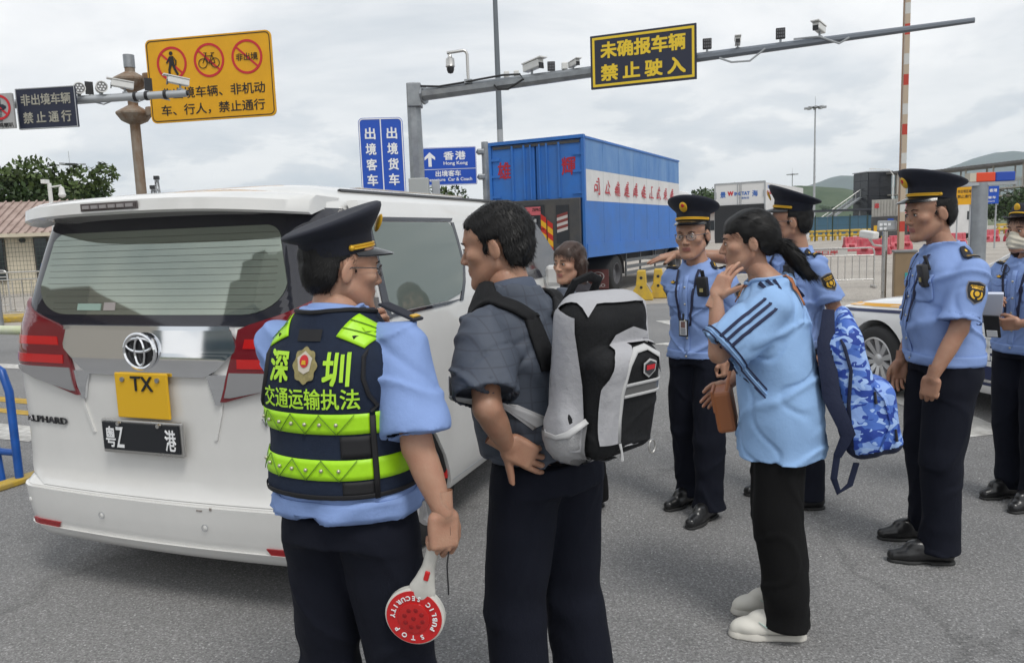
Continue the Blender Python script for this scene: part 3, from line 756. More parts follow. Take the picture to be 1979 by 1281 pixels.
# railings and green fence left of the van
def crowd_barrier(x, y, rz, w, h, nb, label, m=steel_l, group=None, panel=None):
    t = empty('crowd_barrier', (x, y, 0), rz, label, 'barrier', group); r = .02
    c = .10
    mb = MB(); mb.path([(-w / 2, 0, .06), (-w / 2, 0, h - c), (-w / 2 + .03, 0, h - .03), (-w / 2 + c, 0, h), (w / 2 - c, 0, h), (w / 2 - .03, 0, h - .03), (w / 2, 0, h - c), (w / 2, 0, .06)], r, 8); mb.build('frame', m, t, smooth=True)
    mb = MB(); mb.tube((-w / 2, 0, h - .18), (w / 2, 0, h - .18), r * .8); mb.tube((-w / 2, 0, .2), (w / 2, 0, .2), r * .8); mb.build('rail', m, t, smooth=True)
    for k in range(nb):
        x0 = -w / 2 + w * (k + 1) / (nb + 1); MB().tube((x0, 0, .2), (x0, 0, h - .18), r * .55, n=6, cap=False).build('bar', m, t, smooth=True)
    for s in (-1, 1): MB().box((s * w / 2, 0, .03), (.05, .5, .05)).build('foot', m, t)
    if panel:
        MB().box((-w * .12, 0, h - .09), (w * .62, .012, .15)).build('name_panel', mat('panel_grey', (.5, .49, .47), .5), t)
        text(panel, xf((-w * .12, -.012, h - .085), rx=R(90)), w * .40, .085, red_s, t, .012)
        text('WAWEN PORT'[:0] or 'ZHEN PORT', xf((-w * .12, -.012, h - .15), rx=R(90)), w * .36, .02, red_s, t)
    return t
crowd_barrier(8.0, 19.1, R(-52) + R(40), 2.0, .98, 11, 'stainless crowd barrier with red lettering behind the officers', panel='深圳口岸')
crowd_barrier(-12.4, 18.6, R(6), 2.4, 1.15, 10, 'steel crowd barrier left of the van, nearer of the two', group='crowd barriers at far left')
crowd_barrier(-15.0, 21.0, R(6), 2.4, 1.15, 10, 'steel crowd barrier left of the van, behind the nearer one', group='crowd barriers at far left')
crowd_barrier(7.35, 11.3, R(-20), 1.3, .9, 5, 'short stainless barrier right of the light bar post behind the patrol car')
t = empty('guard_post', (-11.75, 17.3, 0), R(5), 'squat steel guard post with reflectors at the left edge', 'post')
mb = MB(); mb.tube((-.16, 0, 0), (-.16, 0, 1.25), .07); mb.tube((.16, 0, 0), (.16, 0, 1.25), .07); mb.build('post', steel, t, smooth=True)
for z in (.55, 1.0): MB().box((0, -.09, z), (.5, .05, .22), bev=.02).build('plate', steel_l, t)
MB().box((.19, -.125, .9), (.09, .02, .3)).build('reflector', mat('amber', (.7, .3, .02), .3), t)
gf = empty('green_fence', (-18.6, 26.5, 0), R(8), 'green wire mesh fence in front of the cream house', 'fence')
dkgreen = mat('dark_green_paint', (.012, .035, .025), .5)
for k in range(4): MB().box((-3.6 + 2.2 * k, 0, 1.1), (.07, .07, 2.2)).build('post', dkgreen, gf)
mb = MB()
for k in range(60): mb.path([(-3.6 + 6.6 * k / 59, 0, .1), (-3.6 + 6.6 * k / 59, 0, 2.1)], .006, 3, cap=False)
for k in range(14): mb.path([(-3.6, 0, .1 + 2 * k / 13), (3.0, 0, .1 + 2 * k / 13)], .006, 3, cap=False)
o = mb.build('wire_mesh', dkgreen, gf); o['kind'] = 'stuff'
t = empty('arrow_sign', (-18.35, 26.3, 1.55), R(8), 'small blue sign with white arrow on the green fence', 'sign')
MB().box((0, 0, 0), (.55, .03, .78)).build('board', mat('sign_blue_light', (.02, .19, .62), .4), t)
mb = MB(); mb.M = xf((0, -.025, -.2), rx=R(90)); mb.prism([(-.2, -.035), (.05, -.035), (.05, -.09), (.2, 0), (.05, .09), (.05, .035), (-.2, .035)], 0, .006); mb.build('arrow', wht_s, t)
text('出境客车', xf((0, -.02, .14), rx=R(90)), .42, .16, wht_s, t, .02)
# blue tube railing at the left edge of the picture
blue_p = mat('blue_paint', (.012, .10, .42), .35, var=.3, vscale=6)
t = empty('blue_railing', (-3.95, 5.45, 0), R(-22), 'blue tube railing with white and green bands left of the van', 'railing')
mb = MB(); mb.path([(-1.6, 0, .86), (.28, 0, .86), (.40, 0, .80), (.45, 0, .66), (.45, 0, 0)], .028, 10); mb.path([(-1.6, 0, .18), (.45, 0, .22)], .025, 10)
mb.path([(.2, 0, .84), (.27, 0, 0)], .02, 8); mb.build('frame', blue_p, t, smooth=True)
mb = MB(); mb.tube((-1.6, .5, 1.02), (.45, .5, 1.02), .036); mb.build('upper_rail', mat('pale_green_band', (.5, .56, .30), .5, var=.4, vscale=3, vcol=(.6, .6, .55)), t, smooth=True)
mb = MB(); mb.tube((.30, .5, 1.02), (.47, .5, 1.02), .038); mb.tube((.05, .0, .205), (.2, .0, .21), .028); mb.build('blue_band', blue_p, t, smooth=True)
mb = MB(); mb.tube((.4, .5, 0), (.4, .5, 1.0), .03); mb.tube((-1.5, .5, 0), (-1.5, .5, 1.0), .03); mb.tube((-1.5, 0, 0), (-1.5, 0, .85), .025); mb.build('stanchion', blue_p, t, smooth=True)
for x in (.45, -1.5): MB().box((x, .05, .02), (.12, .5, .04), bev=.01).build('foot_block', kerb_y, t)

# yellow concrete blocks by the blue truck
def jersey(x, y, rz, label):
    t = empty('concrete_block', (x, y, 0), rz, label, 'barrier', 'yellow concrete blocks by the blue truck')
    prof = [(-.27, 0), (.27, 0), (.24, .14), (.12, .34), (.09, .68), (-.09, .68), (-.12, .34), (-.24, .14)]
    mb = MB(); mb.M = frame((0, 0, 0), (1, 0, 0), (0, 0, 1)); mb.prism(prof, -.28, .28); mb.build('block', yellow_c, t, bevel=.015)
    for z in (.52, .3):
        mb = MB(); mb.tube((0, -.286, z), (0, -.27, z), .035, n=12); mb.build('lifting_hole', black, t)
    MB().box((.176, .02, .27), (.012, .3, .24), ry=R(-31)).build('reflector_plate', mat('worn_plate', (.38, .37, .35), .5), t)
jersey(3.08, 17.95, R(-12), 'yellow concrete block with grey plate behind the backpack, nearer the truck wheel')
jersey(3.55, 18.35, R(-12), 'yellow concrete block with grey plate beside the pointing hand')
# red water barriers
def red_barrier(x, y, rz, label):
    t = empty('water_barrier', (x, y, 0), rz, label, 'barrier', 'red plastic water barriers in the yard')
    prof = [(-.24, 0), (.24, 0), (.22, .25), (.11, .45), (.09, .8), (-.09, .8), (-.11, .45), (-.22, .25)]
    mb = MB(); mb.M = frame((0, 0, 0), (0, 1, 0), (0, 0, 1)); mb.prism(prof, -.65, .65); mb.build('body', red_pl, t, bevel=.03)
    for s in (-.3, .3): MB().box((s, -.2, .3), (.28, .2, .14), bev=.03).build('recess', mat('red_dark', (.3, .02, .03), .6), t)
    for s in (-.45, 0, .45): MB().box((s, -.1, .62), (.1, .05, .3), bev=.02).build('rib', red_pl, t)
for x, y, a, l in [(19.4, 43.2, 10, 'red water barrier furthest left, behind the officer with the ponytailed woman'), (17.6, 37.3, -30, 'red water barrier turned edge on behind the crowd barrier'),
                   (18.6, 37.9, 60, 'red water barrier half hidden behind the barrier gate camera'), (21.6, 42.5, 10, 'red water barrier behind the boom pole'),
                   (25.2, 43.5, 10, 'red water barrier behind the head of the tall officer'), (31.5, 50.5, 8, 'red water barrier right of the tall officer, by the grey post'), (33.0, 50.2, 8, 'red water barrier touching the grey light bar post')]:
    red_barrier(x, y, R(a), l)
# yellow crash barriers further out
def BL(k):
    o = ['', 'second ', 'third ', 'fourth ', 'fifth ']
    if k < 5: return 'yellow crash barrier %sfrom the left end of the far row' % (o[k] or 'first ')
    if k > 16: return 'yellow crash barrier %sfrom the right end of the far row' % (o[21 - k] or 'first ')
    return 'yellow crash barrier in the middle of the far row'
for k in range(22):
    x = 28.0 + 1.13 * k; y = 72.0 + .08 * k
    if 12 < k < 14: continue
    if k >= 13: x += 3
    t = empty('crash_barrier', (x, y, 0), R(3 * (k % 3) - 3), BL(k), 'barrier', 'yellow crash barriers in a row')
    mb = MB(); mb.box((0, 0, .85), (1.0, .28, .22), bev=.05); mb.box((0, 0, .45), (1.0, .32, .2), bev=.05); mb.build('rail', yellow_c, t)
    for q in (-.32, .32): MB().box((q, 0, .35), (.18, .22, .7)).build('leg', yellow_c, t)
# dark green mesh fence in front of them
t = empty('yard_fence', (33.5, 69.5, 0), R(3), 'thin dark green posts of the yard fence before the yellow barriers', 'fence')
for k in range(9): MB().box((-6 + 1.6 * k, 0, 1.15), (.08, .08, 2.3)).build('post', dkgreen, t)
mb = MB()
for z in (.2, .8, 1.4, 2.0): mb.path([(-6, 0, z), (6.8, 0, z)], .012, 4)
mb.build('wire', dkgreen, t)

# ------------------------------------------------------------------ barrier gate, camera post, light bar post
bronze = mat('bronze_paint', (.30, .215, .13), .45, .3, var=.15, vscale=3)
t = empty('barrier_gate', (7.72, 15.0, 0), R(-20), 'bronze boom barrier box with its red and white boom raised upright', 'barrier gate')
MB().box((0, 0, .5), (.38, .32, 1.0), bev=.02).build('cabinet', bronze, t)
MB().box((0, 0, 1.02), (.42, .36, .05), bev=.015).build('lid', mat('gate_lid', (.2, .2, .2), .5), t)
MB().box((.06, -.165, .5), (.13, .01, .22)).build('notice', mat('notice_green', (.03, .3, .3), .5), t)
for k in range(6):
    z = 1.06 + .92 * k
    for dz, h_, m_ in ((.0, .34, 'boom_beige'), (.34, .2, 'boom_red'), (.54, .18, 'boom_beige'), (.72, .2, 'boom_white')):
        MB().box((-.06, -.02, z + dz + h_ / 2), (.09, .05, h_)).build('boom_segment', mat(m_, {'boom_beige': (.50, .40, .30), 'boom_red': (.50, .05, .03), 'boom_white': (.6, .6, .58)}[m_], .5), t)
MB().box((-.125, -.02, 3.85), (.025, .05, 5.6)).build('boom_spine', mat('boom_brown', (.25, .16, .1), .5), t)
t = empty('plate_camera_post', (7.45, 15.25, 0), R(-15), 'slim steel post with white camera and lamp panel beside the bronze gate', 'camera post')
MB().tube((0, 0, 0), (0, 0, 1.42), .05).build('post', steel_l, t, smooth=True)
MB().box((.03, -.02, 1.52), (.34, .12, .2), rz=R(-20), rx=R(-15), bev=.02).build('lamp_panel', mat('lamp_grey', (.32, .33, .34), .4), t)
for k in range(8): MB().box((-.09 + .075 * (k % 4) , -.085 , 1.47 + .08 * (k // 4)), (.05, .02, .05), rz=R(-20)).build('led', wht_s, t)
MB().box((-.30, -.05, 1.36), (.16, .38, .15), rz=R(35), rx=R(8), bev=.03).build('camera', white_p, t)
mb = MB(); mb.path([(-.28, 0, 1.28), (-.2, 0, 1.15), (0, 0, 1.12)], .025, 8); mb.build('bracket', steel_l, t, smooth=True)
t = empty('light_bar_post', (5.52, 9.05, 0), R(-4), 'grey steel post topped by a red and blue warning light bar', 'light post')
MB().tube((0, 0, 0), (0, 0, 2.02), .085, n=20).build('post', steel, t, smooth=True)
MB().box((-.11, -.02, 2.08), (.09, .11, .1)).build('sensor', mat('lens_cream', (.55, .5, .4), .3), t)
for x, m_ in ((.02 - .0, mat('lens_red', (.55, .05, .015), .2, emit=((.8, .08, .02), .12))), (.24, mat('lens_blue', (.01, .05, .30), .2, emit=((.02, .08, .5), .12)))):
    MB().box((x, -.02, 2.08), (.215, .12, .105), bev=.01).build('lens', m_, t)
MB().box((.08, -.02, 2.005), (.6, .1, .04)).build('bracket', grey_paint, t)
# yellow and blue lane signs far right
for (x, y, w, m_, tx, lab) in ((23.6, 40.0, .72, yel_s, ('非出境区域', '禁止通行'), 'yellow lane sign with black lettering under the footbridge'),
                               (24.95, 40.2, .95, blue_s, None, 'blue lane sign with white arrow right of the yellow one')):
    t = empty('lane_sign', (x, y, 0), R(-25), lab, 'sign')
    MB().box((0, 0, 2.75), (w, .05, .9)).build('board', m_, t)
    for s in (-.4, .4): MB().tube((s * w, .08, 0), (s * w, .08, 3.2), .04).build('post', grey_paint, t)
    if tx:
        for k, q in enumerate(tx): text(q, xf((0, -.03, 2.98 - .26 * k), rx=R(90)), w * .85, .17, blk_s, t, .01)
    else:
        mb = MB(); mb.M = xf((-.22, -.03, 2.95), rx=R(90)); mb.prism([(-.035, -.16), (.035, -.16), (.035, .02), (.11, .02), (0, .17), (-.11, .02), (-.035, .02)], 0, .006); mb.build('arrow', wht_s, t)
        text('香港', xf((.22, -.03, 2.98), rx=R(90)), .34, .17, wht_s, t, .02); text('出境客车', xf((0, -.03, 2.62), rx=R(90)), .7, .14, wht_s, t, .02); text('Departure', xf((0, -.03, 2.42), rx=R(90)), .6, .09, wht_s, t, .02)
# ------------------------------------------------------------------ road signs, gantry, cameras
def rrect(w, h, r, n=6):
    P = []
    for cx, cy, a in ((w / 2 - r, h / 2 - r, 0), (-w / 2 + r, h / 2 - r, 90), (-w / 2 + r, -h / 2 + r, 180), (w / 2 - r, -h / 2 + r, 270)):
        P += [(cx + r * math.cos(R(a + 90 * k / n)), cy + r * math.sin(R(a + 90 * k / n))) for k in range(n + 1)]
    return P
def board(name, w, h, r, M, m, parent, t=.03):
    mb = MB(); mb.M = M; mb.prism(rrect(w, h, r), -t, 0); return mb.build(name, m, parent)
def border(name, w, h, r, bw, M, m, parent, t=.004):
    a = rrect(w, h, r); b = rrect(w - 2 * bw, h - 2 * bw, max(r - bw, .004)); n = len(a)
    mb = MB(); mb.M = M
    mb.add([(x, y, t) for x, y in a] + [(x, y, t) for x, y in b] + [(x, y, 0) for x, y in a] + [(x, y, 0) for x, y in b],
           [(i, (i + 1) % n, n + (i + 1) % n, n + i) for i in range(n)] + [(i, 2 * n + i, 2 * n + (i + 1) % n, (i + 1) % n) for i in range(n)] + [(n + i, n + (i + 1) % n, 3 * n + (i + 1) % n, 3 * n + i) for i in range(n)])
    return mb.build(name, m, parent)
def ring(r0, r1, M, m, parent, name='red_ring', t=.005, slash=None):
    mb = MB(); mb.M = M; mb.lathe([(r0, 0), (r0, t), (r1, t), (r1, 0)], 36)
    if slash is not None:
        mb.M = M @ Matrix.Rotation(slash, 4, 'Z'); mb.box((0, 0, t * .5), (2 * r0 + .01, (r1 - r0) * .85, t * .9))
    return mb.build(name, m, parent)
UP = lambda x, z, y=0.0: xf((x, y, z), rx=R(90))
# big yellow prohibition sign on the rusty pole
ys = empty('prohibition_sign', (-6.62, 14.12, 0), R(-10), 'large yellow prohibition sign with three red circles on a rusty pole', 'sign')
mb = MB(); mb.path([(0.0, 0, 0), (0, 0, 4.85)], [.095, .085], 14); mb.build('pole', rust, ys, smooth=True)
mb = MB(); mb.tube((0, 0, 4.80), (0, 0, 5.02), .095, n=14); mb.build('pole_cap', steel, ys, smooth=True)
for z in (4.60, 4.02):
    mb = MB(); mb.M = xf((0, 0, z)); mb.lathe([(.09, .13), (.28, .02), (.30, 0), (.30, -.03), (.22, -.14), (.09, -.2)], 8); mb.build('flange', rust, ys)
    mb = MB(); mb.tube((.12, 0, z + .0), (.75, -.02, z), .045); mb.box((.36, -.02, z), (.14, .18, .16), bev=.03); mb.build('bracket_arm', rust, ys, smooth=True)
W_, H_ = 2.36, 1.42; cx_ = 1.60; cz_ = 4.50
M0 = UP(cx_, cz_, -.12)
board('board', W_, H_, .10, M0, yel_s, ys); border('border', W_ - .05, H_ - .05, .085, .014, M0 @ Matrix.Translation((0, 0, .001)), blk_s, ys)
MB().box((cx_, -.06, cz_ + .3), (2.1, .05, .08)).build('stiffener', steel, ys); MB().box((cx_, -.06, cz_ - .3), (2.1, .05, .08)).build('stiffener', steel, ys)
sx = lambda u: -W_ / 2 + u * W_
sy = lambda v: H_ / 2 - v * H_
pal = [(.205, .30), (.505, .295), (.805, .29)]
for u, v in pal: ring(.245, .285, M0 @ Matrix.Translation((sx(u), sy(v), .002)), red_s, ys, slash=R(-42))
mb = MB(); mb.M = M0 @ Matrix.Translation((sx(pal[0][0]), sy(pal[0][1]), .008)); mb.lathe([(0, .003), (.034, .003)], 12); mb.v = [v for v in mb.v]
base = mb.M
mb = MB(); mb.M = base @ Matrix.Translation((.0, .17, 0)); mb.lathe([(0, .003), (.035, .003), (.035, 0)], 12)
mb.M = base
for poly in ([(-.035, .12), (.04, .12), (.055, -.01), (-.045, -.01)], [(-.035, .12), (-.03, .07), (-.085, .0), (-.105, .015)], [(.04, .12), (.1, .04), (.085, -.04), (.065, -.035), (.075, .03)], [(-.045, -.01), (.01, -.01), (-.03, -.11), (-.035, -.21), (-.075, -.21), (-.07, -.10)], [(.0, -.01), (.055, -.01), (.075, -.1), (.125, -.19), (.09, -.205), (.035, -.11)]):
    mb.prism(poly, 0, .004)
mb.build('pedestrian_symbol', blk_s, ys)
mb = MB(); base = M0 @ Matrix.Translation((sx(pal[1][0]), sy(pal[1][1]) - .01, .008))
for dx in (-.115, .115):
    mb.M = base @ Matrix.Translation((dx, -.04, 0)); mb.lathe([(.072, 0), (.072, .004), (.084, .004), (.084, 0)], 24)
mb.M = base
for a, b in (((-.115, -.04), (-.06, .08)), ((-.06, .08), (.07, .08)), ((-.07, .06), (.0, -.05)), ((.0, -.05), (.115, -.04)), ((.0, -.05), (.075, .12)), ((.115, -.04), (.07, .08)), ((.045, .125), (.11, .125)), ((-.06, .08), (-.045, .13)), ((-.09, .135), (-.03, .13))):
    mb.path([(a[0], a[1], .003), (b[0], b[1], .003)], .006, 4)
mb.build('bicycle_symbol', blk_s, ys)
text('非出境', M0 @ Matrix.Translation((sx(pal[2][0]), sy(pal[2][1]), .008)), .40, .125, blk_s, ys, .01)
text('非出境车辆、非机动', M0 @ Matrix.Translation((.03, sy(.655), .002)), 1.96, .19, blk_s, ys, .012)
text('车、行人，禁止通行', M0 @ Matrix.Translation((.01, sy(.855), .002)), 1.96, .19, blk_s, ys, .012)
# ---- cameras
def cctv(x, y, z, rz, label, kind='bullet', s=1.0, tilt=R(8), group='cameras and lamps on the overhead arms'):
    t = empty({'bullet': 'traffic_camera', 'round': 'flash_lamp', 'led': 'led_lamp', 'box': 'radar_box'}[kind], (x, y, z), rz, label, 'camera' if kind in ('bullet', 'box') else 'lamp', group)
    if kind == 'bullet':
        mb = MB(); mb.box((0, 0, .16 * s), (.13 * s, .38 * s, .12 * s), rx=-tilt, bev=.015 * s); mb.build('housing', white_p, t)
        mb = MB(); mb.box((0, -.03 * s, .235 * s), (.155 * s, .46 * s, .018 * s), rx=-tilt); mb.build('sun_shield', white_p, t)
        mb = MB(); mb.box((0, -.192 * s, .135 * s), (.1 * s, .02 * s, .09 * s), rx=-tilt); mb.build('lens_window', black, t)
        mb = MB(); mb.tube((0, .03 * s, 0), (0, .03 * s, .11 * s), .02 * s); mb.box((0, .03 * s, .01), (.09 * s, .09 * s, .02)); mb.build('bracket', steel, t)
    elif kind == 'round':
        mb = MB(); mb.M = xf((0, 0, .15 * s), rx=R(90)); mb.M = mb.M @ Matrix.Scale(s, 4); mb.lathe([(0, -.2), (.08, -.2), (.10, -.12), (.12, .1), (.125, .18), (.105, .18)], 20); mb.M = mb.M; mb.build('housing', white_p, t, smooth=True)
        mb = MB(); mb.M = xf((0, -.165 * s, .15 * s), rx=R(90)); mb.lathe([(0, 0), (.108 * s, 0)], 20)
        mb.build('lens', mat('lamp_lens', (.22, .22, .22), .2), t)
        for k in range(7):
            a = k * 1.047; rr = .065 * s if k < 6 else 0; MB().tube((rr * math.cos(a), -.168 * s, .15 * s + rr * math.sin(a)), (rr * math.cos(a), -.176 * s, .15 * s + rr * math.sin(a)), .02 * s, n=8).build('led', wht_s, t)
        MB().tube((0, 0, 0), (0, 0, .06), .025).build('bracket', steel, t)
    elif kind == 'led':
        MB().box((0, 0, .16 * s), (.17 * s, .07 * s, .2 * s), bev=.01).build('housing', black, t)
        for k in range(12): MB().box((-.055 * s + .037 * s * (k % 4), -.038 * s, .1 * s + .06 * s * (k // 4)), (.024 * s, .01, .04 * s)).build('led', mat('led_grey', (.12, .12, .13), .2), t)
        MB().tube((0, 0, 0), (0, 0, .08 * s), .02).build('bracket', steel, t)
    else:
        MB().box((0, 0, .14 * s), (.15 * s, .12 * s, .17 * s), bev=.015).build('housing', white_p, t)
        MB().tube((0, 0, 0), (0, 0, .07 * s), .02).build('bracket', steel, t)
    return t
# left camera arm
la = empty('camera_gantry', (-9.2, 10.55, 0), 0, 'grey pole arm reaching in from the left carrying cameras and a dark sign', 'pole')
A0 = Vector((-9.2, 10.55, 3.52)); A1 = Vector((-4.42, 11.05, 3.74))
mb = MB(); mb.tube((0, 0, 0), (0, 0, 4.0), .11, .09, 14); mb.build('pole', steel, la, smooth=True)
mb = MB(); mb.path([A0 - Vector((-9.2, 10.55, 0)), A1 - Vector((-9.2, 10.55, 0))], [.075, .05], 14); mb.build('arm', mat('arm_grey', (.44, .46, .48), .4, .4), la, smooth=True)
arm = lambda x: A0 + (A1 - A0) * ((x + 9.2) / 4.78)
for x in (-5.1, -4.95, -4.7): 
    p = arm(x) - Vector((-9.2, 10.55, 0)); mb = MB(); mb.M = Matrix.Translation(p) @ Matrix.Rotation(R(90), 4, 'Y'); mb.lathe([(.05, -.02), (.064, -.02), (.064, .02), (.05, .02)], 14); mb.build('clamp', black, la)
p = arm(-4.42) - Vector((-9.2, 10.55, 0)); mb = MB(); mb.tube(p, p + Vector((.03, .003, 0)), .035); mb.build('arm_end', black, la)
mb = MB(); q = [arm(-5.75 + .22 * k) - Vector((-9.2, 10.55, -.04 + (.12 if k % 2 else .05))) for k in range(6)]; mb.path(q, .01, 5); mb.build('cable', grey_paint, la, smooth=True)
for x, k, l, a in ((-5.84, 'round', 'round white flash lamp next to the dark sign on the left arm', 35), (-5.55, 'round', 'round white flash lamp second from the dark sign on the left arm', 35), (-5.26, 'bullet', 'white bullet camera on the left arm in front of the rusty pole', -62), (-4.52, 'bullet', 'white bullet camera at the tip of the left arm before the yellow sign', -55)):
    p = arm(x); cctv(p.x, p.y, p.z + .05, R(a), l, k, .62 if k == 'round' else .74)
for x, l in ((-5.70, 'small dark solar panel between the two round lamps on the left arm'), (-4.92, 'small dark panel on the left arm at the edge of the yellow sign')):
    p = arm(x); t = empty('mini_panel', (p.x, p.y, p.z + .04), R(15), l, 'panel'); MB().box((0, 0, .11), (.1, .02, .17), rz=R(20)).build('panel', black, t); MB().tube((0, 0, 0), (0, 0, .08), .01).build('stem', steel, t)
ns = empty('lane_ban_sign', (-6.19, 10.70, 3.55), R(-6), 'dark navy sign with faded gold lettering on the left camera arm', 'sign')
board('board', .86, .54, .01, UP(0, 0, 0), navy_s, ns); border('frame', .86, .54, .01, .012, UP(0, 0, -.001), grey_paint, ns)
text('非出境车辆', UP(0, .115, -.002), .72, .15, pale_s, ns, .025); text('禁止通行', UP(0, -.12, -.002), .70, .15, pale_s, ns, .025, space=1.45)
MB().box((0, .07, 0), (.06, .1, .4)).build('clamp', steel, ns)
hs = empty('no_horn_sign', (-6.80, 10.66, 3.52), R(-6), 'grey no-horn sign with red circle cut by the left picture edge', 'sign')
board('board', .40, .46, .01, UP(0, 0, 0), mat('sign_grey', (.42, .42, .42), .5, var=.2, vscale=6), hs); ring(.135, .165, UP(0, .05, -.003), red_s, hs, slash=R(-42))
mb = MB(); mb.M = UP(0, .05, -.002); mb.prism([(-.13, .055), (-.06, .015), (.09, .02), (.1, 0), (.09, -.02), (-.06, -.015), (-.13, -.055)], 0, .004); mb.path([(-.02, -.03, .003), (.06, -.03, .003), (.085, 0, .003), (.06, .03, .003), (-.02, .03, .003)], .008, 4); mb.build('horn_symbol', navy_s, hs)
text('禁止鸣喇叭', UP(0, -.185, -.002), .36, .065, blk_s, hs, .01)
MB().box((0, .05, 0), (.06, .1, .3)).build('clamp', steel, hs)
# gantry
ga = empty('gantry', (-1.94, 17.05, 0), 0, 'galvanised gantry post with a long overhead arm carrying cameras across the sky', 'gantry')
mb = MB(); mb.path([(0, 0, 0), (0, 0, 4.92)], [.185, .15], 8); mb.build('post', steel, ga)
mb = MB(); mb.box((.03, -.02, 4.66), (.3, .34, .5), bev=.02); mb.build('joint_plate', steel, ga)
mb = MB(); mb.M = xf((.22, -.06, 4.66), ry=R(90), rz=R(-21)); mb.lathe([(0, 0), (.2, 0), (.2, .04), (0, .04)], 8); mb.build('flange', steel, ga)
B0 = Vector((-1.75, 16.95, 4.66)); B1 = Vector((7.85, 13.2, 4.86)); bo = Vector((-1.94, 17.05, 0))
mb = MB(); mb.path([B0 - bo, B0.lerp(B1, .5) - bo], [.135, .10], 8); mb.build('arm', steel, ga); mb = MB(); mb.path([B0.lerp(B1, .495) - bo, B1 - bo], [.092, .045], 8); mb.build('arm_extension', mat('dark_steel', (.20, .22, .25), .45, .6), ga)
MB().tube((0, 0, 2.75), (0, 0, 2.80), .185, n=8).build('band', steel, ga)
gb = lambda x: B0 + (B1 - B0) * ((x - B0.x) / (B1.x - B0.x))
ca = []
for x, dz in ((-1.75, .16), (-1.35, .10), (-.9, .11), (-.5, .13), (0.0, .15), (.35, .12), (.42, .02), (.1, -.14), (-.1, -.12), (-.18, -.02)): p = gb(x) - bo; ca.append((p.x, p.y - .12, p.z + dz))
mb = MB(); mb.path(ca, .022, 6); mb.build('cable', black, ga, smooth=True)
mb = MB(); mb.path([tuple(gb(x) - bo + Vector((0, -.1, z))) for x, z in ((4.0, -.08), (4.2, -.18), (4.5, -.2), (4.75, -.02))], .018, 6); mb.build('cable', grey_paint, ga, smooth=True)
mb = MB(); mb.path([tuple(gb(x) - bo + Vector((0, -.08, z))) for x, z in ((5.2, .08), (5.6, .06), (5.9, -.1), (6.05, -.02))], .018, 6); mb.build('cable', grey_paint, ga, smooth=True)
MB().box((.05, -.22, 2.62), (.42, .28, .55), bev=.02).build('control_cabinet', mat('cabinet_grey', (.42, .44, .43), .5), ga); MB().box((.40, -.1, 2.62), (.16, .2, .45), bev=.02).build('small_cabinet', grey_paint, ga)
gs = empty('entry_ban_sign', (2.66, 15.05, 4.86), R(-21), 'navy sign with gold border and lettering hanging on the gantry arm', 'sign')
board('board', 2.02, 1.0, .01, UP(0, 0, 0), navy_s, gs); border('gold_border', 1.94, .92, .01, .045, UP(0, 0, -.001), gold_s, gs)
text('未确报车辆', UP(0, .21, -.002), 1.62, .31, gold_s, gs, .04); text('禁止驶入', UP(0, -.21, -.002), 1.62, .31, gold_s, gs, .04, space=1.45)
for x in (-.6, .6): MB().box((x, .09, 0), (.08, .14, .5)).build('clamp', steel, gs)
pt = empty('dome_camera', (-.72, 16.5, 4.78), 0, 'grey dome camera hanging from a bent arm on the gantry', 'camera')
mb = MB(); mb.path([(0, 0, 0), (0, 0, .58), (-.03, 0, .64), (-.08, 0, .66), (-.42, 0, .62)], .032, 10); mb.build('bent_arm', steel_l, pt, smooth=True); MB().box((0, 0, .03), (.16, .14, .08)).build('foot', steel, pt)
mb = MB(); mb.M = xf((-.36, 0, 0)); mb.lathe([(.0, .6), (.035, .58), (.05, .53), (.09, .5), (.095, .36), (.10, .35), (.085, .33)], 18); mb.build('housing', steel_l, pt, smooth=True)
mb = MB(); mb.M = xf((-.36, 0, 0)); mb.lathe([(.075, .335), (.078, .28), (.055, .22), (0, .2)], 18); mb.build('lens_dome', black, pt, smooth=True)
for x, k, a, s, l in ((.28, 'box', 0, .7, 'small white box left of the lamp post line on the gantry arm'), (.08, 'box', 0, .75, 'white box nearest the dome camera on the gantry arm'), (.62, 'bullet', 40, 1.25, 'long white bullet camera pointing up left on the gantry arm'), (.98, 'led', 0, .9, 'dark square lamp on the gantry arm left of the navy sign'),
                      (1.24, 'box', 0, .8, 'white radar box beside the navy sign on the gantry arm'), (1.42, 'bullet', 25, .8, 'white camera right at the left edge of the navy sign'), (3.82, 'led', -10, .95, 'dark lamp panel right next to the navy sign'), (4.33, 'bullet', -15, .75, 'white camera first right of the navy sign'),
                      (5.02, 'led', -15, .95, 'dark lamp panel between two cameras right of the navy sign'), (5.62, 'bullet', -40, .95, 'white camera furthest right on the gantry arm')):
    p = gb(x); cctv(p.x, p.y, p.z + .07, R(a), l, k, s, R(5))
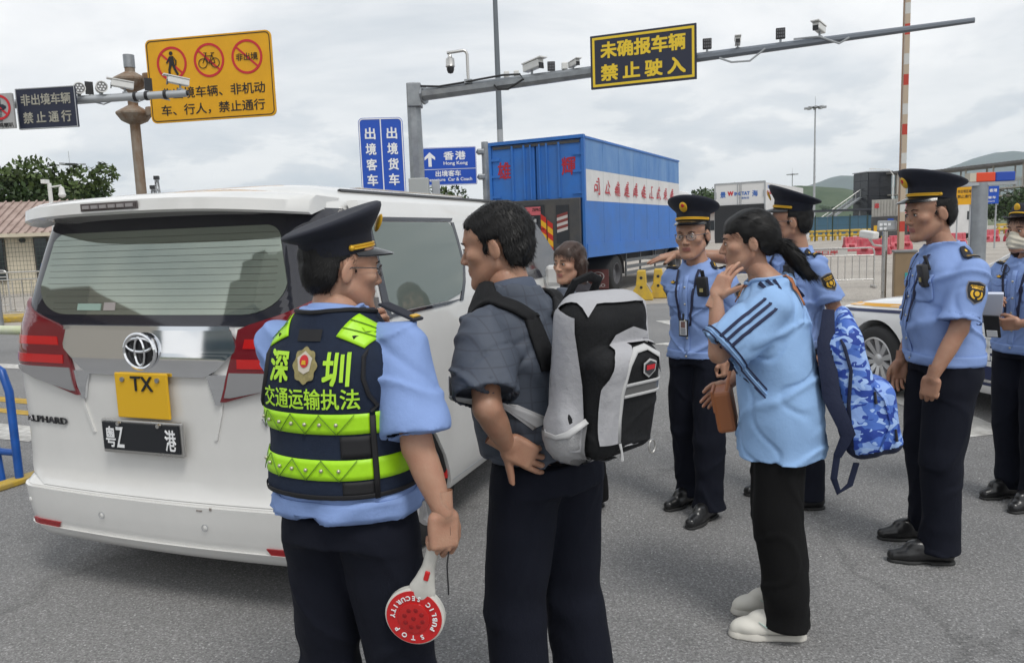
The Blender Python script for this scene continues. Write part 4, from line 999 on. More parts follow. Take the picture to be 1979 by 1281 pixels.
# blue direction signs
bs = empty('lane_direction_sign', (-2.36, 15.0, 0), R(4), 'tall blue two column lane sign just left of the gantry post', 'sign')
board('board', .84, 1.90, .09, UP(0, 2.96, -.05), blue_s, bs); border('white_border', .82, 1.88, .085, .02, UP(0, 2.96, -.052), wht_s, bs)
MB().box((0, -.053, 2.96), (.02, .004, 1.84)).build('divider', wht_s, bs)
for s in (-1, 1):
    MB().tube((s * .25, .02, 0), (s * .25, .02, 3.7), .04).build('post', steel, bs)
    for k, ch in enumerate('出境客车' if s < 0 else '出境货车'): text(ch, UP(s * .205, 3.62 - .29 * k, -.053), .2, .22, wht_s, bs, .03)
    mb = MB(); mb.M = UP(s * .205, 2.36, -.053) @ Matrix.Rotation(R(45 if s > 0 else -45), 4, 'Z') @ Matrix.Rotation(R(180), 4, 'Z'); mb.prism([(-.03, -.2), (.03, -.2), (.03, .04), (.12, -.03), (.12, .05), (0, .16), (-.12, .05), (-.12, -.03), (-.03, .04)], 0, .004); mb.build('arrow', wht_s, bs)
hk = empty('city_direction_sign', (-.58, 22.1, 0), R(1), 'blue direction sign with white arrow on a grey post left of the blue truck', 'sign')
MB().tube((0, .15, 0), (0, .15, 4.25), .11, .10, 12).build('post', steel, hk, smooth=True)
for z in (3.98, 3.28): 
    mb = MB(); mb.tube((-.75, .12, z), (0, .14, z), .035); mb.box((-.12, .13, z), (.22, .2, .16), bev=.04); mb.build('bracket_arm', steel, hk)
Mh = UP(-1.04, 3.60, 0)
board('board', 1.58, 1.05, .04, Mh, blue_s, hk); border('white_border', 1.56, 1.03, .03, .012, Mh @ Matrix.Translation((0, 0, .001)), wht_s, hk)
MB().box((-1.04, -.004, 3.52), (1.54, .004, .014)).build('divider', wht_s, hk)
mb = MB(); mb.M = Mh @ Matrix.Translation((-.52, .20, .002)); mb.prism([(-.045, -.2), (.045, -.2), (.045, .05), (.15, -.02), (.15, .06), (0, .2), (-.15, .06), (-.15, -.02), (-.045, .05)], 0, .004); mb.build('arrow', wht_s, hk)
text('香港', Mh @ Matrix.Translation((.18, .29, .002)), .62, .24, wht_s, hk, .03, space=1.25); text('Hong Kong', Mh @ Matrix.Translation((.2, .07, .002)), .68, .12, wht_s, hk, .02)
text('出境客车', Mh @ Matrix.Translation((-.02, -.20, .002)), .72, .17, wht_s, hk, .03); text('Departure  Car & Coach', Mh @ Matrix.Translation((0, -.38, .002)), 1.3, .12, wht_s, hk, .02)
# ------------------------------------------------------------------ wheels
tyre_m = mat('tyre', (.018, .018, .019), .7, bump=.15, bscale=120); alloy = mat('alloy', (.62, .62, .63), .28, .85); hubdark = mat('hub_dark', (.05, .05, .052), .6)
chrome = mat('chrome', (.82, .83, .85), .05, 1.0)
def wheel(parent, c, r, w, side, spokes=8, rim_m=None, rr=.66, truck=False):
    """wheel with its axle along x; side=+1 shows the face towards +x"""
    rim_m = rim_m or alloy
    M = xf(c, ry=R(90 * side)); k = w / 2
    mb = MB(); mb.M = M; mb.lathe([(rr * r, -k), (r * .86, -k), (r * .965, -k * .8), (r, -k * .5), (r, k * .5), (r * .965, k * .8), (r * .86, k), (rr * r, k * .92)], 40)
    t = mb.build('wheel', tyre_m, parent, smooth=True)
    mb = MB(); mb.M = M; mb.lathe([(rr * r + .004, k * .95), (rr * r - .012, k * .97), (rr * r - .02, k * .6), (rr * r - .02, -k * .6)], 40); mb.build('rim', rim_m, t, smooth=True)
    mb = MB(); mb.M = M; mb.lathe([(0, -k * .1), (rr * r, -k * .1)], 24); mb.build('brake_disc', hubdark, t)
    if truck:
        mb = MB(); mb.M = M; mb.lathe([(rr * r - .01, k * .3), (r * .42, -k * .1), (r * .30, k * .25), (r * .16, k * .5), (0, k * .55)], 30); mb.build('hub', rim_m, t, smooth=True)
    else:
        for s in range(spokes):
            mb = MB(); mb.M = M @ Matrix.Rotation(2 * math.pi * s / spokes, 4, 'Z')
            a = .030 if spokes > 6 else .05
            mb.add([(r * .12, -a * .6, k * .55), (r * .12, a * .6, k * .55), (rr * r, a, k * .88), (rr * r, -a, k * .88), (r * .12, -a * .8, k * .2), (r * .12, a * .8, k * .2), (rr * r, a * 1.3, k * .45), (rr * r, -a * 1.3, k * .45)], [(0, 1, 2, 3), (0, 3, 7, 4), (1, 5, 6, 2), (3, 2, 6, 7), (4, 7, 6, 5), (0, 4, 5, 1)])
            mb.build('spoke', rim_m, t)
        mb = MB(); mb.M = M; mb.lathe([(r * .2, k * .2), (r * .19, k * .56), (r * .1, k * .66), (0, k * .66)], 24); mb.build('hub', rim_m, t, smooth=True)
    return t
def bool_cut(o, cutters):
    for c in cutters:
        md = o.modifiers.new('cut', 'BOOLEAN'); md.operation = 'DIFFERENCE'; md.object = c; md.solver = 'EXACT'
    bpy.context.view_layer.update()
    me = bpy.data.meshes.new_from_object(o.evaluated_get(bpy.context.evaluated_depsgraph_get()))
    o.modifiers.clear(); o.data = me
    for c in cutters: bpy.data.objects.remove(c)
    me.shade_smooth(); me.set_sharp_from_angle(angle=R(35))
def cutter(c, r, w, parent):
    mb = MB(); mb.M = xf(c, ry=R(90)); mb.lathe([(0, -w / 2), (r, -w / 2), (r, w / 2), (0, w / 2)], 40); o = mb.build('cut', hubdark, parent); return o
# ------------------------------------------------------------------ white people carrier
van_w = mat('pearl_white_paint', (.71, .705, .685), .22, coat=.7, spec=.5, var=.05, vscale=3)
van_glass = mat('tinted_glass', (.36, .40, .34), .025, .75, spec=.8); frit = mat('black_glass', (.018, .018, .026), .04, spec=.8)
red_lens = mat('tail_lens_dark', (.16, .006, .012), .06, spec=.7, coat=.6); red_hot = mat('tail_lens_bright', (.52, .008, .008), .08, coat=.6); clear_lens = mat('clear_lens', (.42, .42, .43), .08, .6, coat=.5)
VT = [.20, .235, .30, .40, .50, .53, .62, .80, 1.0, 1.15, 1.27, 1.45, 1.60, 1.72, 1.80, 1.845, 1.88, 1.90]
VH = dict(zip(VT, [.80, .86, .90, .915, .92, .92, .922, .925, .925, .918, .90, .862, .828, .795, .76, .71, .60, .40]))
VY = dict(zip(VT, [.16, .06, .02, .005, .0, .035, .05, .055, .05, .06, .075, .125, .165, .20, .225, .27, .38, .60]))
VF = dict(zip(VT, [4.70, 4.80, 4.86, 4.90, 4.90, 4.90, 4.89, 4.86, 4.75, 4.40, 4.10, 3.75, 3.45, 3.15, 2.95, 2.80, 2.55, 2.2]))
def vi(d, z): return float(np.interp(z, VT, [d[k] for k in VT]))
VR = .17; VK = .03
def VS(a, z, off=0.0):
    """van skin: a = arc length from the rear centre line round the corner and along the side (sign = side)"""
    s = 1 if a >= 0 else -1; a = abs(a); hw = vi(VH, z); yr = vi(VY, z); r = min(VR, hw * .6); e = hw - r; k = VK
    if a < e: x, y, n = a, yr + k * (a / .7) ** 2, (0, -1)
    elif a < e + r * math.pi / 2:
        th = (a - e) / r; x, y = e + r * math.sin(th), yr + k * (e / .7) ** 2 + r * (1 - math.cos(th)); n = (math.sin(th), -math.cos(th))
    else: x, y, n = hw, yr + k * (e / .7) ** 2 + r + a - e - r * math.pi / 2, (1, 0)
    return (s * (x + n[0] * off), y + n[1] * off, z)
def side_a(y, z):
    hw = vi(VH, z); r = min(VR, hw * .6); e = hw - r; return y - (vi(VY, z) + VK * (e / .7) ** 2 + r) + e + r * math.pi / 2
def patch(name, rows, m, parent, off=.006, na=24, fn=VS, nz=None, thick=.012, inner=None):
    """skin patch: rows of (z, a0, a1), resampled; a thin shell standing off the skin"""
    nz = nz or max(2, len(rows)); zs = np.linspace(rows[0][0], rows[-1][0], nz) if nz != len(rows) else [q[0] for q in rows]
    rz = [q[0] for q in rows]; top = []; bot = []
    o_ = np.argsort(rz)
    for z in zs:
        a0 = float(np.interp(z, np.array(rz)[o_], np.array([q[1] for q in rows])[o_])); a1 = float(np.interp(z, np.array(rz)[o_], np.array([q[2] for q in rows])[o_]))
        top.append([fn(a0 + (a1 - a0) * j / na, z, off) for j in range(na + 1)]); bot.append([fn(a0 + (a1 - a0) * j / na, z, off - thick) for j in range(na + 1)])
    mb = MB(); mb.grid(top)
    rim = [top[0], bot[0]]; mb.grid(rim); mb.grid([top[-1], bot[-1]]); mb.grid([[q[0] for q in top], [q[0] for q in bot]]); mb.grid([[q[-1] for q in top], [q[-1] for q in bot]])
    return mb.build(name, m, parent, smooth=True)
van = empty('people_carrier', (-1.65, 3.325, 0), R(-20.5), 'large white people carrier seen from behind with its side door slid open', 'van')
rings = []
ZZ = sorted(set(VT + [.26, .35, .45, .7, .9, 1.08, 1.2, 1.36, 1.53, 1.66, 1.76, 1.82]))
for z in ZZ:
    hw = vi(VH, z); yr = vi(VY, z); r = min(VR, hw * .6); e = hw - r; yf = vi(VF, z); P = []
    half = [VS(a, z) for a in np.linspace(0, e, 8)] + [VS(e + r * math.pi / 2 * k / 8, z) for k in range(1, 9)]
    y1 = half[-1][1]; rf = min(.5, hw * .7)
    half += [(hw, y, z) for y in np.linspace(y1, yf - rf, 20)[1:]]
    half += [(hw - rf + rf * math.cos(t), yf - rf + rf * math.sin(t), z) for t in np.linspace(0, math.pi / 2, 9)[1:]]
    half += [(x, yf, z) for x in np.linspace(hw - rf, 0, 5)[1:]]
    rings.append(half + [(-x, y, q) for x, y, q in half[-2:0:-1]])
mb = MB(); mb.grid(rings, False, True); n_ = len(rings[0]); mb.add(rings[0], [tuple(range(n_))]); mb.add(rings[-1], [tuple(range(n_))])
body = mb.build('body', [van_w], van, smooth=True)
bool_cut(body, [cutter((.75, .99, .33), .38, .7, van), cutter((.75, 3.95, .33), .38, .7, van), cutter((-.75, .99, .33), .38, .7, van), cutter((-.75, 3.95, .33), .38, .7, van)])
MB().box((0, 2.5, .62), (1.3, 4.2, .5)).build('underbody', hubdark, van)
for y in (.99, 3.95):
    for s in (1, -1): wheel(van, (s * .80, y, .335), .335, .22, s, 10)
# bumper, tailgate, glass
patch('bumper', [(.235, -1.42, 1.42), (.30, -1.42, 1.42), (.40, -1.42, 1.42), (.492, -1.42, 1.42)], van_w, van, .014, 60, nz=8, thick=.04)
patch('bumper_lip', [(.215, -1.35, 1.35), (.30, -1.38, 1.38)], van_w, van, .026, 60, nz=4, thick=.04)
gate = patch('tailgate', [(.508, -.70, .70), (.53, -.80, .80), (.60, -.855, .855), (.90, -.86, .86), (1.08, -.86, .86), (1.285, -.80, .80)], van_w, van, .008, 40, nz=20)
# recess round the plates
patch('plate_recess_ridge', [(.78, -.36, -.345), (.9, -.40, -.385), (1.06, -.43, -.41)], van_w, gate, .016, 2); patch('plate_recess_ridge', [(.78, .345, .36), (.9, .385, .40), (1.06, .41, .43)], van_w, gate, .016, 2)
patch('rear_window_surround', [(1.275, -.74, .74), (1.31, -.92, .92), (1.45, -1.06, 1.06), (1.62, -1.08, 1.08), (1.735, -1.04, 1.04), (1.765, -.95, .95)], frit, van, .010, 60, nz=20)
def rounded_rows(z0, z1, h0, h1, r0, r1, n=8):
    rows = []
    for k in range(n + 1):
        t = k / n * math.pi / 2; rows.append((z0 + r0 * (1 - math.cos(t)), -(h0 - r0 * 1.6 + r0 * 1.6 * math.sin(t)), (h0 - r0 * 1.6 + r0 * 1.6 * math.sin(t))))
    for k in range(n + 1):
        t = k / n * math.pi / 2; rows.append((z1 - r1 * (1 - math.sin(t + 0)) if False else z1 - r1 * (1 - math.cos(math.pi / 2 - t)), -(h1 - r1 * 1.3 + r1 * 1.3 * math.cos(t)) if False else -(h1 - r1 * 1.3 * (1 - math.sin(math.pi / 2 - t))), h1 - r1 * 1.3 * (1 - math.sin(math.pi / 2 - t))))
    return rows
win = patch('rear_window', rounded_rows(1.325, 1.70, .71, .66, .13, .06), van_glass, van, .0135, 40)
heat = MB()
for k in range(12):
    z = 1.35 + .029 * k; w_ = .60 if k < 2 else .66; heat.path([VS(a, z, .0145) for a in np.linspace(-w_, w_, 24)], .0009, 3)
o = heat.build('heater_lines', mat('heater_line', (.07, .06, .05), .5), win); o['kind'] = 'stuff'
MB_ = MB(); patch('window_sticker', [(1.345, -.43, -.28), (1.375, -.43, -.28)], mat('sticker_green', (.30, .42, .36), .6), win, .0165, 6); patch('window_sticker', [(1.345, -.26, -.19), (1.38, -.26, -.19)], mat('sticker_grey', (.38, .34, .33), .6), win, .0165, 4)
# spoiler
rows = []
for u in np.sin(np.linspace(-math.pi / 2, math.pi / 2, 61)):
    x = u * .78; lift = -.03 * abs(u) ** 3; yb = -.055 + .14 * abs(u) ** 2.6 + .16 * abs(u) ** 9
    rows.append([(x, yb + .10, 1.79 + lift), (x, yb + .006, 1.765 + lift), (x, yb - .012, 1.775 + lift), (x, yb - .004, 1.822 + lift), (x, yb + .05, 1.842 + lift * .8), (x * .98, .42 + .08 * abs(u), 1.882 - .07 * abs(u) ** 3), (x * .96, .46, 1.80 - .02), (x, yb + .22, 1.755 + lift)])
mb = MB(); mb.grid(rows, False, True); mb.add(rows[0], [tuple(range(8))]); mb.add(rows[-1], [tuple(range(8))]); sp = mb.build('spoiler', van_w, van, smooth=True)
mb = MB(); mb.grid([[(x, -.068 + .15 * abs(x / .8) ** 2.6, z) for x in np.linspace(-.16, .16, 9)] for z in (1.783, 1.815)]); mb.grid([[(x * .92, -.072 + .15 * abs(x / .8) ** 2.6, z) for x in np.linspace(-.16, .16, 9)] for z in (1.787, 1.811)]); mb.build('brake_light', mat('smoked_lens', (.10, .085, .085), .12), sp)
for k in range(6): MB().box((-.12 + .048 * k, -.074, 1.799), (.036, .006, .014)).build('led', mat('led_pale', (.32, .30, .30), .3), sp)
mb = MB(); mb.box((0, 1.9, 1.893), (.9, 1.4, .03), bev=.012); mb.build('roof_panel', mat('roof_glass', (.30, .25, .19), .15, spec=.6), van)
for s in (-1, 1): MB().path([(s * .70, .6, 1.85), (s * .70, 2.6, 1.853)], .012, 5).build('roof_moulding', black, van)
# chrome bar, emblem, lamps
gar = patch('chrome_bar', [(1.06, -.33, .33), (1.085, -.385, .385), (1.18, -.50, .50), (1.262, -.475, .475)], chrome, van, .030, 30, nz=10, thick=.03)
patch('chrome_ledge', [(1.262, -.475, .475), (1.28, -.475, .475)], chrome, van, .042, 30, thick=.035)
Me = xf((0, VS(0, 1.17)[1] - .036, 1.17), rx=R(90))
mb = MB(); mb.M = Me; mb.lathe([(0, .0), (.078, .0), (.08, -.02)], 32, sx=1.12); eb = mb.build('emblem', mat('emblem_black', (.01, .01, .012), .15), gar)
def oval(rx_, ry_, cx, cy, w): 
    m_ = MB(); m_.M = Me @ Matrix.Translation((cx, cy, .006)); m_.path([(rx_ * math.cos(t), ry_ * math.sin(t), 0) for t in np.linspace(0, 2 * math.pi, 33)[:-1]], w, 6, closed=True); m_.build('emblem_ring', chrome, eb, smooth=True)
oval(.086, .077, 0, 0, .009); oval(.074, .030, 0, .028, .0065); oval(.027, .062, 0, -.002, .0075)
for s in (-1, 1):
    f = (lambda rows, s=s: [(z, s * a, s * b) for z, a, b in rows])
    nm = patch('tail_lamp', f([(.955, .405, .43), (1.0, .425, .60), (1.06, .44, .82), (1.12, .46, 1.02), (1.20, .49, 1.06), (1.27, .505, 1.05), (1.33, .72, 1.02), (1.40, .86, .98)]), red_lens, van, .026, 20, nz=24, thick=.03)
    patch('bright_lens', f([(1.10, .50, .86), (1.14, .50, .88)]), red_hot, nm, .029, 14, nz=4); patch('bright_lens', f([(1.185, .53, .90), (1.225, .54, .90)]), red_hot, nm, .029, 14, nz=4)
    patch('reversing_lens', f([(.975, .43, .46), (1.02, .445, .70), (1.065, .455, .84), (1.082, .46, .84)]), clear_lens, nm, .030, 14, nz=8)
    patch('chrome_fin', f([(.94, .375, .40), (1.0, .36, .42), (1.07, .335, .45)]), chrome, van, .022, 6, nz=8)
    patch('outer_lens', f([(1.08, .90, 1.09), (1.2, .92, 1.11), (1.36, .90, 1.02)]), red_hot if s < 0 else red_lens, nm, .028, 10, nz=8)
    patch('reflector', f([(.300, .62, .80), (.328, .60, .80)]), mat('reflector_red', (.30, .012, .016), .2), van, .022, 8, thick=.02)
    MB().ball(VS(s * .30, .40, .012), (.013, .006, .013)).build('parking_sensor', van_w, van, smooth=True); MB().ball(VS(s * .80, .42, .012), (.013, .006, .013)).build('parking_sensor', van_w, van, smooth=True)
    mb = MB(); p = VS(s * .30, .40, .017); mb.path([(p[0] + .016 * math.cos(t), p[1], p[2] + .016 * math.sin(t)) for t in np.linspace(0, 6.283, 17)[:-1]], .0012, 4, closed=True); mb.build('sensor_ring', grey_paint, van)
# plates
pl = empty('yellow_plate', (0, 0, 0)); pl.parent = van
pl_y = mat('plate_yellow', (.72, .42, .012), .45); pl_k = mat('plate_black', (.012, .014, .018), .4)
yb_ = VS(0, .97)[1] - .05
bpy.data.objects.remove(pl)
mb = MB(); mb.box((.0, yb_ + .012, .972), (.30, .012, .205), bev=.006); py = mb.build('yellow_plate', pl_y, van)
text('TX', xf((.01, yb_ + .004, 1.028), rx=R(90)), .125, .066, pl_k, py, .01); 
for s in (-1, 1): MB().tube((s * .10, yb_ - .002, 1.045), (s * .10, yb_ + .008, 1.045), .011, n=10).build('screw', steel, py)
yk = VS(0, .77)[1] - .05
mb = MB(); mb.box((-.02, yk + .008, .782), (.468, .018, .158), bev=.008); pk = mb.build('black_plate', steel_l, van)
MB().box((-.02, yk - .004, .785), (.44, .010, .128), bev=.003).build('plate_field', pl_k, pk)
for ch, x, w_ in (('粤', -.19, .055), ('Z', -.135, .042), ('港', .155, .06)): text(ch, xf((x, yk - .010, .782), rx=R(90)), w_, .095, wht_s, pk, .012)
for s in (-1, 1): MB().tube((s * .115 - .02, yk - .02, .845), (s * .115 - .02, yk - .006, .845), .010, n=10).build('screw', steel_l, pk)
def van_text(s, a, z, w, h, m):
    V, Fc = fit_text(s, w, h, .018); n = len(V)
    P = [VS(a + p[0] , z + p[1], .012) for p in V]; Q = [VS(a + p[0], z + p[1], .018) for p in V]
    cnt = {}
    for f in Fc:
        for i, j in zip(f, f[1:] + f[:1]): cnt[(i, j)] = 1
    mesh_obj('badge', P + Q, [tuple(i + n for i in f) for f in Fc] + [(i, j, j + n, i + n) for (i, j) in cnt if (j, i) not in cnt], m, van, False)
van_text('ALPHARD', -.68, .818, .30, .032, mat('badge_dark', (.12, .12, .13), .2, .8)); van_text('V6', .63, .868, .07, .035, chrome)
# small scuffs on the bumper edge
MB().box(VS(.28, .478, .0145), (.03, .004, .006)).build('scuff', mat('scuff', (.25, .22, .2), .8), van); MB().box(VS(.34, .488, .0145), (.012, .004, .012)).build('scuff', MATS['scuff'], van)
# sides: fixed glass and the open sliding door (right side)
for s in (-1, 1):
    rows = [(z, s * side_a(y0, z), s * side_a(3.15 + (1.72 - z) * 1.2, z)) for z, y0 in ((1.29, .38), (1.45, .36), (1.60, .36), (1.70, .40))]
    patch('side_glass', rows, frit, van, .006, 40, nz=8)
def DS(y, z, off=0.0): return (vi(VH, z) + .075 + off + (.012 if z > .9 and z < 1.2 else 0) * 0, y, z)
drows = [(.27, 1.10, 1.96), (.34, 1.07, 1.97), (.48, 1.00, 1.97), (.62, .90, 1.97), (.72, .78, 1.97), (.85, .60, 1.97), (1.0, .50, 1.97), (1.2, .46, 1.97), (1.45, .47, 1.95), (1.70, .50, 1.90), (1.80, .53, 1.86)]
door = patch('sliding_door', drows, van_w, van, 0, 30, fn=DS, nz=36, thick=.055)
patch('door_glass', [(1.285, .56, 1.15), (1.30, .55, 1.30), (1.34, .54, 1.38), (1.42, .54, 1.44), (1.55, .54, 1.46), (1.68, .56, 1.44), (1.70, .58, 1.40)], mat('side_tint_glass', (.16, .19, .17), .03, .25, spec=.7), door, .005, 24, fn=DS, nz=20)
for nm_, rws in (('glass_seal', [(1.265, .54, 1.15), (1.28, .53, 1.32)]), ('rear_pillar', [(1.26, .475, .535), (1.72, .51, .555)]), ('top_seal', [(1.705, .55, 1.44), (1.725, .52, 1.48)])): patch(nm_, rws, frit, door, .006, 16, fn=DS, nz=6)
patch('glass_seal', [(1.27, 1.30, 1.34), (1.36, 1.385, 1.425), (1.46, 1.445, 1.475), (1.70, 1.44, 1.475)], frit, door, .006, 3, fn=DS, nz=10)
mb = MB(); mb.path([DS(1.115, .27, -.028), DS(1.06, .36, -.028), DS(.99, .49, -.028), DS(.89, .62, -.028), DS(.77, .72, -.028), DS(.59, .85, -.028), DS(.49, 1.0, -.028), DS(.452, 1.2, -.028), DS(.462, 1.45, -.028), DS(.49, 1.7, -.028)], .013, 6); mb.build('door_seal', rubber, door, smooth=True)
MB().box(DS(1.045, .37, -.024), (.02, .012, .05)).build('edge_lamp', mat('edge_red', (.55, .02, .02), .3), door)
MB().box(DS(.455, 1.33, -.02), (.035, .012, .07)).build('striker', steel_l, door)
patch('door_crease', [(.315, 1.10, 1.97), (.322, 1.10, 1.97)], grey_paint, door, .0012, 20, fn=DS, thick=.003)
mb = MB(); mb.path([(.93, .5, 1.02), (.93, 1.9, 1.02)], .012, 5); mb.build('door_rail', hubdark, van)
mb = MB(); mb.box((1.02, 3.05, 1.30), (.20, .10, .16), bev=.03); mb.build('wing_mirror', van_w, van)
patch('roof_rail_seam', [(1.745, side_a(.35, 1.745), side_a(3.2, 1.745)), (1.752, side_a(.35, 1.752), side_a(3.2, 1.752))], black, van, .002, 20, thick=.004)

# ------------------------------------------------------------------ blue box truck
tb = mat('truck_blue', (.028, .17, .56), .5, var=.25, vscale=1.3, vcol=(.04, .15, .44)); tb2 = mat('truck_blue_upper', (.05, .185, .47), .5, var=.35, vscale=2.2, vcol=(.13, .27, .52), stretch=(1, 1, .35)); tw = mat('truck_white', (.66, .66, .66), .5, var=.1, vscale=2)  # upper side panels get a greyer blue with pale upright streaks
tdark = mat('tail_lift', (.045, .05, .058), .6, var=.4, vscale=2.0, vcol=(.08, .075, .07)); tred = mat('truck_red', (.42, .02, .035), .5)
tr = empty('box_truck', (1.85 - .89 * 1.25, 18.3 + .456 * 1.25, 0), R(-27.1), 'blue box lorry with a white lettered band and dark tail lift', 'truck')
TL, TW, Z0, Z1 = 8.5, 1.25, 1.0, 3.82
MB().box((0, TL / 2 + .03, (Z0 + Z1) / 2), (2 * TW - .06, TL - .04, Z1 - Z0 - .04)).build('box_core', tb, tr)
for s in (1, -1):
    for k in range(7):
        y0 = TL * k / 7; yc = y0 + TL / 14
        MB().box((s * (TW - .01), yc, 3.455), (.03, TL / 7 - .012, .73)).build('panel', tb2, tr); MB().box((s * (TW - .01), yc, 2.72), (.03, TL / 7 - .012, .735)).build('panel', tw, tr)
        MB().box((s * (TW - .01), yc, 1.84), (.03, TL / 7 - .012, 1.02)).build('panel', tb, tr)
    mb = MB(); mb.box((s * (TW + .008), TL / 2, 1.17), (.05, TL, .32)); mb.build('lower_rail', tb, tr)
    mb = MB(); mb.box((s * TW, TL / 2, Z1 + .0), (.06, TL, .05)); mb.build('roof_edge', tb, tr)
MB().box((0, TL / 2, Z1), (2 * TW - .08, TL, .04)).build('roof', tw, tr)
for k, ch in enumerate('司公輸運輝雄江武東廣'):
    M = Matrix.Translation((TW + .012, .72 + .76 * k, 2.72)) @ Matrix(((0, 0, 1, 0), (1, 0, 0, 0), (0, 1, 0, 0), (0, 0, 0, 1))) @ Matrix(((1, .18, 0, 0), (0, 1, 0, 0), (0, 0, 1, 0), (0, 0, 0, 1)))
    text(ch, M, .36, .42, tred, tr, .012)
# rear doors
for s in (-1, 1):
    d = MB().box((s * .605, -.02, 3.1), (1.16, .05, 1.36)).build('rear_door', tb, tr)
    for x in (.30, .62): MB().box((s * x, -.06, 3.1), (.05, .03, 1.3)).build('rib', tb, d)
    MB().tube((s * .12, -.085, 2.45), (s * .12, -.085, 3.74), .018).build('lock_bar', tb, d)
    for z in (2.55, 3.05, 3.45): MB().box((s * 1.1, -.055, z), (.26, .03, .06)).build('hinge', tb, d)
    text('雄' if s < 0 else '輝', UP(s * .86, 3.18, -.05), .36, .42, tred, d, .02)
mb = MB(); mb.box((0, -.03, 3.84), (2 * TW + .02, .12, .08)); mb.build('rear_frame', tb, tr)
for s in (-1, 1): MB().box((s * (TW - .02), -.03, 2.4), (.07, .1, 2.84)).build('rear_post', tb, tr)
MB().box((0, -.03, 3.735), (2.3, .07, .07)).build('door_gap', tdark, tr)
tl = MB().box((0, -.13, 1.60), (2.34, .08, 1.65), bev=.02).build('tail_lift', tdark, tr)
MB().box((-.2, -.18, 1.84), (.9, .02, .92)).build('lift_panel', mat('lift_dark', (.022, .025, .03), .55), tl); MB().box((.72, -.18, 1.82), (.32, .02, .9)).build('lift_panel', MATS['lift_dark'], tl)
for x, z, h in ((.23, 1.67, .84), (.40, 1.52, .84), (-.62, 1.7, .7)):
    mb = MB()
    for k in range(6):
        mb.cur = k % 2; zz = z - h / 2 + h * k / 6; mb.add([(x - .07, -.195, zz), (x + .07, -.195, zz - .1), (x + .07, -.195, zz - .1 + h / 6), (x - .07, -.195, zz + h / 6)], [(0, 1, 2, 3)])
    mb.build('hazard_strip', [mat('hazard_yellow', (.72, .40, .02), .4), mat('hazard_red', (.50, .03, .02), .4)], tl)
mb = MB()
for k in range(6):
    mb.cur = k % 2; zz = 1.62 + .07 * k; mb.add([(.58, -.195, zz), (.86, -.195, zz + .07), (.86, -.195, zz + .14), (.58, -.195, zz + .07)], [(0, 1, 2, 3)])
mb.build('hazard_strip', [mat('hazard_white', (.5, .47, .45), .5), mat('hazard_maroon', (.20, .04, .035), .5)], tl)
MB().box((-.17, -.195, 2.16), (.66, .008, .2)).build('maker_sticker', mat('sticker_pink', (.55, .12, .14), .5), tl); MB().box((-.43, -.2, 2.19), (.14, .006, .1)).build('flag_sticker', mat('flag_blue', (.03, .17, .35), .5), tl)
text('ZEPRO', UP(.06, 2.19, -.2), .24, .07, blk_s, tl, .02)
MB().box((-.17, -.195, 1.93), (.5, .008, .14)).build('number_plate', pl_k, tl); text('粤ZAL91港', UP(-.17, 1.93, -.2), .44, .09, wht_s, tl)
MB().box((-.17, -.195, 1.2), (.36, .008, .14)).build('notice', mat('sticker_rose', (.55, .22, .26), .5), tl); text('95114289', UP(.02, .98, -.175), .5, .08, wht_s, tl, .01)
for z in (1.72, 1.45, 1.1): MB().box((-.2, -.185, z), (.92, .02, .035)).build('lift_rib', tdark, tl)
# chassis, wheels, guards, mud flap, cab
mb = MB(); mb.box((0, TL / 2 - .2, .82), (.9, TL - .4, .24)); mb.build('chassis', hubdark, tr)
for s in (-1, 1):
    wheel(tr, (s * 1.06, 2.25, .50), .50, .30, s, rr=.55, rim_m=mat('truck_rim', (.10, .10, .11), .6), truck=True); wheel(tr, (s * .72, 2.25, .50), .50, .28, s, rr=.55, rim_m=MATS['truck_rim'], truck=True)
    wheel(tr, (s * 1.02, 8.6, .50), .50, .28, s, rr=.55, rim_m=MATS['truck_rim'], truck=True)
    mb = MB(); mb.grid([[(s * x, 2.25 + .60 * math.cos(t), .46 + .58 * math.sin(t)) for t in np.linspace(0, math.pi, 14)] for x in (.55, 1.22)]); mb.build('mudguard', hubdark, tr, smooth=True)
    f = MB().box((s * .96, 1.50, .40), (.56, .02, .50)).build('mud_flap', mat('flap_maroon', (.13, .045, .045), .7), tr)
    text('HINO', UP(s * .96, .24, 1.487), .38, .085, mat('flap_grey', (.45, .42, .42), .6), f, .02)
    mb = MB(); mb.M = UP(s * .96, .47, 1.486); mb.path([(.16 * math.cos(t), .11 * math.sin(t), 0) for t in np.linspace(0, 6.283, 25)[:-1]], .014, 4, closed=True); mb.path([(-.1, -.07, 0), (-.06, .05, 0), (0, .02, 0), (.06, .05, 0), (.1, -.07, 0)], .012, 4); mb.build('flap_emblem', MATS['flap_grey'], f)
    for z in (.45, .62, .8): MB().box((s * 1.16, 5.2, z), (.04, 4.2, .09)).build('side_guard', mat('guard_grey', (.16, .17, .18), .5, .5), tr)
    for y in (3.2, 4.5, 6.0, 7.2): MB().box((s * 1.14, y, .75), (.04, .06, .75)).build('guard_post', MATS['guard_grey'], tr)
mb = MB(); mb.box((.55, .9, .62), (.5, .6, .36), bev=.04); mb.build('lift_ram', hubdark, tr)
MB().box((0, -.1, .66), (2.1, .1, .14)).build('rear_bar', hubdark, tr)
mb = MB(); mb.box((0, TL + 1.05, 1.75), (2.3, 1.8, 2.3), bev=.12); mb.build('cab', tw, tr); MB().box((1.16, TL + 1.1, 2.25), (.02, 1.0, .7)).build('cab_window', dglass, tr)

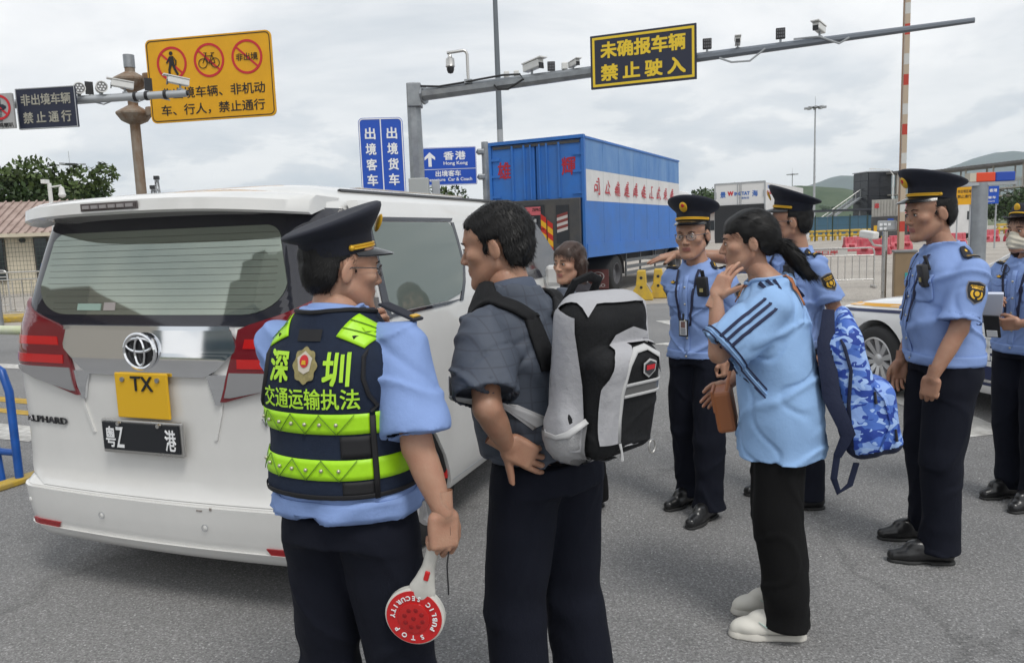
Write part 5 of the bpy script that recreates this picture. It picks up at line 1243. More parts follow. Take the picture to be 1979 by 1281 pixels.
# ------------------------------------------------------------------ white box truck
wt = empty('box_truck', (12.0 - .848 * 1.2, 36.0 + .53 * 1.2, 0), R(-32), 'white box lorry with blue and red lettering behind the woman', 'truck')
MB().box((0, 4.3, 2.35), (2.3, 8.5, 2.5)).build('box_core', tw, wt)
for s in (-1, 1):
    d = MB().box((s * .59, -.02, 3.12), (1.16, .05, .98)).build('rear_door', mat('door_white', (.68, .68, .68), .45), wt)
    MB().tube((s * .08, -.06, 2.6), (s * .08, -.06, 3.6), .02).build('lock_bar', grey_paint, d); MB().box((s * 1.13, -.05, 3.1), (.08, .04, .3)).build('hinge', grey_paint, d)
    MB().box((s * 1.165, -.02, 2.35), (.07, .08, 2.6)).build('rear_post', grey_paint, wt)
    for k in range(6): MB().box((s * 1.17, .7 + 1.42 * k, 2.35), (.03, 1.40, 2.46)).build('panel', tw, wt)
MB().box((0, -.02, 3.63), (2.36, .08, .08)).build('rear_frame', grey_paint, wt)
MB().box((0, -.10, 1.72), (2.3, .1, 1.75)).build('tail_lift', mat('lift_black', (.02, .022, .026), .5), wt)
for ch, x in (('景', -.78), ('海', .72)): text(ch, UP(x, 3.12, -.05), .26, .28, mat('logo_blue', (.03, .13, .45), .5), wt, .03)
text('W', UP(-.42, 3.16, -.05), .28, .22, red_s, wt, .06); text('INGTAT', UP(.12, 3.14, -.05), .72, .17, MATS['logo_blue'], wt, .05); text('一道物流', UP(.2, 2.93, -.05), .5, .1, MATS['logo_blue'], wt, .01)
Ms = Matrix.Translation((1.19, .75, 3.15)) @ Matrix(((0, 0, 1, 0), (1, 0, 0, 0), (0, 1, 0, 0), (0, 0, 0, 1)))
text('0755-63677', Ms, 1.0, .16, red_s, wt, .02); text('香港', Ms @ Matrix.Translation((0, .26, 0)), .7, .16, MATS['logo_blue'], wt)
for s in (-1, 1):
    for y in (1.6, 7.9): wheel(wt, (s * 1.0, y, .48), .48, .28, s, rr=.55, rim_m=MATS['truck_rim'], truck=True)
MB().box((0, 4.2, .8), (.9, 8.2, .3)).build('chassis', hubdark, wt)
mb = MB(); mb.box((0, 9.75, 1.7), (2.3, 1.9, 2.2), bev=.14); mb.build('cab', tw, wt); mb = MB(); mb.box((1.16, 9.9, 2.1), (.02, 1.0, .7)); mb.build('cab_window', dglass, wt); mb = MB(); mb.box((1.3, 10.5, 2.1), (.2, .12, .5), bev=.03); mb.build('mirror', black, wt)
# ------------------------------------------------------------------ container truck, far truck
ct = empty('container_truck', (27.9, 56.5, 0), R(-32), 'container lorry with dark rear and tall red side column left of the boom', 'truck')
MB().box((0, 5, 2.55), (2.4, 10, 1.25)).build('container', mat('container_grey', (.42, .41, .38), .6, var=.2, vscale=2), ct)
for k in range(12): MB().box((-1.1 + .2 * k, -.03, 2.55), (.08, .06, 1.2)).build('corrugation', MATS['container_grey'], ct)
text('忠', UP(-.85, 2.75, -.07), .34, .36, red_s, ct, .04)
rr_ = MB().box((0, -.05, 1.22), (2.4, .2, 1.4)).build('rear_frame', tdark, ct)
for x, z, w_, h_, m_ in ((-.05, 1.45, .8, .45, 'lift_dark'), (.1, 1.7, .4, .12, 'sign_blue'), (-.0, 1.2, .45, .3, 'sign_red'), (-.9, 1.0, .22, .6, 'hazard_yellow'), (.7, 1.1, .2, .4, 'hazard_red')): MB().box((x, -.17, z), (w_, .02, h_)).build('rear_sign', MATS[m_], rr_)
cr = MB().box((1.1, -.02, 1.9), (.42, .12, 2.2)).build('red_column', mat('column_red', (.48, .02, .03), .5), ct)
V_ = text('LUCKY LAND', Matrix.Translation((1.1, -.09, 2.1)) @ Matrix.Rotation(R(90), 4, 'X') @ Matrix.Rotation(R(90), 4, 'Z'), 1.5, .22, wht_s, cr, .02)
for s in (-1, 1):
    for y in (1.2, 2.5, 8.5): wheel(ct, (s * 1.0, y, .5), .5, .28, s, rr=.55, rim_m=MATS['truck_rim'], truck=True)
MB().box((0, 5, .95), (1.0, 9.6, .3)).build('chassis', mat('chassis_red', (.25, .02, .03), .6), ct)
ft = empty('white_truck', (33.9, 57.0, 0), R(80), 'white lorry cab facing right behind the tall officer’s cap'.replace('’', "'"), 'truck')
mb = MB(); mb.M = frame((0, 0, 0), (1, 0, 0), (0, 0, 1)); mb.M = Matrix.Translation((1.15, 0, 0)) @ Matrix(((0, 0, -1, 0), (-1, 0, 0, 0), (0, 1, 0, 0), (0, 0, 0, 1)))
mb.prism([(-2.6, .5), (.95, .5), (.95, 1.35), (.75, 2.1), (.1, 2.55), (-1.0, 3.1), (-2.6, 3.3)], 0, 2.3); mb.build('cab', tw, ft, bevel=.05)
for s in (-1, 1):
    wheel(ft, (s * .98, -.1, .48), .48, .28, s, rr=.55, rim_m=MATS['truck_rim'], truck=True); wheel(ft, (s * .98, 2.3, .48), .48, .28, s, rr=.55, rim_m=MATS['truck_rim'], truck=True)
    MB().box((s * 1.16, .05, 1.8), (.03, .8, .6)).build('cab_window', dglass, ft); MB().box((s * 1.3, -.65, 1.85), (.2, .1, .4)).build('mirror', black, ft)

# ------------------------------------------------------------------ patrol car (left side and front corner in view)
pc = empty('patrol_car', (4.25, 7.31, 0), R(13.9), 'white patrol car with yellow and navy stripes and dark lettered door', 'car')
car_w = mat('car_white', (.80, .80, .80), .2, coat=.7)
sta = []   # y, sill half width, z list for x fractions
def cs(y, w, zs, zb, zt, zc):  # half width, sill, bulge, shoulder, centre
    prof = [(.0, zs), (w * .80, zs), (w * .94, zs + .04), (w, zb), (w * .985, (zb + zt) / 2), (w * .95, zt), (w * .86, zt + (zc - zt) * .45), (w * .6, zt + (zc - zt) * .8), (0, zc)]
    return [(-x, y, z) for x, z in prof] + [(x, y, z) for x, z in prof[-2:0:-1]]
S_ = [(.95, .50, .26, .45, .60, .62), (.90, .66, .22, .46, .66, .70), (.78, .80, .20, .48, .72, .78), (.55, .86, .19, .52, .78, .85), (.2, .875, .19, .55, .83, .91), (-.2, .878, .19, .56, .87, .955), (-.6, .878, .19, .56, .90, .99), (-1.1, .88, .19, .56, .92, .99), (-2.0, .88, .19, .56, .94, .97), (-2.9, .875, .19, .56, .96, .99), (-3.4, .82, .24, .56, .95, .98), (-3.6, .70, .30, .56, .88, .92)]
ys_ = np.concatenate([np.linspace(.95, -.6, 24), np.linspace(-.75, -3.6, 24)]); A_ = np.array(S_)[::-1]
rows = [cs(y, *[float(np.interp(y, A_[:, 0], A_[:, i])) for i in range(1, 6)]) for y in ys_]
mb = MB(); mb.grid(rows, False, True); n_ = len(rows[0]); mb.add(rows[0], [tuple(range(n_))]); mb.add(rows[-1], [tuple(range(n_))]); cb = mb.build('body', [car_w], pc, smooth=True)
md = cb.modifiers.new('s', 'SUBSURF'); md.levels = md.render_levels = 1
bool_cut(cb, [cutter((-.75, 0, .33), .375, .55, pc), cutter((.75, 0, .33), .375, .55, pc), cutter((-.75, -2.7, .33), .375, .55, pc), cutter((.75, -2.7, .33), .375, .55, pc)])
for s in (-1, 1):
    for y in (0, -2.7): wheel(pc, (s * .775, y, .325), .325, .205, s, 10)
MB().box((0, -1.35, .42), (1.0, 3.6, .3)).build('underbody', hubdark, pc)
gh = MB(); pr = [(-.62, .97, .74), (-1.35, 1.40, .58), (-1.7, 1.455, .56), (-2.3, 1.45, .555), (-2.9, 1.30, .57), (-3.3, .98, .70)]
gh.grid([[(-.78, y, .93), (-(w + (.78 - w) * .45), y, .93 + (z - .93) * .55), (-w, y, z), (-w * .6, y, z + .015), (w * .6, y, z + .015), (w, y, z), (w + (.78 - w) * .45, y, .93 + (z - .93) * .55), (.78, y, .93)] for y, z, w in pr]); gh.build('glasshouse', dglass, pc, smooth=True)
rf = MB(); rf.grid([[(x * w * 1.02, y, z + .024 - .01 * abs(x) ** 3) for x in np.linspace(-1, 1, 9)] for y, z, w in pr[1:5]]); rf.build('roof', car_w, pc, smooth=True)
for s in (-1, 1):
    mb = MB(); mb.path([(s * .80, -.50, .95), (s * .68, -1.0, 1.20), (s * .585, -1.40, 1.43)], .032, 6, flat=.7); mb.build('windscreen_pillar', car_w, pc, smooth=True)
    MB().box((s * .74, -1.95, 1.18), (.03, .07, .5), ry=-s * R(22)).build('door_pillar', black, pc)
    mb = MB(); mb.box((s * .98, -.85, 1.02), (.18, .09, .13), bev=.03); mb.build('wing_mirror', car_w, pc)
MB().box((0, -1.75, 1.53), (1.1, .28, .12), bev=.03).build('light_bar', mat('bar_blue', (.02, .08, .4), .2), pc)
bpy.context.view_layer.update(); cbv = bvh_of(cb)
def car_patch(name, rows, m, off=.003, n=16, side=-1):
    """rows of (y0,y1,z) pushed sideways on to the body"""
    P = []
    for r_ in rows:
        z0, ya, yb = r_; P.append(wrap_pts(cbv, [(side * 1.5, ya + (yb - ya) * j / n, z0 if not callable(z0) else z0(j / n)) for j in range(n + 1)], (-side, 0, 0), off))
    mb = MB(); mb.grid(P); return mb.build(name, m, pc, smooth=True)
car_patch('yellow_stripe', [((lambda t: .80 + .055 * t), .62, -.62), ((lambda t: .825 + .062 * t), .60, -.62)], mat('stripe_yellow', (.75, .37, .03), .35)); car_patch('navy_stripe', [((lambda t: .745 + .055 * t), .66, -.62), ((lambda t: .775 + .055 * t), .64, -.62)], mat('stripe_navy', (.015, .025, .09), .35))
car_patch('navy_door', [(z, -.72, -1.72) for z in np.linspace(.30, .90, 26)], MATS['stripe_navy'], .004, 30)
car_patch('door_gap', [(.25, -.655, -.665), (.5, -.655, -.665), (.9, -.655, -.665)], black, .0035, 2); car_patch('side_trim', [(.33, -.72, -1.9), (.355, -.72, -1.9)], chrome, .008)
car_patch('headlamp', [(.62, .80, .50), (.66, .83, .40), (.71, .80, .33), (.735, .70, .36)], mat('headlamp', (.60, .60, .50), .1, coat=.8), .006, 10)
V, Fc = fit_text('通', .36, .34, .03); P = wrap_pts(cbv, [(-1.5, -1.20 - p[0], .63 + p[1]) for p in V], (1, 0, 0), .006); mesh_obj('lettering', P, Fc, wht_s, pc, False)
mb = MB(); mb.grid([[(-.80 * q, -.50 - .05 * q, .985), (-.80 * q, -.58 - .05 * q, 1.0)] for q in np.linspace(-1, 1, 9)]); mb.build('cowl', black, pc)
# ------------------------------------------------------------------ buildings behind the viewer (they show in the van glass and chrome)
towers = [(-85, -57, 11, 10, 48, 'stepped glass office tower behind the viewer, mirrored in the van window'), (-64, -76, 12, 12, 60, 'tall slab tower behind the viewer, mirrored at the right of the van window'), (-100, -26, 14, 12, 22, 'low apartment block behind the viewer, mirrored left in the van window'), (-104, -38, 10, 12, 25, 'small block beside the stepped tower behind the viewer')]
bm_w = mat('tower_wall', (.34, .36, .36), .6, var=.15, vscale=.3); bm_g = mat('tower_glass', (.08, .12, .15), .1, spec=.8)
for x, y, w_, d_, h_, l in towers:
    t = empty('office_tower', (x, y, 0), R(random.uniform(-15, 15)), l, 'building', 'towers behind the viewer')
    mb = MB(); mb.box((0, 0, h_ * .44), (w_, d_, h_ * .88)); mb.box((0, 0, h_ * .92), (w_ * .7, d_ * .7, h_ * .1)); mb.box((0, 0, h_ * .985), (w_ * .4, d_ * .4, h_ * .05)); mb.build('wall', bm_w, t)
    for k in range(int(h_ * .85 / 3.2)):
        MB().box((0, 0, 2.0 + 3.2 * k), (w_ + .16, d_ + .16, 1.5)).build('window_band', bm_g, t)
gt = empty('port_hall', (-38, -6, 0), R(60), 'port hall with slanted steel roof frames behind the viewer, mirrored in the van window', 'building', 'towers behind the viewer')
MB().box((0, 0, 5), (12, 8, 10)).build('wall', mat('hall_wall', (.40, .37, .32), .7), gt); MB().box((0, 0, 11), (15, 11, 1.0), ry=R(14)).build('roof', mat('hall_roof', (.24, .2, .18), .7), gt)
for k in range(5): MB().path([(-6 + 3 * k, 4.4, 0), (-4 + 3 * k, 5.6, 10)], .35, 6).build('strut', grey_paint, gt)
# ------------------------------------------------------------------ people
skin = mat('skin', (.45, .262, .178), .48, var=.16, vscale=16, vcol=(.40, .205, .135), sss=.2, bump=.25, bscale=190, rvar=.1); skin_t = mat('skin_tan', (.405, .228, .15), .48, var=.16, vscale=16, vcol=(.36, .18, .115), sss=.2, bump=.25, bscale=190, rvar=.1); lip = mat('lips', (.33, .13, .105), .4)
hair_m = mat('black_hair', (.008, .0075, .0075), .5, spec=.3); hair_b = mat('brown_hair', (.045, .022, .014), .4)
navy_c = mat('navy_cloth', (.0055, .007, .0145), .9, spec=.25, bump=.2, bscale=350, bump2=.35, b2scale=7, ridge=.9, rscale=5.5, stretch=(1, 1, .6)); black_c = mat('black_cloth', (.0042, .0042, .0046), .9, spec=.25, bump=.2, bscale=350, bump2=.35, b2scale=7, ridge=.9, rscale=5.5, stretch=(1, 1, .6))
cap_m = mat('cap_navy', (.0095, .0115, .022), .8, bump=.2, bscale=400, sheen=.03); blue_c = mat('uniform_blue', (.235, .345, .645), .78, spec=.3, bump=.2, bscale=400, bump2=.30, b2scale=8.5, var=.04, vscale=5, ridge=.9, rscale=5.5)
tee_c = mat('tee_blue', (.275, .445, .725), .82, spec=.3, bump=.2, bscale=350, bump2=.35, b2scale=7.5, ridge=.9, rscale=4.6); visor_m = mat('visor_black', (.012, .012, .014), .22, coat=.4)
gold = mat('gold_thread', (.72, .42, .03), .4, .3); silver = mat('silver_button', (.55, .52, .42), .3, .8); vest_m = mat('vest_navy', (.013, .022, .047), .78, spec=.3, bump=.5, bscale=700, bump2=.25, b2scale=8, var=.2, vscale=40, ridge=.3); lime = mat('reflective_lime', (.40, .78, .012), .42, var=.08, vscale=30, bump=.3, bscale=50); lime_t = mat('lime_print', (.44, .76, .04), .5); vest_k = mat('vest_binding', (.008, .008, .010), .7)
shoe_k = mat('black_leather', (.012, .012, .013), .28, spec=.6, bump=.25, bscale=40); sole_k = mat('shoe_sole', (.02, .02, .02), .7); shoe_w = mat('white_leather', (.68, .66, .60), .5, bump=.1, bscale=60); sole_w = mat('white_sole', (.55, .53, .48), .6)
eye_w = mat('eye_white', (.55, .52, .50), .3); eye_d = mat('eye_dark', (.012, .009, .008), .15); frame_m = mat('glasses_metal', (.16, .16, .17), .25, .9); lens_m = mat('glasses_lens', (.9, .9, .9), .02, alpha=.13, spec=.8)
def polo_material():
    m = bpy.data.materials.new('polo_check'); m.use_nodes = True; t = m.node_tree; L = t.links.new; b = t.nodes['Principled BSDF']; co = t.nodes.new('ShaderNodeTexCoord').outputs['Object']
    def wave(axis, sc):
        w = t.nodes.new('ShaderNodeTexWave'); w.bands_direction = axis; w.inputs['Scale'].default_value = sc; w.inputs['Distortion'].default_value = .6; w.inputs['Detail'].default_value = 1; L(co, w.inputs['Vector'])
        r = t.nodes.new('ShaderNodeValToRGB'); r.color_ramp.elements[0].position = .95; r.color_ramp.elements[1].position = 1.0; L(w.outputs['Fac'], r.inputs[0]); return r.outputs[0]
    mx = t.nodes.new('ShaderNodeMath'); mx.operation = 'MAXIMUM'; L(wave('Z', 7.5), mx.inputs[0]); L(wave('X', 7.5), mx.inputs[1])
    mc = t.nodes.new('ShaderNodeMixRGB'); mc.inputs[1].default_value = (.060, .073, .100, 1); mc.inputs[2].default_value = (.047, .055, .076, 1); L(mx.outputs[0], mc.inputs[0])
    L(mc.outputs[0], b.inputs['Base Color']); b.inputs['Roughness'].default_value = .7
    n = t.nodes.new('ShaderNodeTexNoise'); n.inputs['Scale'].default_value = 9; n.inputs['Detail'].default_value = 5; L(co, n.inputs['Vector'])
    bp = t.nodes.new('ShaderNodeBump'); bp.inputs['Strength'].default_value = .4; bp.inputs['Distance'].default_value = .02; L(n.outputs[0], bp.inputs['Height']); rn = t.nodes.new('ShaderNodeTexNoise'); rn.noise_type = 'RIDGED_MULTIFRACTAL'; rn.inputs['Scale'].default_value = 5; rn.inputs['Detail'].default_value = 2; rn.inputs['Distortion'].default_value = .7; L(co, rn.inputs['Vector']); b2 = t.nodes.new('ShaderNodeBump'); b2.inputs['Strength'].default_value = .8; b2.inputs['Distance'].default_value = .022; L(rn.outputs[0], b2.inputs['Height']); L(bp.outputs[0], b2.inputs['Normal']); L(b2.outputs[0], b.inputs['Normal']); return m
polo_c = polo_material()
# ---------------- head (shared by all, origin between the ears at eye height, facing +Y)
def make_head(f=1.0):
    v = Vol((-.11, -.135, -.20), (.11, .145, .14), .0036)
    v.ell((0, -.016, .032), (.0765, .098, .083), 0)
    v.ell((0, .038, .036), (.064, .050, .056), .03)
    v.ell((0, .034, -.049), (.058, .058, .073), .03)
    for s in (-1, 1):
        v.cone((s * .050, .0, -.055), (s * .024, .066, -.105), .018 * f, .013, .03)
        v.ell((s * .044, .060, -.022), (.022, .022, .018), .025)
    v.ell((0, .076, -.108), (.019 * f, .014, .014), .022)
    v.cone((-.030, .081, .020), (.030, .081, .020), .0105 * f, .0105 * f, .02)
    v.cone((0, .086, .010), (0, .106, -.034), .0065, .0105, .012)
    for s in (-1, 1):
        v.ell((s * .0125, .097, -.038), (.0085, .010, .0075), .006)
        v.ell((s * .032, .100, -.001), (.0185, .013, .0105), .014, 's')
        v.ell((s * .032, .079, -.003), (.0145, .0135, .0125), .003)
    v.ell((0, .082, -.0635), (.024, .013, .0065), .008); v.ell((0, .081, -.074), (.020, .012, .0065), .008); v.ell((0, .098, -.0685), (.022, .008, .0016), .003, 's')
    v.ell((0, .105, -.052), (.004, .008, .009), .005, 's')
    for s in (-1, 1):
        M = Matrix.Rotation(R(18 * s), 3, 'Z') @ Matrix.Rotation(R(-12), 3, 'X')
        v.ell((s * .079, -.010, -.010), (.0065, .0185, .031), .006, 'u', M); v.ell((s * .0865, -.004, -.006), (.004, .009, .016), .003, 's', M)
    v.chain([(0, -.022, -.05), (0, -.034, -.12), (0, -.048, -.22)], [.050 * f, .051 * f, .056 * f], .02)
    return v.mesh(1)
HEAD_M = make_head(); HEAD_F = make_head(.84)
def lip_pick(C): return ((np.abs(C[:, 0]) < .022) & (C[:, 1] > .082) & (C[:, 2] < -.0585) & (C[:, 2] > -.0795)).astype(int)
def make_hair(style):
    v = Vol((-.12, -.19, -.16), (.12, .13, .15), .0042)
    g = .0 if style == 'cap' else .010
    v.ell((0, -.018, .034 + g * .3), (.0785 + g * .5, .1005 + g * .4, .086 + g), 0); v.ell((0, -.030, -.015), (.0745, .0835, .068), .02)
    if style != 'cap': v.ell((0, .046, .052), (.066, .046, .050), .02)
    sh = 0 if style == 'cap' else .0
    ys = np.array([-.13, -.085, -.05, -.036, -.028, .008, .013, .027, .034, .06, .085, .11]); zs = {'cap': [-.075, -.072, -.06, -.03, .020, .024, -.010, -.010, .03, .06, .08, .1], 'short': [-.08, -.078, -.064, -.035, .020, .024, -.018, -.018, .035, .058, .066, .07],
          'pony': [-.075, -.065, -.05, -.03, .008, .014, -.010, -.006, .012, .030, .034, .036], 'bob': [-.15, -.15, -.15, -.15, -.145, -.135, -.12, -.06, -.01, .03, .05, .06]}[style]
    if style == 'bob': v.chain([(-.07, -.03, 0), (-.075, -.03, -.13)], [.03, .025], .03); v.chain([(.07, -.03, 0), (.075, -.03, -.13)], [.03, .025], .03); v.ell((0, -.06, -.08), (.07, .05, .08), .03)
    X, Y, Z = v.ax[0][:, None, None], v.ax[1][None, :, None], v.ax[2][None, None, :]
    if style == 'pony': v.chain([(0, -.10, .0), (0, -.125, -.02)], [.035, .018], .02)
    if style == 'bun': pass
    zl = np.interp(v.ax[1], ys, zs)[None, :, None].astype(np.float32)
    jag = .006 * np.sin(X * 260 + Y * 90) if style in ('short',) else .003 * np.sin(X * 200 + Y * 120)
    v.D = np.maximum(v.D, (zl + jag - Z).astype(np.float32) * .8)
    v.warp(lambda X, Y, Z: .0016 * vnoise(X * 130, Y * 130, Z * 130, 3) * (1.6 if style == 'short' else 1.0))
    out = [v.mesh()]
    if style == 'pony':
        v = Vol((-.06, -.30, -.24), (.06, -.06, .04), .004)
        v.chain([(0, -.105, -.018), (0, -.14, -.030), (0, -.175, -.075), (-.004, -.205, -.125), (-.01, -.245, -.150)], [.020, .030, .033, .025, .004], .014)
        for q in range(9):
            a = q * .7; v.chain([(.012 * math.cos(a), -.15 + .008 * math.sin(a), -.05), (.016 * math.cos(a), -.19 + .012 * math.sin(a), -.11), (.02 * math.cos(a) - .005, -.225 - .02 * math.sin(a), -.145 - .012 * math.cos(a))], [.012, .010, .002], .004)
        v.warp(lambda X, Y, Z: .0016 * np.sin(X * 520 + Y * 130)); out.append(v.mesh())
    # real strands lying on the mass
    rs = np.random.RandomState(3); extra = []
    for vi_, (V, Q) in enumerate(out):
        a, b_, c_ = V[Q[:, 0]], V[Q[:, 1]], V[Q[:, 2]]; nn = np.cross(b_ - a, c_ - a); nn /= np.linalg.norm(nn, axis=1)[:, None] + 1e-9
        n = 5200 if style in ('pony', 'bob') else 4200; idx = rs.randint(0, len(Q), n); P = V[Q[idx]].mean(1); N_ = nn[idx]
        if style == 'pony' and vi_ == 0: F = np.array([0, -.13, -.02]) - P
        elif style == 'pony': F = np.tile([0, -.55, -.8], (n, 1))
        elif style == 'bob': F = np.tile([0, -.15, -1.], (n, 1))
        else: F = np.stack([P[:, 0] * 2.0, -.25 - P[:, 1] * 1.5, -.55 + 0 * P[:, 0]], 1)
        F = F / (np.linalg.norm(F, axis=1)[:, None] + 1e-9) + rs.normal(size=(n, 3)) * (.30 if style in ('short', 'cap') else .10); F -= N_ * (F * N_).sum(1)[:, None] * .9; F /= np.linalg.norm(F, axis=1)[:, None] + 1e-9
        ln = (rs.uniform(.010, .018, n) if style in ('short', 'cap') else rs.uniform(.03, .055, n))[:, None]; lift = (.32 if style == 'short' else .12 if style == 'cap' else .03); S_ = np.cross(F, N_) * .0007
        p1 = P + F * ln * .5 + N_ * ln * lift * .4; p2 = P + F * ln + N_ * ln * lift
        W_ = np.zeros((n * 4, 3)); W_[0::4] = P - S_ - N_ * .001; W_[1::4] = P + S_ - N_ * .001; W_[2::4] = p1 + S_; W_[3::4] = p1 - S_; extra.append((W_, np.arange(n * 4).reshape(n, 4)))
        W2 = np.zeros((n * 4, 3)); W2[0::4] = p1 - S_; W2[1::4] = p1 + S_; W2[2::4] = p2 + S_ * .2; W2[3::4] = p2 - S_ * .2; extra.append((W2, np.arange(n * 4).reshape(n, 4)))
    return out + extra
HAIR = {k: make_hair(k) for k in ('cap', 'short', 'pony', 'bob')}
def hand_vq(curl, thumb='rest', spread=2.0, s=1.0):
    """hand along +Y, palm down (-Z), thumb towards +X"""
    v = Vol((-.075, -.06, -.12), (.10, .21, .06), .0031)
    v.chain([(0, -.06, 0), (0, .0, 0)], [.0250, .0262], .015, fl=((0, 0, 1), .86)); v.box((0, .048, 0), (.040, .046, .0135), .0125, .018); v.ell((.026, .03, -.010), (.019, .032, .015), .015); v.ell((-.026, .035, -.008), (.013, .035, .013), .012)
    bx = (.0305, .0105, -.0105, -.029); by = (.088, .093, .089, .078); ln = (.070, .079, .073, .056); rr = (.0086, .0089, .0085, .0074)
    for i in range(4):
        p = np.array([bx[i], by[i], 0.]); sp = math.radians(spread * (1.5 - i)); a = 0; c = curl[i] if isinstance(curl[0], (tuple, list)) else curl
        pts = [np.array([bx[i] * .9, by[i] - .03, 0.]), p.copy()]
        for f, q in zip((.46, .30, .24), c):
            a += math.radians(q); d = np.array([math.sin(sp) * math.cos(a), math.cos(sp) * math.cos(a), -math.sin(a)]); p = p + d * ln[i] * f; pts.append(p.copy())
        v.chain(pts, [rr[i] * 1.15, rr[i] * 1.1, rr[i], rr[i] * .92, rr[i] * .78], .003)
    T = {'rest': [(.028, .016, -.006), (.046, .046, -.018), (.052, .075, -.028), (.050, .098, -.036)], 'out': [(.028, .016, -.004), (.056, .040, -.008), (.080, .060, -.010), (.099, .074, -.010)], 'in': [(.026, .018, -.010), (.040, .048, -.034), (.022, .070, -.048), (.0, .080, -.052)], 'side': [(.028, .016, -.004), (.050, .045, -.006), (.056, .076, -.008), (.055, .100, -.010)]}[thumb]
    v.chain(T, [.0145, .0125, .0108, .0085], .006)
    V, Q = v.mesh(1); return V * s, Q
_hc = {}
def hand(wr, d, n, side, curl, thumb='rest', spread=2.0, s=1.0):
    """place a hand: wrist point, finger direction, palm normal; side +1 right, -1 left"""
    k = (str(curl), thumb, spread)
    if k not in _hc: _hc[k] = hand_vq(curl, thumb, spread)
    V, Q = _hc[k]; d = Vector(d).normalized(); n = Vector(n); n = (n - d * n.dot(d)).normalized()
    z = -n; x = d.cross(z)            # right handed frame: x = d x z
    x = x if side < 0 else -x         # the left hand shows its thumb on +x, palm down
    Mx = np.array([[x[i], d[i], z[i]] for i in range(3)]); P = V * s @ Mx.T + np.array(wr)
    return P, (Q if np.linalg.det(Mx) > 0 else Q[:, ::-1])
RELAX = ((18, 25, 15), (22, 28, 18), (26, 30, 20), (30, 32, 20)); FIST = ((70, 85, 50), (74, 88, 50), (76, 88, 50), (78, 88, 50)); GRIP = ((45, 70, 45), (50, 72, 45), (55, 74, 45), (58, 74, 45)); FLAT = ((4, 6, 4), (3, 5, 3), (5, 6, 4), (9, 8, 5)); TOUCH = ((12, 18, 10), (8, 14, 10), (14, 20, 12), (26, 30, 15)); HALF = ((40, 50, 25), (45, 52, 25), (50, 55, 28), (52, 58, 30))
# ---------------- caps
def peaked_cap(parent, M, badge=True):
    c = bpy.data.objects.new('cap', None); n = 44
    def ring_(z, rx, ry, fr=0.0, dy=0.0): return [(rx * math.cos(2 * math.pi * j / n), dy + ry * math.sin(2 * math.pi * j / n), z + fr * math.sin(2 * math.pi * j / n)) for j in range(n)]
    rows = [ring_(-.004, .0795, .0985), ring_(.0, .0815, .1005), ring_(.042, .0825, .1015, .003), ring_(.047, .086, .105, .007), ring_(.064, .108, .124, .017), ring_(.078, .124, .137, .025), ring_(.087, .130, .142, .029), ring_(.094, .1295, .1415, .031), ring_(.098, .122, .134, .030), ring_(.097, .09, .10, .022), ring_(.095, .045, .05, .011), ring_(.095, .004, .004, 0)]
    bpy.data.objects.remove(c)
    mb = MB(); mb.grid(rows, False, True); o = mb.build('cap', cap_m, parent, smooth=True, M=M, auto=70)
    # visor
    V = []; 
    for k in range(6):
        t = k / 5; V.append([((.080 + .006 * t) * math.cos(a), (.099 + .062 * t * math.sin(a) ** .8) * math.sin(a), .004 - .027 * t ** 1.2 * math.sin(a) ** .7 - .004 * (1 - math.sin(a))) for a in np.linspace(R(14), R(166), 25)])
    mb = MB(); mb.grid(V); mb.grid([[(x, y, z - .004) for x, y, z in r_] for r_ in V]); mb.build('visor', visor_m, o, smooth=True)
    for dz, rr in ((.010, .0038), (.017, .0034)):
        mb = MB(); mb.path([(.0845 * math.cos(a), .1035 * math.sin(a), dz) for a in np.linspace(R(10), R(170), 28)], rr, 6); mb.build('gold_cord', gold, o, smooth=True)
    for s in (-1, 1): MB().ball((s * .0845 * math.cos(R(8)), .1035 * math.sin(R(8)), .013), .0085, 10, 6).build('side_button', gold, o, smooth=True)
    if badge:
        mb = MB(); mb.M = xf((0, .132, .066), rx=R(62)); mb.ball((0, 0, 0), (.021, .027, .006), 16, 8); b = mb.build('badge', gold, o, smooth=True)
        mb = MB(); mb.M = xf((0, .136, .069), rx=R(62)); mb.ball((0, .003, 0), (.011, .013, .005), 12, 6); mb.build('badge_centre', red_s, b, smooth=True)
    return o
def brim_hat(parent, M):
    n = 44
    def ring_(z, rx, ry, up=0.0): return [(rx * math.cos(2 * math.pi * j / n), ry * math.sin(2 * math.pi * j / n), z + up * abs(math.cos(2 * math.pi * j / n)) ** 2) for j in range(n)]
    mb = MB(); mb.grid([ring_(-.012, .115, .150, .035), ring_(-.008, .1, .132, .012), ring_(0, .083, .102, 0), ring_(.03, .084, .103), ring_(.065, .080, .098), ring_(.085, .062, .08), ring_(.094, .03, .04), ring_(.095, .002, .002)], False, True); o = mb.build('hat', cap_m, parent, smooth=True, M=M)
    mb = MB(); mb.path([(.0855 * math.cos(a), .1045 * math.sin(a), .014 + .012 * math.sin(a)) for a in np.linspace(R(30), R(150), 24)], .005, 6); mb.build('gold_cord', gold, o, smooth=True)
    mb = MB(); mb.M = xf((0, .101, .055), rx=R(75)); mb.ball((0, 0, 0), (.019, .024, .006), 16, 8); mb.build('badge', gold, o, smooth=True)
    return o
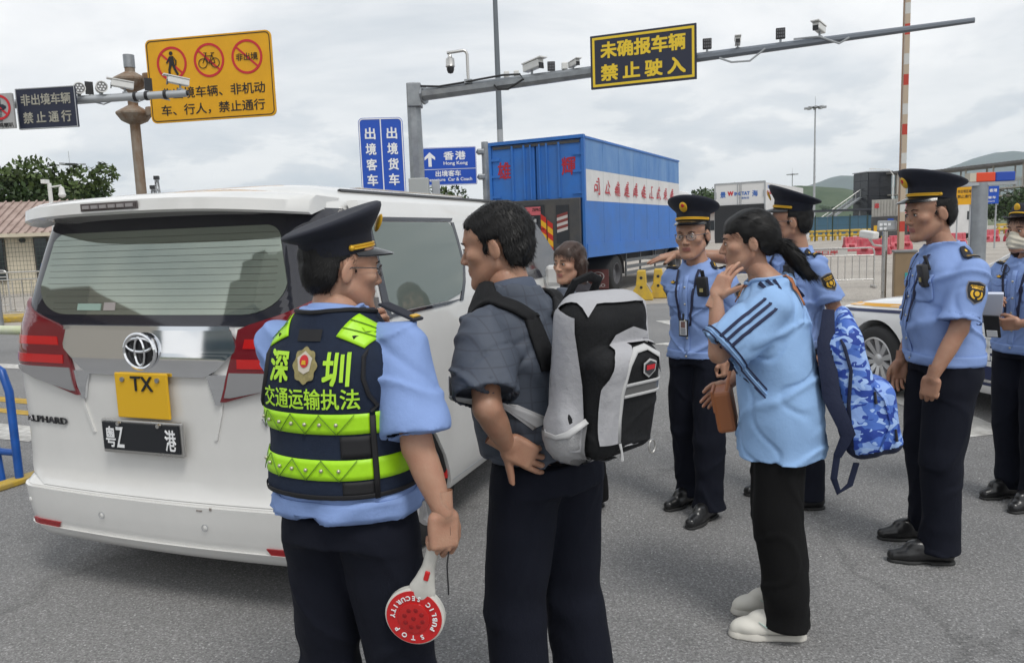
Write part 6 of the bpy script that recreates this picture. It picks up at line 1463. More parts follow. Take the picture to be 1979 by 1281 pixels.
def glasses(parent, M, thin=False):
    mb = MB()
    for s in (-1, 1):
        mb.path([(s * .033 + .023 * math.cos(a), .1045 - .006 * abs(math.cos(a)) * 0 - .012 * max(0, s * math.cos(a)), -.004 + .017 * math.sin(a)) for a in np.linspace(0, 6.283, 21)[:-1]], .0016, 5, closed=True)
        mb.path([(s * .056, .094, .003), (s * .074, .06, .004), (s * .081, .0, .004), (s * .083, -.02, -.012)], .0016, 5)
    mb.path([(-.010, .105, .0), (0, .109, .003), (.010, .105, .0)], .0016, 5)
    o = mb.build('glasses', frame_m, parent, smooth=True, M=M)
    for s in (-1, 1):
        mb = MB(); mb.add([(s * .033, .105, -.004)] + [(s * .033 + .022 * math.cos(a), .1045 - .012 * max(0, s * math.cos(a)), -.004 + .016 * math.sin(a)) for a in np.linspace(0, 6.283, 21)[:-1]], [(0, i, i % 20 + 1) for i in range(1, 21)]); mb.build('lens', lens_m, o)
    return o
_shoes = {}
def shoe(parent, p, yaw, kind, ln=.275):
    if (kind, ln) in _shoes:       # same pair: share the meshes
        src = _shoes[(kind, ln)]; o = src.copy(); col.objects.link(o); o.parent = parent; o.matrix_local = xf(p, yaw)
        for ch in [q for q in bpy.data.objects if q.parent == src]:
            c = ch.copy(); col.objects.link(c); c.parent = o; c.matrix_local = ch.matrix_local.copy()
        return o
    v = Vol((-.07, -.11, -.01), (.07, .22, .15), .0045); k = ln / .275
    v.chain([(0, -.055 * k, .045), (0, .03 * k, .048), (0, .10 * k, .038), (.004, .155 * k, .030)], [.038, .041, .041, .030], .02, fl=((0, 0, 1), 1.0)); v.cone((0, -.06 * k, .05), (0, -.045, .115), .036, .045, .02)
    if kind == 'w': v.ell((.002, .115 * k, .046), (.044, .055, .030), .015)
    v.ell((0, .055, .082), (.034, .062, .030), .02); v.plane((0, 0, .014), (0, 0, -1))
    w = Vol((-.07, -.11, -.01), (.07, .22, .05), .0045); hs = .032 if kind == 'w' else .016
    w.chain([(0, -.06 * k, .0), (0, .03 * k, .0), (0, .10 * k, .0), (.004, .152 * k, .0)], [.043, .043, .050, .040] if kind == 'w' else [.041, .040, .045, .034], .01); w.plane((0, 0, hs), (0, 0, 1)); w.plane((0, 0, .001), (0, 0, -1))
    if kind != 'w': w.box((0, .035, .003), (.08, .022, .006), .001, 0, 's')
    up, so = v.mesh(2), w.mesh(1); M = xf(p, yaw)
    o = vmesh('shoe', [up], shoe_w if kind == 'w' else shoe_k, parent, M); vmesh('sole', [so], sole_w if kind == 'w' else sole_k, o)
    mb = MB()
    for q in range(4 if kind == 'w' else 3): mb.path([(-.022, .045 + .016 * q, .098 - .006 * q), (0, .047 + .016 * q, .106 - .007 * q), (.022, .045 + .016 * q, .098 - .006 * q)], .0028, 5)
    mb.build('lace', shoe_w if kind == 'w' else sole_k, o, smooth=True)
    if kind == 'w':
        for s in (-1, 1):
            mb = MB(); mb.path([(s * .0405, -.03, .052), (s * .0425, .02, .050), (s * .0425, .06, .062), (s * .036, .085, .078)], [.0035, .006, .004, .002], 6, flat=.4); mb.build('side_stripe', mat('pale_mint', (.42, .60, .56), .5), o, smooth=True)
        mb = MB(); mb.path([(.043 * math.cos(a), .03 + .128 * math.sin(a), .029) for a in np.linspace(0, 6.283, 37)[:-1]], .0022, 5, closed=True); mb.build('sole_seam', mat('seam_grey', (.30, .29, .27), .7), o, smooth=True)
    _shoes[(kind, ln)] = o
    return o
SEC0 = [(.86, .172, .128), (.94, .172, .126), (1.02, .160, .116), (1.10, .160, .118), (1.20, .166, .118), (1.28, .172, .117), (1.335, .170, .108), (1.375, .156, .098), (1.41, .122, .084), (1.445, .086, .071), (1.48, .062, .060)]
def sections(k, bw, bd, inf, lo, lean, belly=0.0, hip=1.0, hemw=None, bend=(0, 0), drop=0.0):
    out = []; SEC = [(q[0] - drop * min(1, max(0, (q[0] - 1.18) / .15)), q[1], q[2]) for q in SEC0]
    zs = [lo] + [q[0] * k for q in SEC if q[0] * k > lo + .02]
    for z in zs:
        rx = np.interp(z / k, [q[0] for q in SEC], [q[1] for q in SEC]); ry = np.interp(z / k, [q[0] for q in SEC], [q[2] for q in SEC]); zz = z / k
        bl = belly * math.exp(-((zz - 1.06) / .1) ** 2); hp = hip if zz < 1.0 else 1 + (hip - 1) * max(0, 1 - (zz - 1.0) / .1)
        if hemw and zz < 1.25: t = (1.25 - zz) / .4; rx = rx * (1 - min(1, t)) + hemw[0] * min(1, t); ry = ry * (1 - min(1, t)) + hemw[1] * min(1, t)
        t = max(0, zz - .9)
        out.append((z, bend[0] * t, lean * t + bl * .5 - .012, (rx * bw * hp + inf), (ry * bd * hp + bl * .5 + inf)))
    return out
def arm_default(k, side, sw=.185): return {'sh': (side * sw, -.01, 1.375 * k), 'el': (side * (sw + .055), -.03, 1.12 * k), 'wr': (side * (sw + .05), .05, .885 * k), 'hd': (0, .12, -1), 'hn': (-side, .1, 0), 'curl': RELAX, 'thumb': 'side'}
def person(S):
    drop = S.get('drop', .038); k = S['H'] / 1.70; bw = S.get('bw', 1.0); bd = S.get('bd', 1.0); lean = S.get('lean', 0.0); bend = S.get('bend', (0, 0)); belly = S.get('belly', 0.0)
    root = empty('person', (*S['pos'], 0), R(S['head']), S['label'], 'person', S.get('group')); sk = S.get('skin', skin); fem = S.get('fem', False)
    hy = S.get('hyaw', 0); hp = S.get('hpitch', 0); hs = S.get('hs', 1.0) * (.965 if fem else 1.0)
    hc = Vector(S.get('hc', (bend[0] * .65, lean * .62 + .028, S['H'] - .115))); Mh = Matrix.Translation(hc) @ Matrix.Rotation(R(hy), 4, 'Z') @ Matrix.Rotation(R(hp), 4, 'X') @ Matrix.Scale(hs, 4)
    A = {}
    for s, nm in ((1, 'R'), (-1, 'L')):
        a = arm_default(k, s, .182 * bw if not fem else .165 * bw); a['sh'] = (a['sh'][0], a['sh'][1], a['sh'][2] - drop); a.update(S.get('arm' + nm, {})); A[s] = a
        for q in ('sh',):
            t = max(0, a[q][2] / k - .9); a[q] = (a[q][0] + bend[0] * t, a[q][1] + lean * t, a[q][2]) if 'sh' not in S.get('arm' + nm, {}) else a[q]
    legs = S.get('legs', {}); hipz = .88 * k; HX = .088 * bw
    L_ = {}
    for s, nm in ((1, 'R'), (-1, 'L')):
        f = legs.get(nm, {}); ft = f.get('ft', (s * .11, .0, 0)); hipp = (s * HX, -.005, hipz); an = (ft[0], ft[1] - .03, .085)
        kn = f.get('kn', ((hipp[0] + an[0]) / 2 + s * .008, (hipp[1] + an[1]) / 2 + .025, .475 * k)); L_[s] = (hipp, kn, an, ft, f.get('yaw', -s * 8))
    # body
    V = Vol((-.62, -.42, 0.02), (.62, .95 if S.get('reach') else .42, 1.62 * k), .0100)
    V.loft(sections(k, bw * .86, bd * .84, 0, .90 * k, lean, belly * .8, bend=bend, drop=drop), 0, e=2.1)
    V.chain([(bend[0] * .55, lean * .55 - .02, 1.42 * k), tuple(hc + Vector((0, -.03, -.10)))], [.056 if not fem else .048, .050 if not fem else .042], .02)
    am = S.get('armr', 1.0) * (.86 if fem else 1.0)
    for s in (1, -1):
        a = A[s]; V.chain([a['sh'], a['el']], [.047 * am, .039 * am], .03); mid = tuple(np.array(a['el']) * .65 + np.array(a['wr']) * .35); V.chain([a['el'], mid, a['wr']], [.0385 * am, .0385 * am, .0250 * am], .012)
        hipp, kn, an, ft, yw = L_[s]; V.chain([hipp, kn, an], [.080, .055, .042], .03)
    hq = tmesh(HEAD_F if fem else HEAD_M, Mh)
    parts = [V.mesh(3), hq]
    for s in (1, -1):
        a = A[s]; parts.append(hand(a['wr'], a['hd'], a['hn'], s, a['curl'], a.get('thumb', 'rest'), a.get('spread', 2.0), (.88 if fem else .95) * S.get('hands', 1.0)))
    nb = len(parts[0][1]); HQn = len(hq[1])
    def pick(C):
        out = np.zeros(len(C), int); Hc = HEAD_F if fem else HEAD_M; out[nb:nb + HQn] = lip_pick(Hc[0][Hc[1]].mean(1)); return out
    body = vmesh('body', parts, [sk, lip], root, pick=pick)
    for s in (-1, 1):
        mb = MB(); mb.ball((s * .032, .0815, -.004), (.0125, .0125, .0062), 12, 8); e = mb.build('eye', eye_w, root, smooth=True, M=Mh); mb = MB(); mb.ball((s * .032, .0905, -.004), (.0058, .0045, .0056), 10, 6); mb.build('iris', eye_d, e, smooth=True)
        mb = MB(); mb.path([(s * .016, .0945, .0165), (s * .032, .0955, .0215), (s * .050, .083, .0175)], [.0032, .0036, .0018], 6, flat=.6); mb.build('eyebrow', hair_m, root, smooth=True, M=Mh)
        mb = MB(); mb.path([(s * .019, .0900, -.0005), (s * .032, .0945, .0035), (s * .046, .0855, .001)], .0014, 5); mb.build('eyelash', hair_m, root, smooth=True, M=Mh)
    vmesh('hair', HAIR[S.get('hair', 'cap')], S.get('hairm', hair_m), root, M=Mh)
    # shirt
    sp = S.get('shirt', {}); hem = sp.get('hem', .90) * k; inf = sp.get('inf', .014); T = Vol((-.50, -.36, hem - .03), (.50, .44, 1.56 * k), .0062)
    T.loft(sections(k, bw, bd, inf, hem, lean, belly, hemw=sp.get('hemw'), bend=bend, drop=drop), 0, e=sp.get('e', 2.25))
    sl = sp.get('sleeve', .74); r0, r1 = sp.get('sr', (.062, .072))
    SLV = []
    for s in (1, -1):
        a = A[s]; sh = np.array(a['sh']); el = np.array(a['el']); en = sh + (el - sh) * sl; ins = sh * np.array([.62, 1, 1]) + np.array([0, 0, .012]); ax_ = (el - sh) / np.linalg.norm(el - sh)
        P4 = np.array([ins, sh, sh + (el - sh) * sl * .5, en + ax_ * .05]); m_ = r1 + .06; sl_, X, Y, Z = T.sub(P4.min(0) - m_, P4.max(0) + m_)
        U = Vol((X[0, 0, 0], Y[0, 0, 0], Z[0, 0, 0]), (X[-1, 0, 0], Y[0, -1, 0], Z[0, 0, -1]), T.h); U.n = np.array(T.D[sl_].shape); U.D = np.full(U.n, .5, np.float32); U.ax = [T.ax[i][sl_[i]] for i in range(3)]
        U.chain(P4, [r0 * .80, r0, r0 * .35 + r1 * .65, r1 * 1.02], .0)
        dp = ((X - en[0]) * ax_[0] + (Y - en[1]) * ax_[1] + (Z - en[2]) * ax_[2]).astype(np.float32); U.D = np.maximum(U.D, dp)
        kk = .022; Td = T.D[sl_]; hh = np.clip(.5 + .5 * (Td - U.D) / kk, 0, 1); T.D[sl_] = Td + (U.D - Td) * hh - kk * hh * (1 - hh); SLV.append((sl_, X, Y, Z, en, ax_, dp))
    am_ = sp.get('amp', .0078); sd = S.get('seed', 1)
    def folds(X, Y, Z):
        low = np.clip((1.20 * k - Z) / .25, 0, 1); rg = lambda n, w: np.exp(-(n / w) ** 2)
        f = vnoise(X * 15, Y * 15, Z * 26 + 6 * np.abs(X), sd) * am_ * .7 + low * vnoise(X * 34, Y * 34, Z * 9, sd + 3) * am_ * .6
        f = f - rg(vnoise(X * 13 + Z * 9, Y * 13, Z * 20 - 12 * np.abs(X), sd + 7), .16) * am_ * 1.25 + rg(vnoise(X * 11, Y * 17, Z * 24 + 14 * np.abs(X), sd + 9), .14) * am_ * .8
        return f
    T.warp(folds)
    for sl_, X, Y, Z, en, ax_, dp in SLV:      # hollow cuffs
        rx_, ry_, rz_ = X - en[0] - dp * ax_[0], Y - en[1] - dp * ax_[1], Z - en[2] - dp * ax_[2]
        hol = np.maximum(np.maximum(np.sqrt(rx_ ** 2 + ry_ ** 2 + rz_ ** 2) - (r1 - .009), dp - .004), -dp - .022); T.D[sl_] = np.maximum(T.D[sl_], -hol.astype(np.float32))
    T.plane((0, 0, hem), (0, 0, -1))
    nk = sp.get('neck', .062); T.cone((bend[0] * .55, lean * .56 - .015, 1.43 * k - drop), (bend[0] * .6, lean * .62 + .01, 1.56 * k - drop), nk, nk + .02, .006, 's')
    shirt = vmesh('shirt', [T.mesh(2)], sp.get('mat', blue_c), root)
    # trousers
    tp = S.get('trousers', {}); tr0, tr1, tr2 = tp.get('r', (.098, .080, .092)); hz = tp.get('hemz', .055); P = Vol((-.40, -.34, 0.0), (.40, .36, 1.06 * k), .0075)
    tops = sections(k, bw, bd, .006, .86 * k, lean * .3, belly * .8); tops = [q for q in tops if q[0] <= tp.get('top', .99) * k] 
    P.loft(tops, 0, e=2.3)
    for s in (1, -1):
        hipp, kn, an, ft, yw = L_[s]; hm = (an[0], an[1], hz - .04)
        P.chain([(hipp[0], hipp[1] - .008, hipp[2]), ((hipp[0] * .6 + kn[0] * .4), (hipp[1] * .6 + kn[1] * .4), hipp[2] * .6 + kn[2] * .4), kn, (an[0] * .55 + kn[0] * .45, an[1] * .55 + kn[1] * .45 - .01, an[2] * .55 + kn[2] * .45), hm], [tr0, (tr0 + tr1) * .52, tr1, tr1 * .5 + tr2 * .46, tr2], .022)
    ta = tp.get('amp', .004)
    rg2 = lambda n, w: np.exp(-(n / w) ** 2)
    P.warp(lambda X, Y, Z: rg2(vnoise(X * 15 + Z * 9, Y * 15 + Z * 5, Z * 7 - X * 12, sd + 21), .13) * ta * -1.0 * np.clip((1.0 - Z) * 3, 0, 1) + vnoise(X * 24, Y * 24, Z * 7, sd + 11) * ta + np.clip((.30 - Z) / .22, 0, 1) * vnoise(X * 14, Y * 14, Z * 46, sd + 13) * ta * 1.5 + np.exp(-((Z - .46 * k) / .09) ** 2) * vnoise(X * 12, Y * 12, Z * 44, sd + 17) * ta * .9 + np.exp(-((Z - .80 * k) / .07) ** 2) * vnoise(X * 30, Y * 10, Z * 40, sd + 19) * ta)
    P.plane((0, 0, hz), (0, 0, -1))
    trs = vmesh('trousers', [P.mesh(4)], tp.get('mat', navy_c), root)
    for s in (1, -1):
        hipp, kn, an, ft, yw = L_[s]; shoe(root, (ft[0], ft[1], 0), R(yw), S.get('shoes', 'k'), S.get('shoelen', .295))
    S.update(drop=drop, root=root, body=body, shirtobj=shirt, bvh=bvh_of(shirt), Mh=Mh, A=A, k=k, legs_=L_, trs=trs, hc=hc, lean=lean, bend=bend)
    return S
def strip(S, name, pts, dirs, w, m, off=.004, parent=None, bvh=None, thick=.002, wdir=None):
    """ribbon laid on the clothes: pts are points outside, dirs the directions they are pushed"""
    bvh = bvh or S['bvh']; Lp = []; Rp = []; n = len(pts)
    for i, p in enumerate(pts):
        p = Vector(p); d = Vector(dirs[i] if isinstance(dirs, list) else dirs).normalized(); t = (Vector(pts[min(i + 1, n - 1)]) - Vector(pts[max(i - 1, 0)])).normalized(); b = Vector(wdir) if wdir else d.cross(t).normalized()
        row = []
        for q in (-.5, -.17, .17, .5): row.append(wrap_pts(bvh, [p + b * w * q], d, off)[0])
        Lp.append(row)
    mb = MB(); mb.grid(Lp); o = mb.build(name, m, parent or S['shirtobj'], smooth=True)
    md = o.modifiers.new('t', 'SOLIDIFY'); md.thickness = thick; md.offset = 0
    return o
def decal(S, name, poly, M, d, m, off=.004, parent=None, bvh=None, sub=0.012):
    """flat shape (x,y polygon) placed by M and pushed on to the clothes along d"""
    bm = bmesh.new(); vs = [bm.verts.new((x, y, 0)) for x, y in poly]; bm.faces.new(vs)
    bmesh.ops.triangulate(bm, faces=bm.faces)
    for _ in range(3):
        ed = [e for e in bm.edges if e.calc_length() > sub]
        if not ed: break
        bmesh.ops.subdivide_edges(bm, edges=ed, cuts=1); bmesh.ops.triangulate(bm, faces=bm.faces)
    bm.verts.index_update(); P = [M @ v.co for v in bm.verts]; F_ = [[v.index for v in f.verts] for f in bm.faces]; bm.free()
    P = wrap_pts(bvh or S['bvh'], P, d, off); return mesh_obj(name, P, F_, m, parent or S['shirtobj'])
def wrap_text(S, s, M, d, w, h, m, off=.006, bold=0.02, parent=None, bvh=None, name='lettering'):
    V, Fc = fit_text(s, w, h, bold); V2 = V.copy(); V2[:, 2] = 0
    P = [M @ Vector(p) for p in V2]; dz = V[:, 2]
    P = [Vector(q) - Vector(d).normalized() * float(z) * .3 for q, z in zip(wrap_pts(bvh or S['bvh'], P, d, off), dz)]
    return mesh_obj(name, P, Fc, m, parent or S['shirtobj'], False)
def collar(S, m, h=.036, open_=35, r=.066, name='collar'):
    k = S['k']; c = Vector((S['bend'][0] * .57, S['lean'] * .57 - .010, 1.445 * k - S['drop'])); rows = []
    for a in np.linspace(R(90 + open_), R(450 - open_), 34):
        ca, sa = math.cos(a), math.sin(a); back = (1 - sa) / 2; f = max(0, sa)
        base = Vector((r * ca * .98, r * sa * .92 - .004, -.004 + .018 * back - .02 * f)); top = Vector((r * ca * .90, r * sa * .84 - .006 + .004, h * (.55 + .45 * back) + .012 * back - .012 * f)); fold = Vector((r * ca * 1.0, r * sa * .95 - .004, top.z + .003)); tip = Vector((r * ca * (1.30 + .18 * f), r * sa * (1.22 + .25 * f) - .004, top.z - h * (.95 + .55 * f)))
        rows.append([c + base, c + top, c + fold, c + (fold * .45 + tip * .55) + Vector((0, 0, .002)), c + tip])
    mb = MB(); mb.grid(rows); o = mb.build(name, m, S['shirtobj'], smooth=True); md = o.modifiers.new('t', 'SOLIDIFY'); md.thickness = .003; md.offset = 0; md = o.modifiers.new('s', 'SUBSURF'); md.levels = md.render_levels = 1
    return o
def hem_band(S, z0, z1, m, name='waistband', off=.005, n=72, r=.5):
    bv = S['bvh']; c = (S['bend'][0] * .1, S['lean'] * .1); rows = []
    for z in np.linspace(z0, z1, 5):
        row = []
        for j in range(n):
            a = 2 * math.pi * j / n; row.append(wrap_pts(bv, [(c[0] + r * math.cos(a), c[1] + r * math.sin(a), z)], (-math.cos(a), -math.sin(a), 0), off)[0])
        rows.append(row)
    mb = MB(); mb.grid(rows, False, True); o = mb.build(name, m, S['shirtobj'], smooth=True); md = o.modifiers.new('t', 'SOLIDIFY'); md.thickness = .004; md.offset = -1; return o
SHIELD = [(-.034, .040), (0, .046), (.034, .040), (.036, .0), (.028, -.028), (0, -.048), (-.028, -.028), (-.036, .0)]
def uniform(S, cam_=True, cord=True, idcard=False, patch_side=-1, lanyard=True):
    k = S['k']; collar(S, blue_c); sh = S['A'][-1]['sh']
    hem_band(S, S['shirt'].get('hem', .90) * k + .004, S['shirt'].get('hem', .90) * k + .052, blue_c)
    # sleeve shields and shoulder boards
    for s in (-1, 1):
        a = S['A'][s]; p = Vector(a['sh']).lerp(Vector(a['el']), .36); d = Vector((-s, 0, 0)); ax_ = (Vector(a['sh']) - Vector(a['el'])).normalized()
        yx = Vector((0, s * -1, 0)) if False else Vector((0, s, 0)); M = frame(p + Vector((s * .2, 0, 0)), yx, ax_)
        d = -(Vector((s, 0, 0)) - ax_ * ax_.x * s).normalized(); M = frame(p - d * .2, ax_.cross(d), ax_)
        b = decal(S, 'sleeve_patch', [(x * 1.12, y * 1.12) for x, y in SHIELD], M, d, mat('patch_grey', (.22, .22, .25), .7), .003); decal(S, 'patch_field', SHIELD, M, d, mat('patch_black', (.012, .012, .014), .7), .0045, b)
        for sg in (-1, 1):
            arc = [(sg * .022 * math.cos(t), -.008 + .024 * math.sin(t)) for t in np.linspace(R(-75), R(35), 10)]; decal(S, 'wreath', [(x * 1.12, y) for x, y in arc] + [(x * .72, y * .8) for x, y in arc[::-1]], M, d, gold, .006, b)
        decal(S, 'emblem', [(.010 * math.cos(t), -.006 + .011 * math.sin(t)) for t in np.linspace(0, 6.28, 13)[:-1]], M, d, gold, .006, b)
        wrap_text(S, '中国交通执法'[:6], M @ Matrix.Translation((0, .028, 0)), d, .052, .010, gold, .006, .02, b); wrap_text(S, '交通运输执法', M @ Matrix.Translation((0, .017, 0)), d, .044, .008, gold, .006, .02, b)
        q = Vector(a['sh']); inn = Vector((q.x * .50, q.y, q.z)); t = (q - inn).normalized(); Mu = frame((q * .62 + inn * .38) + Vector((0, 0, .25)), t, Vector((0, 1, 0)) if True else None)
        e = decal(S, 'shoulder_board', [(-.050, -.020), (.050, -.024), (.050, .024), (-.050, .020), (-.058, 0)], Mu, (0, 0, -1), cap_m, .006); md = e.modifiers.new('t', 'SOLIDIFY'); md.thickness = .005
        decal(S, 'board_emblem', [(.012 + .011 * math.cos(t_), .013 * math.sin(t_)) for t_ in np.linspace(0, 6.28, 13)[:-1]], Mu, (0, 0, -1), gold, .013, e); decal(S, 'board_bar', [(.036, -.018), (.041, -.018), (.044, 0), (.041, .018), (.036, .018), (.039, 0)], Mu, (0, 0, -1), gold, .013, e); decal(S, 'board_button', [(-.04 + .006 * math.cos(t_), .006 * math.sin(t_)) for t_ in np.linspace(0, 6.28, 9)[:-1]], Mu, (0, 0, -1), gold, .013, e)
    front = lambda x, z: Vector((x + S['bend'][0] * (z / k - .9), .6, z))
    strip(S, 'placket', [front(.0, z) for z in np.linspace(.93 * k, 1.40 * k - S['drop'], 14)], (0, -1, 0), .030, blue_c, .004, wdir=(1, 0, 0))
    for z in (.925, 1.02, 1.12, 1.21, 1.30):
        p = wrap_pts(S['bvh'], [front(0, z * k)], (0, -1, 0), .007)[0]; MB().ball(p, (.006, .004, .006), 8, 6).build('button', silver, S['shirtobj'], smooth=True)
    for s in (-1, 1):
        x0 = s * .088; z0 = 1.25 * k; pk = decal(S, 'pocket', [(-.05, .055), (.05, .055), (.05, -.05), (.03, -.062), (-.03, -.062), (-.05, -.05)], frame(front(x0, z0), (-1, 0, 0), (0, 0, 1)), (0, -1, 0), blue_c, .003); md = pk.modifiers.new('t', 'SOLIDIFY'); md.thickness = .0035
        fl = decal(S, 'pocket_flap', [(-.052, .06), (.052, .06), (.052, .03), (0, .018), (-.052, .03)], frame(front(x0, z0), (-1, 0, 0), (0, 0, 1)), (0, -1, 0), blue_c, .006); md = fl.modifiers.new('t', 'SOLIDIFY'); md.thickness = .003
    bd_ = decal(S, 'chest_badge', [(-.026, .006), (-.012, .002), (0, .010), (.012, .002), (.026, .006), (.014, -.008), (0, -.010), (-.014, -.008)], frame(front(.088, 1.325 * k), (-1, 0, 0), (0, 0, 1)), (0, -1, 0), cap_m, .007); decal(S, 'badge_wings', [(-.020, .004), (-.01, .0), (0, .007), (.01, .0), (.020, .004), (.01, -.006), (0, -.007), (-.01, -.006)], frame(front(.088, 1.325 * k), (-1, 0, 0), (0, 0, 1)), (0, -1, 0), gold, .010, bd_)
    if cam_:
        p = Vector(wrap_pts(S['bvh'], [front(-.098, 1.325 * k - S['drop'] * .6)], (0, -1, 0), .018)[0]); mb = MB(); mb.box(p, (.062, .032, .106), rx=R(-10), bev=.007); cc = mb.build('body_camera', black, S['root'], smooth=True)
        mb = MB(); mb.M = xf(p + Vector((0, .016, .026)), rx=R(-100)); mb.lathe([(0, -.004), (.010, -.004), (.012, .002)], 14); mb.build('camera_lens', dglass, cc, smooth=True); MB().box(p + Vector((0, .0145, -.018)), (.020, .004, .020)).build('camera_emblem', mat('cam_emblem', (.35, .30, .12), .4), cc)
        q = wrap_pts(S['bvh'], [front(-.092, 1.40 * k - S['drop'])], (0, -1, 0), .010)[0]; MB().box(Vector(q) * .6 + p * .4 + Vector((0, .004, .02)), (.022, .012, .07), rx=R(-20), bev=.004).build('camera_clip', black, cc)
    if lanyard:
        lm = mat('lanyard_navy', (.012, .016, .05), .6)
        for s in (-1, 1):
            pts = [front(s * (.065 - .035 * t - .02 * (t > 1)), (1.43 - .30 * t) * k - S['drop']) for t in np.linspace(0, 1, 12)]; strip(S, 'lanyard', pts, (0, -1, 0), .014, lm, .010, wdir=(1, 0, 0))
        if idcard:
            p = Vector(wrap_pts(S['bvh'], [front(.01, 1.08 * k)], (0, -1, 0), .012)[0]); c = MB().box(p, (.058, .006, .095), bev=.004).build('id_card', black, S['root'])
            MB().box(p + Vector((0, .004, .0)), (.044, .003, .078)).build('card_face', mat('card_white', (.6, .62, .66), .4), c); MB().box(p + Vector((0, .006, .018)), (.026, .002, .034)).build('card_photo', mat('card_photo', (.18, .10, .09), .5), c)
            for q in range(3): MB().box(p + Vector((0, .006, -.008 - .011 * q)), (.030, .002, .004)).build('card_line', blk_s, c)
            MB().box(p + Vector((0, .002, .062)), (.012, .006, .035), bev=.002).build('card_clip', black, c)
def wear(S, cap='cap', tilt=8, dz=.060, gl=False, roll=0):
    M = S['Mh'] @ xf((0, -.012, dz), rx=R(tilt), ry=R(roll))
    if cap == 'cap': peaked_cap(S['root'], M)
    elif cap == 'hat': brim_hat(S['root'], M)
    if gl: glasses(S['root'], S['Mh'])
# ------------------------------------------------------------------ the people of the photograph
# officer in the vest, seen from behind
SA = person(dict(drop=0.0, pos=(-.45, 1.985), head=-22, H=1.665, label='officer from behind in a navy reflective vest and peaked cap beside the van', hyaw=-38, hpitch=-4, bw=1.0, bd=1.02, seed=2, group='officers in light blue uniform shirts',
    hs=.95, hc=(-.004, .035, 1.548), shirt=dict(hem=.945, inf=.018, hemw=(.182, .140), sr=(.066, .080), sleeve=.86, amp=.0072), legs=dict(R=dict(ft=(.13, .03, 0)), L=dict(ft=(-.13, .03, 0))), trousers=dict(r=(.108, .090, .096), amp=.006), belly=.01,
    armR=dict(sh=(.188, -.005, 1.352), el=(.250, -.065, 1.115), wr=(.318, -.075, .955), hd=(.02, -.10, -1), hn=(-.75, .55, 0), curl=GRIP, thumb='rest'),
    armL=dict(el=(-.19, .21, 1.18), wr=(-.03, .20, 1.36), hd=(.80, -.35, .35), hn=(-.2, -1, 0), curl=HALF, thumb='rest')))
collar(SA, blue_c, .040); hem_band(SA, .930, .980, blue_c); wear(SA, 'cap', 11, .040, True)
k = SA['k']
T = Vol((-.36, -.32, .95), (.36, .34, 1.52), .0062)
T.loft(sections(k, 1.0, 1.02, .030, .985, 0, .01, hemw=(.182, .140)), 0, e=2.25)
for s in (1, -1):
    a = np.array(SA['A'][s]['sh']); T.cone(a + [s * .055, 0, .06], a + [s * .05, -.0, -.10], .098, .098, .010, 's'); T.cone(a + [s * .02, 0, -.06], a + [s * .03, 0, -.15], .085, .065, .010, 's')
T.cone((0, .0, 1.42), (0, .02, 1.56), .092, .115, .008, 's'); T.cone((0, .10, 1.34), (0, .12, 1.5), .055, .09, .01, 's')
T.warp(lambda X, Y, Z: vnoise(X * 15, Y * 15, Z * 26, 4) * .0035 + vnoise(X * 40, Y * 40, Z * 20, 8) * .0012); T.plane((0, 0, .992), (0, 0, -1))
vest = vmesh('reflective_vest', [T.mesh(2)], vest_m, SA['root']); vb = bvh_of(vest)
def vband(z0, z1, a0, a1, m, name, off=.0025, n=90, nz=5, slope=0):
    rows = []
    for z in np.linspace(z0, z1, nz): rows.append([wrap_pts(vb, [(.5 * math.cos(a), .5 * math.sin(a), z + slope * math.cos(a))], (-math.cos(a), -math.sin(a), 0), off)[0] for a in np.linspace(a0, a1, n)])
    mb = MB(); mb.grid(rows); o = mb.build(name, m, vest, smooth=True); md = o.modifiers.new('t', 'SOLIDIFY'); md.thickness = .0015; md.offset = 0; return o
for z in (1.155, 1.042):
    vband(z, z + .050, R(175), R(322), lime, 'reflective_band'); vband(z - .002, z + .052, R(326), R(395), lime, 'reflective_band')
    for q in range(8):
        a = R(200 + 14 * q); p = wrap_pts(vb, [(.5 * math.cos(a), .5 * math.sin(a), z + .025)], (-math.cos(a), -math.sin(a), 0), .007)[0]; MB().ball(p, .0052, 8, 6).build('led_stud', silver, vest, smooth=True)
        a2 = a + R(7); sg = 1 if q % 2 else -1; strip(SA, 'band_seam', [(.5 * math.cos(a2 + sg * R(2.5) * t), .5 * math.sin(a2 + sg * R(2.5) * t), z + .025 + .025 * t) for t in np.linspace(-1, 1, 5)], [(-math.cos(a2), -math.sin(a2), 0)] * 5, .0018, mat('seam_green', (.12, .25, .01), .6), .0072, vest, vb)
vband(.995, 1.20, R(322), R(326), vest_k, 'side_binding', .006, 4); vband(.996, 1.006, R(0), R(360), vest_k, 'hem_binding', .004)
vband(1.096, 1.150, R(300), R(322), vest_k, 'side_panel', .003, 12); vband(1.004, 1.038, R(300), R(322), vest_k, 'side_panel', .003, 12)
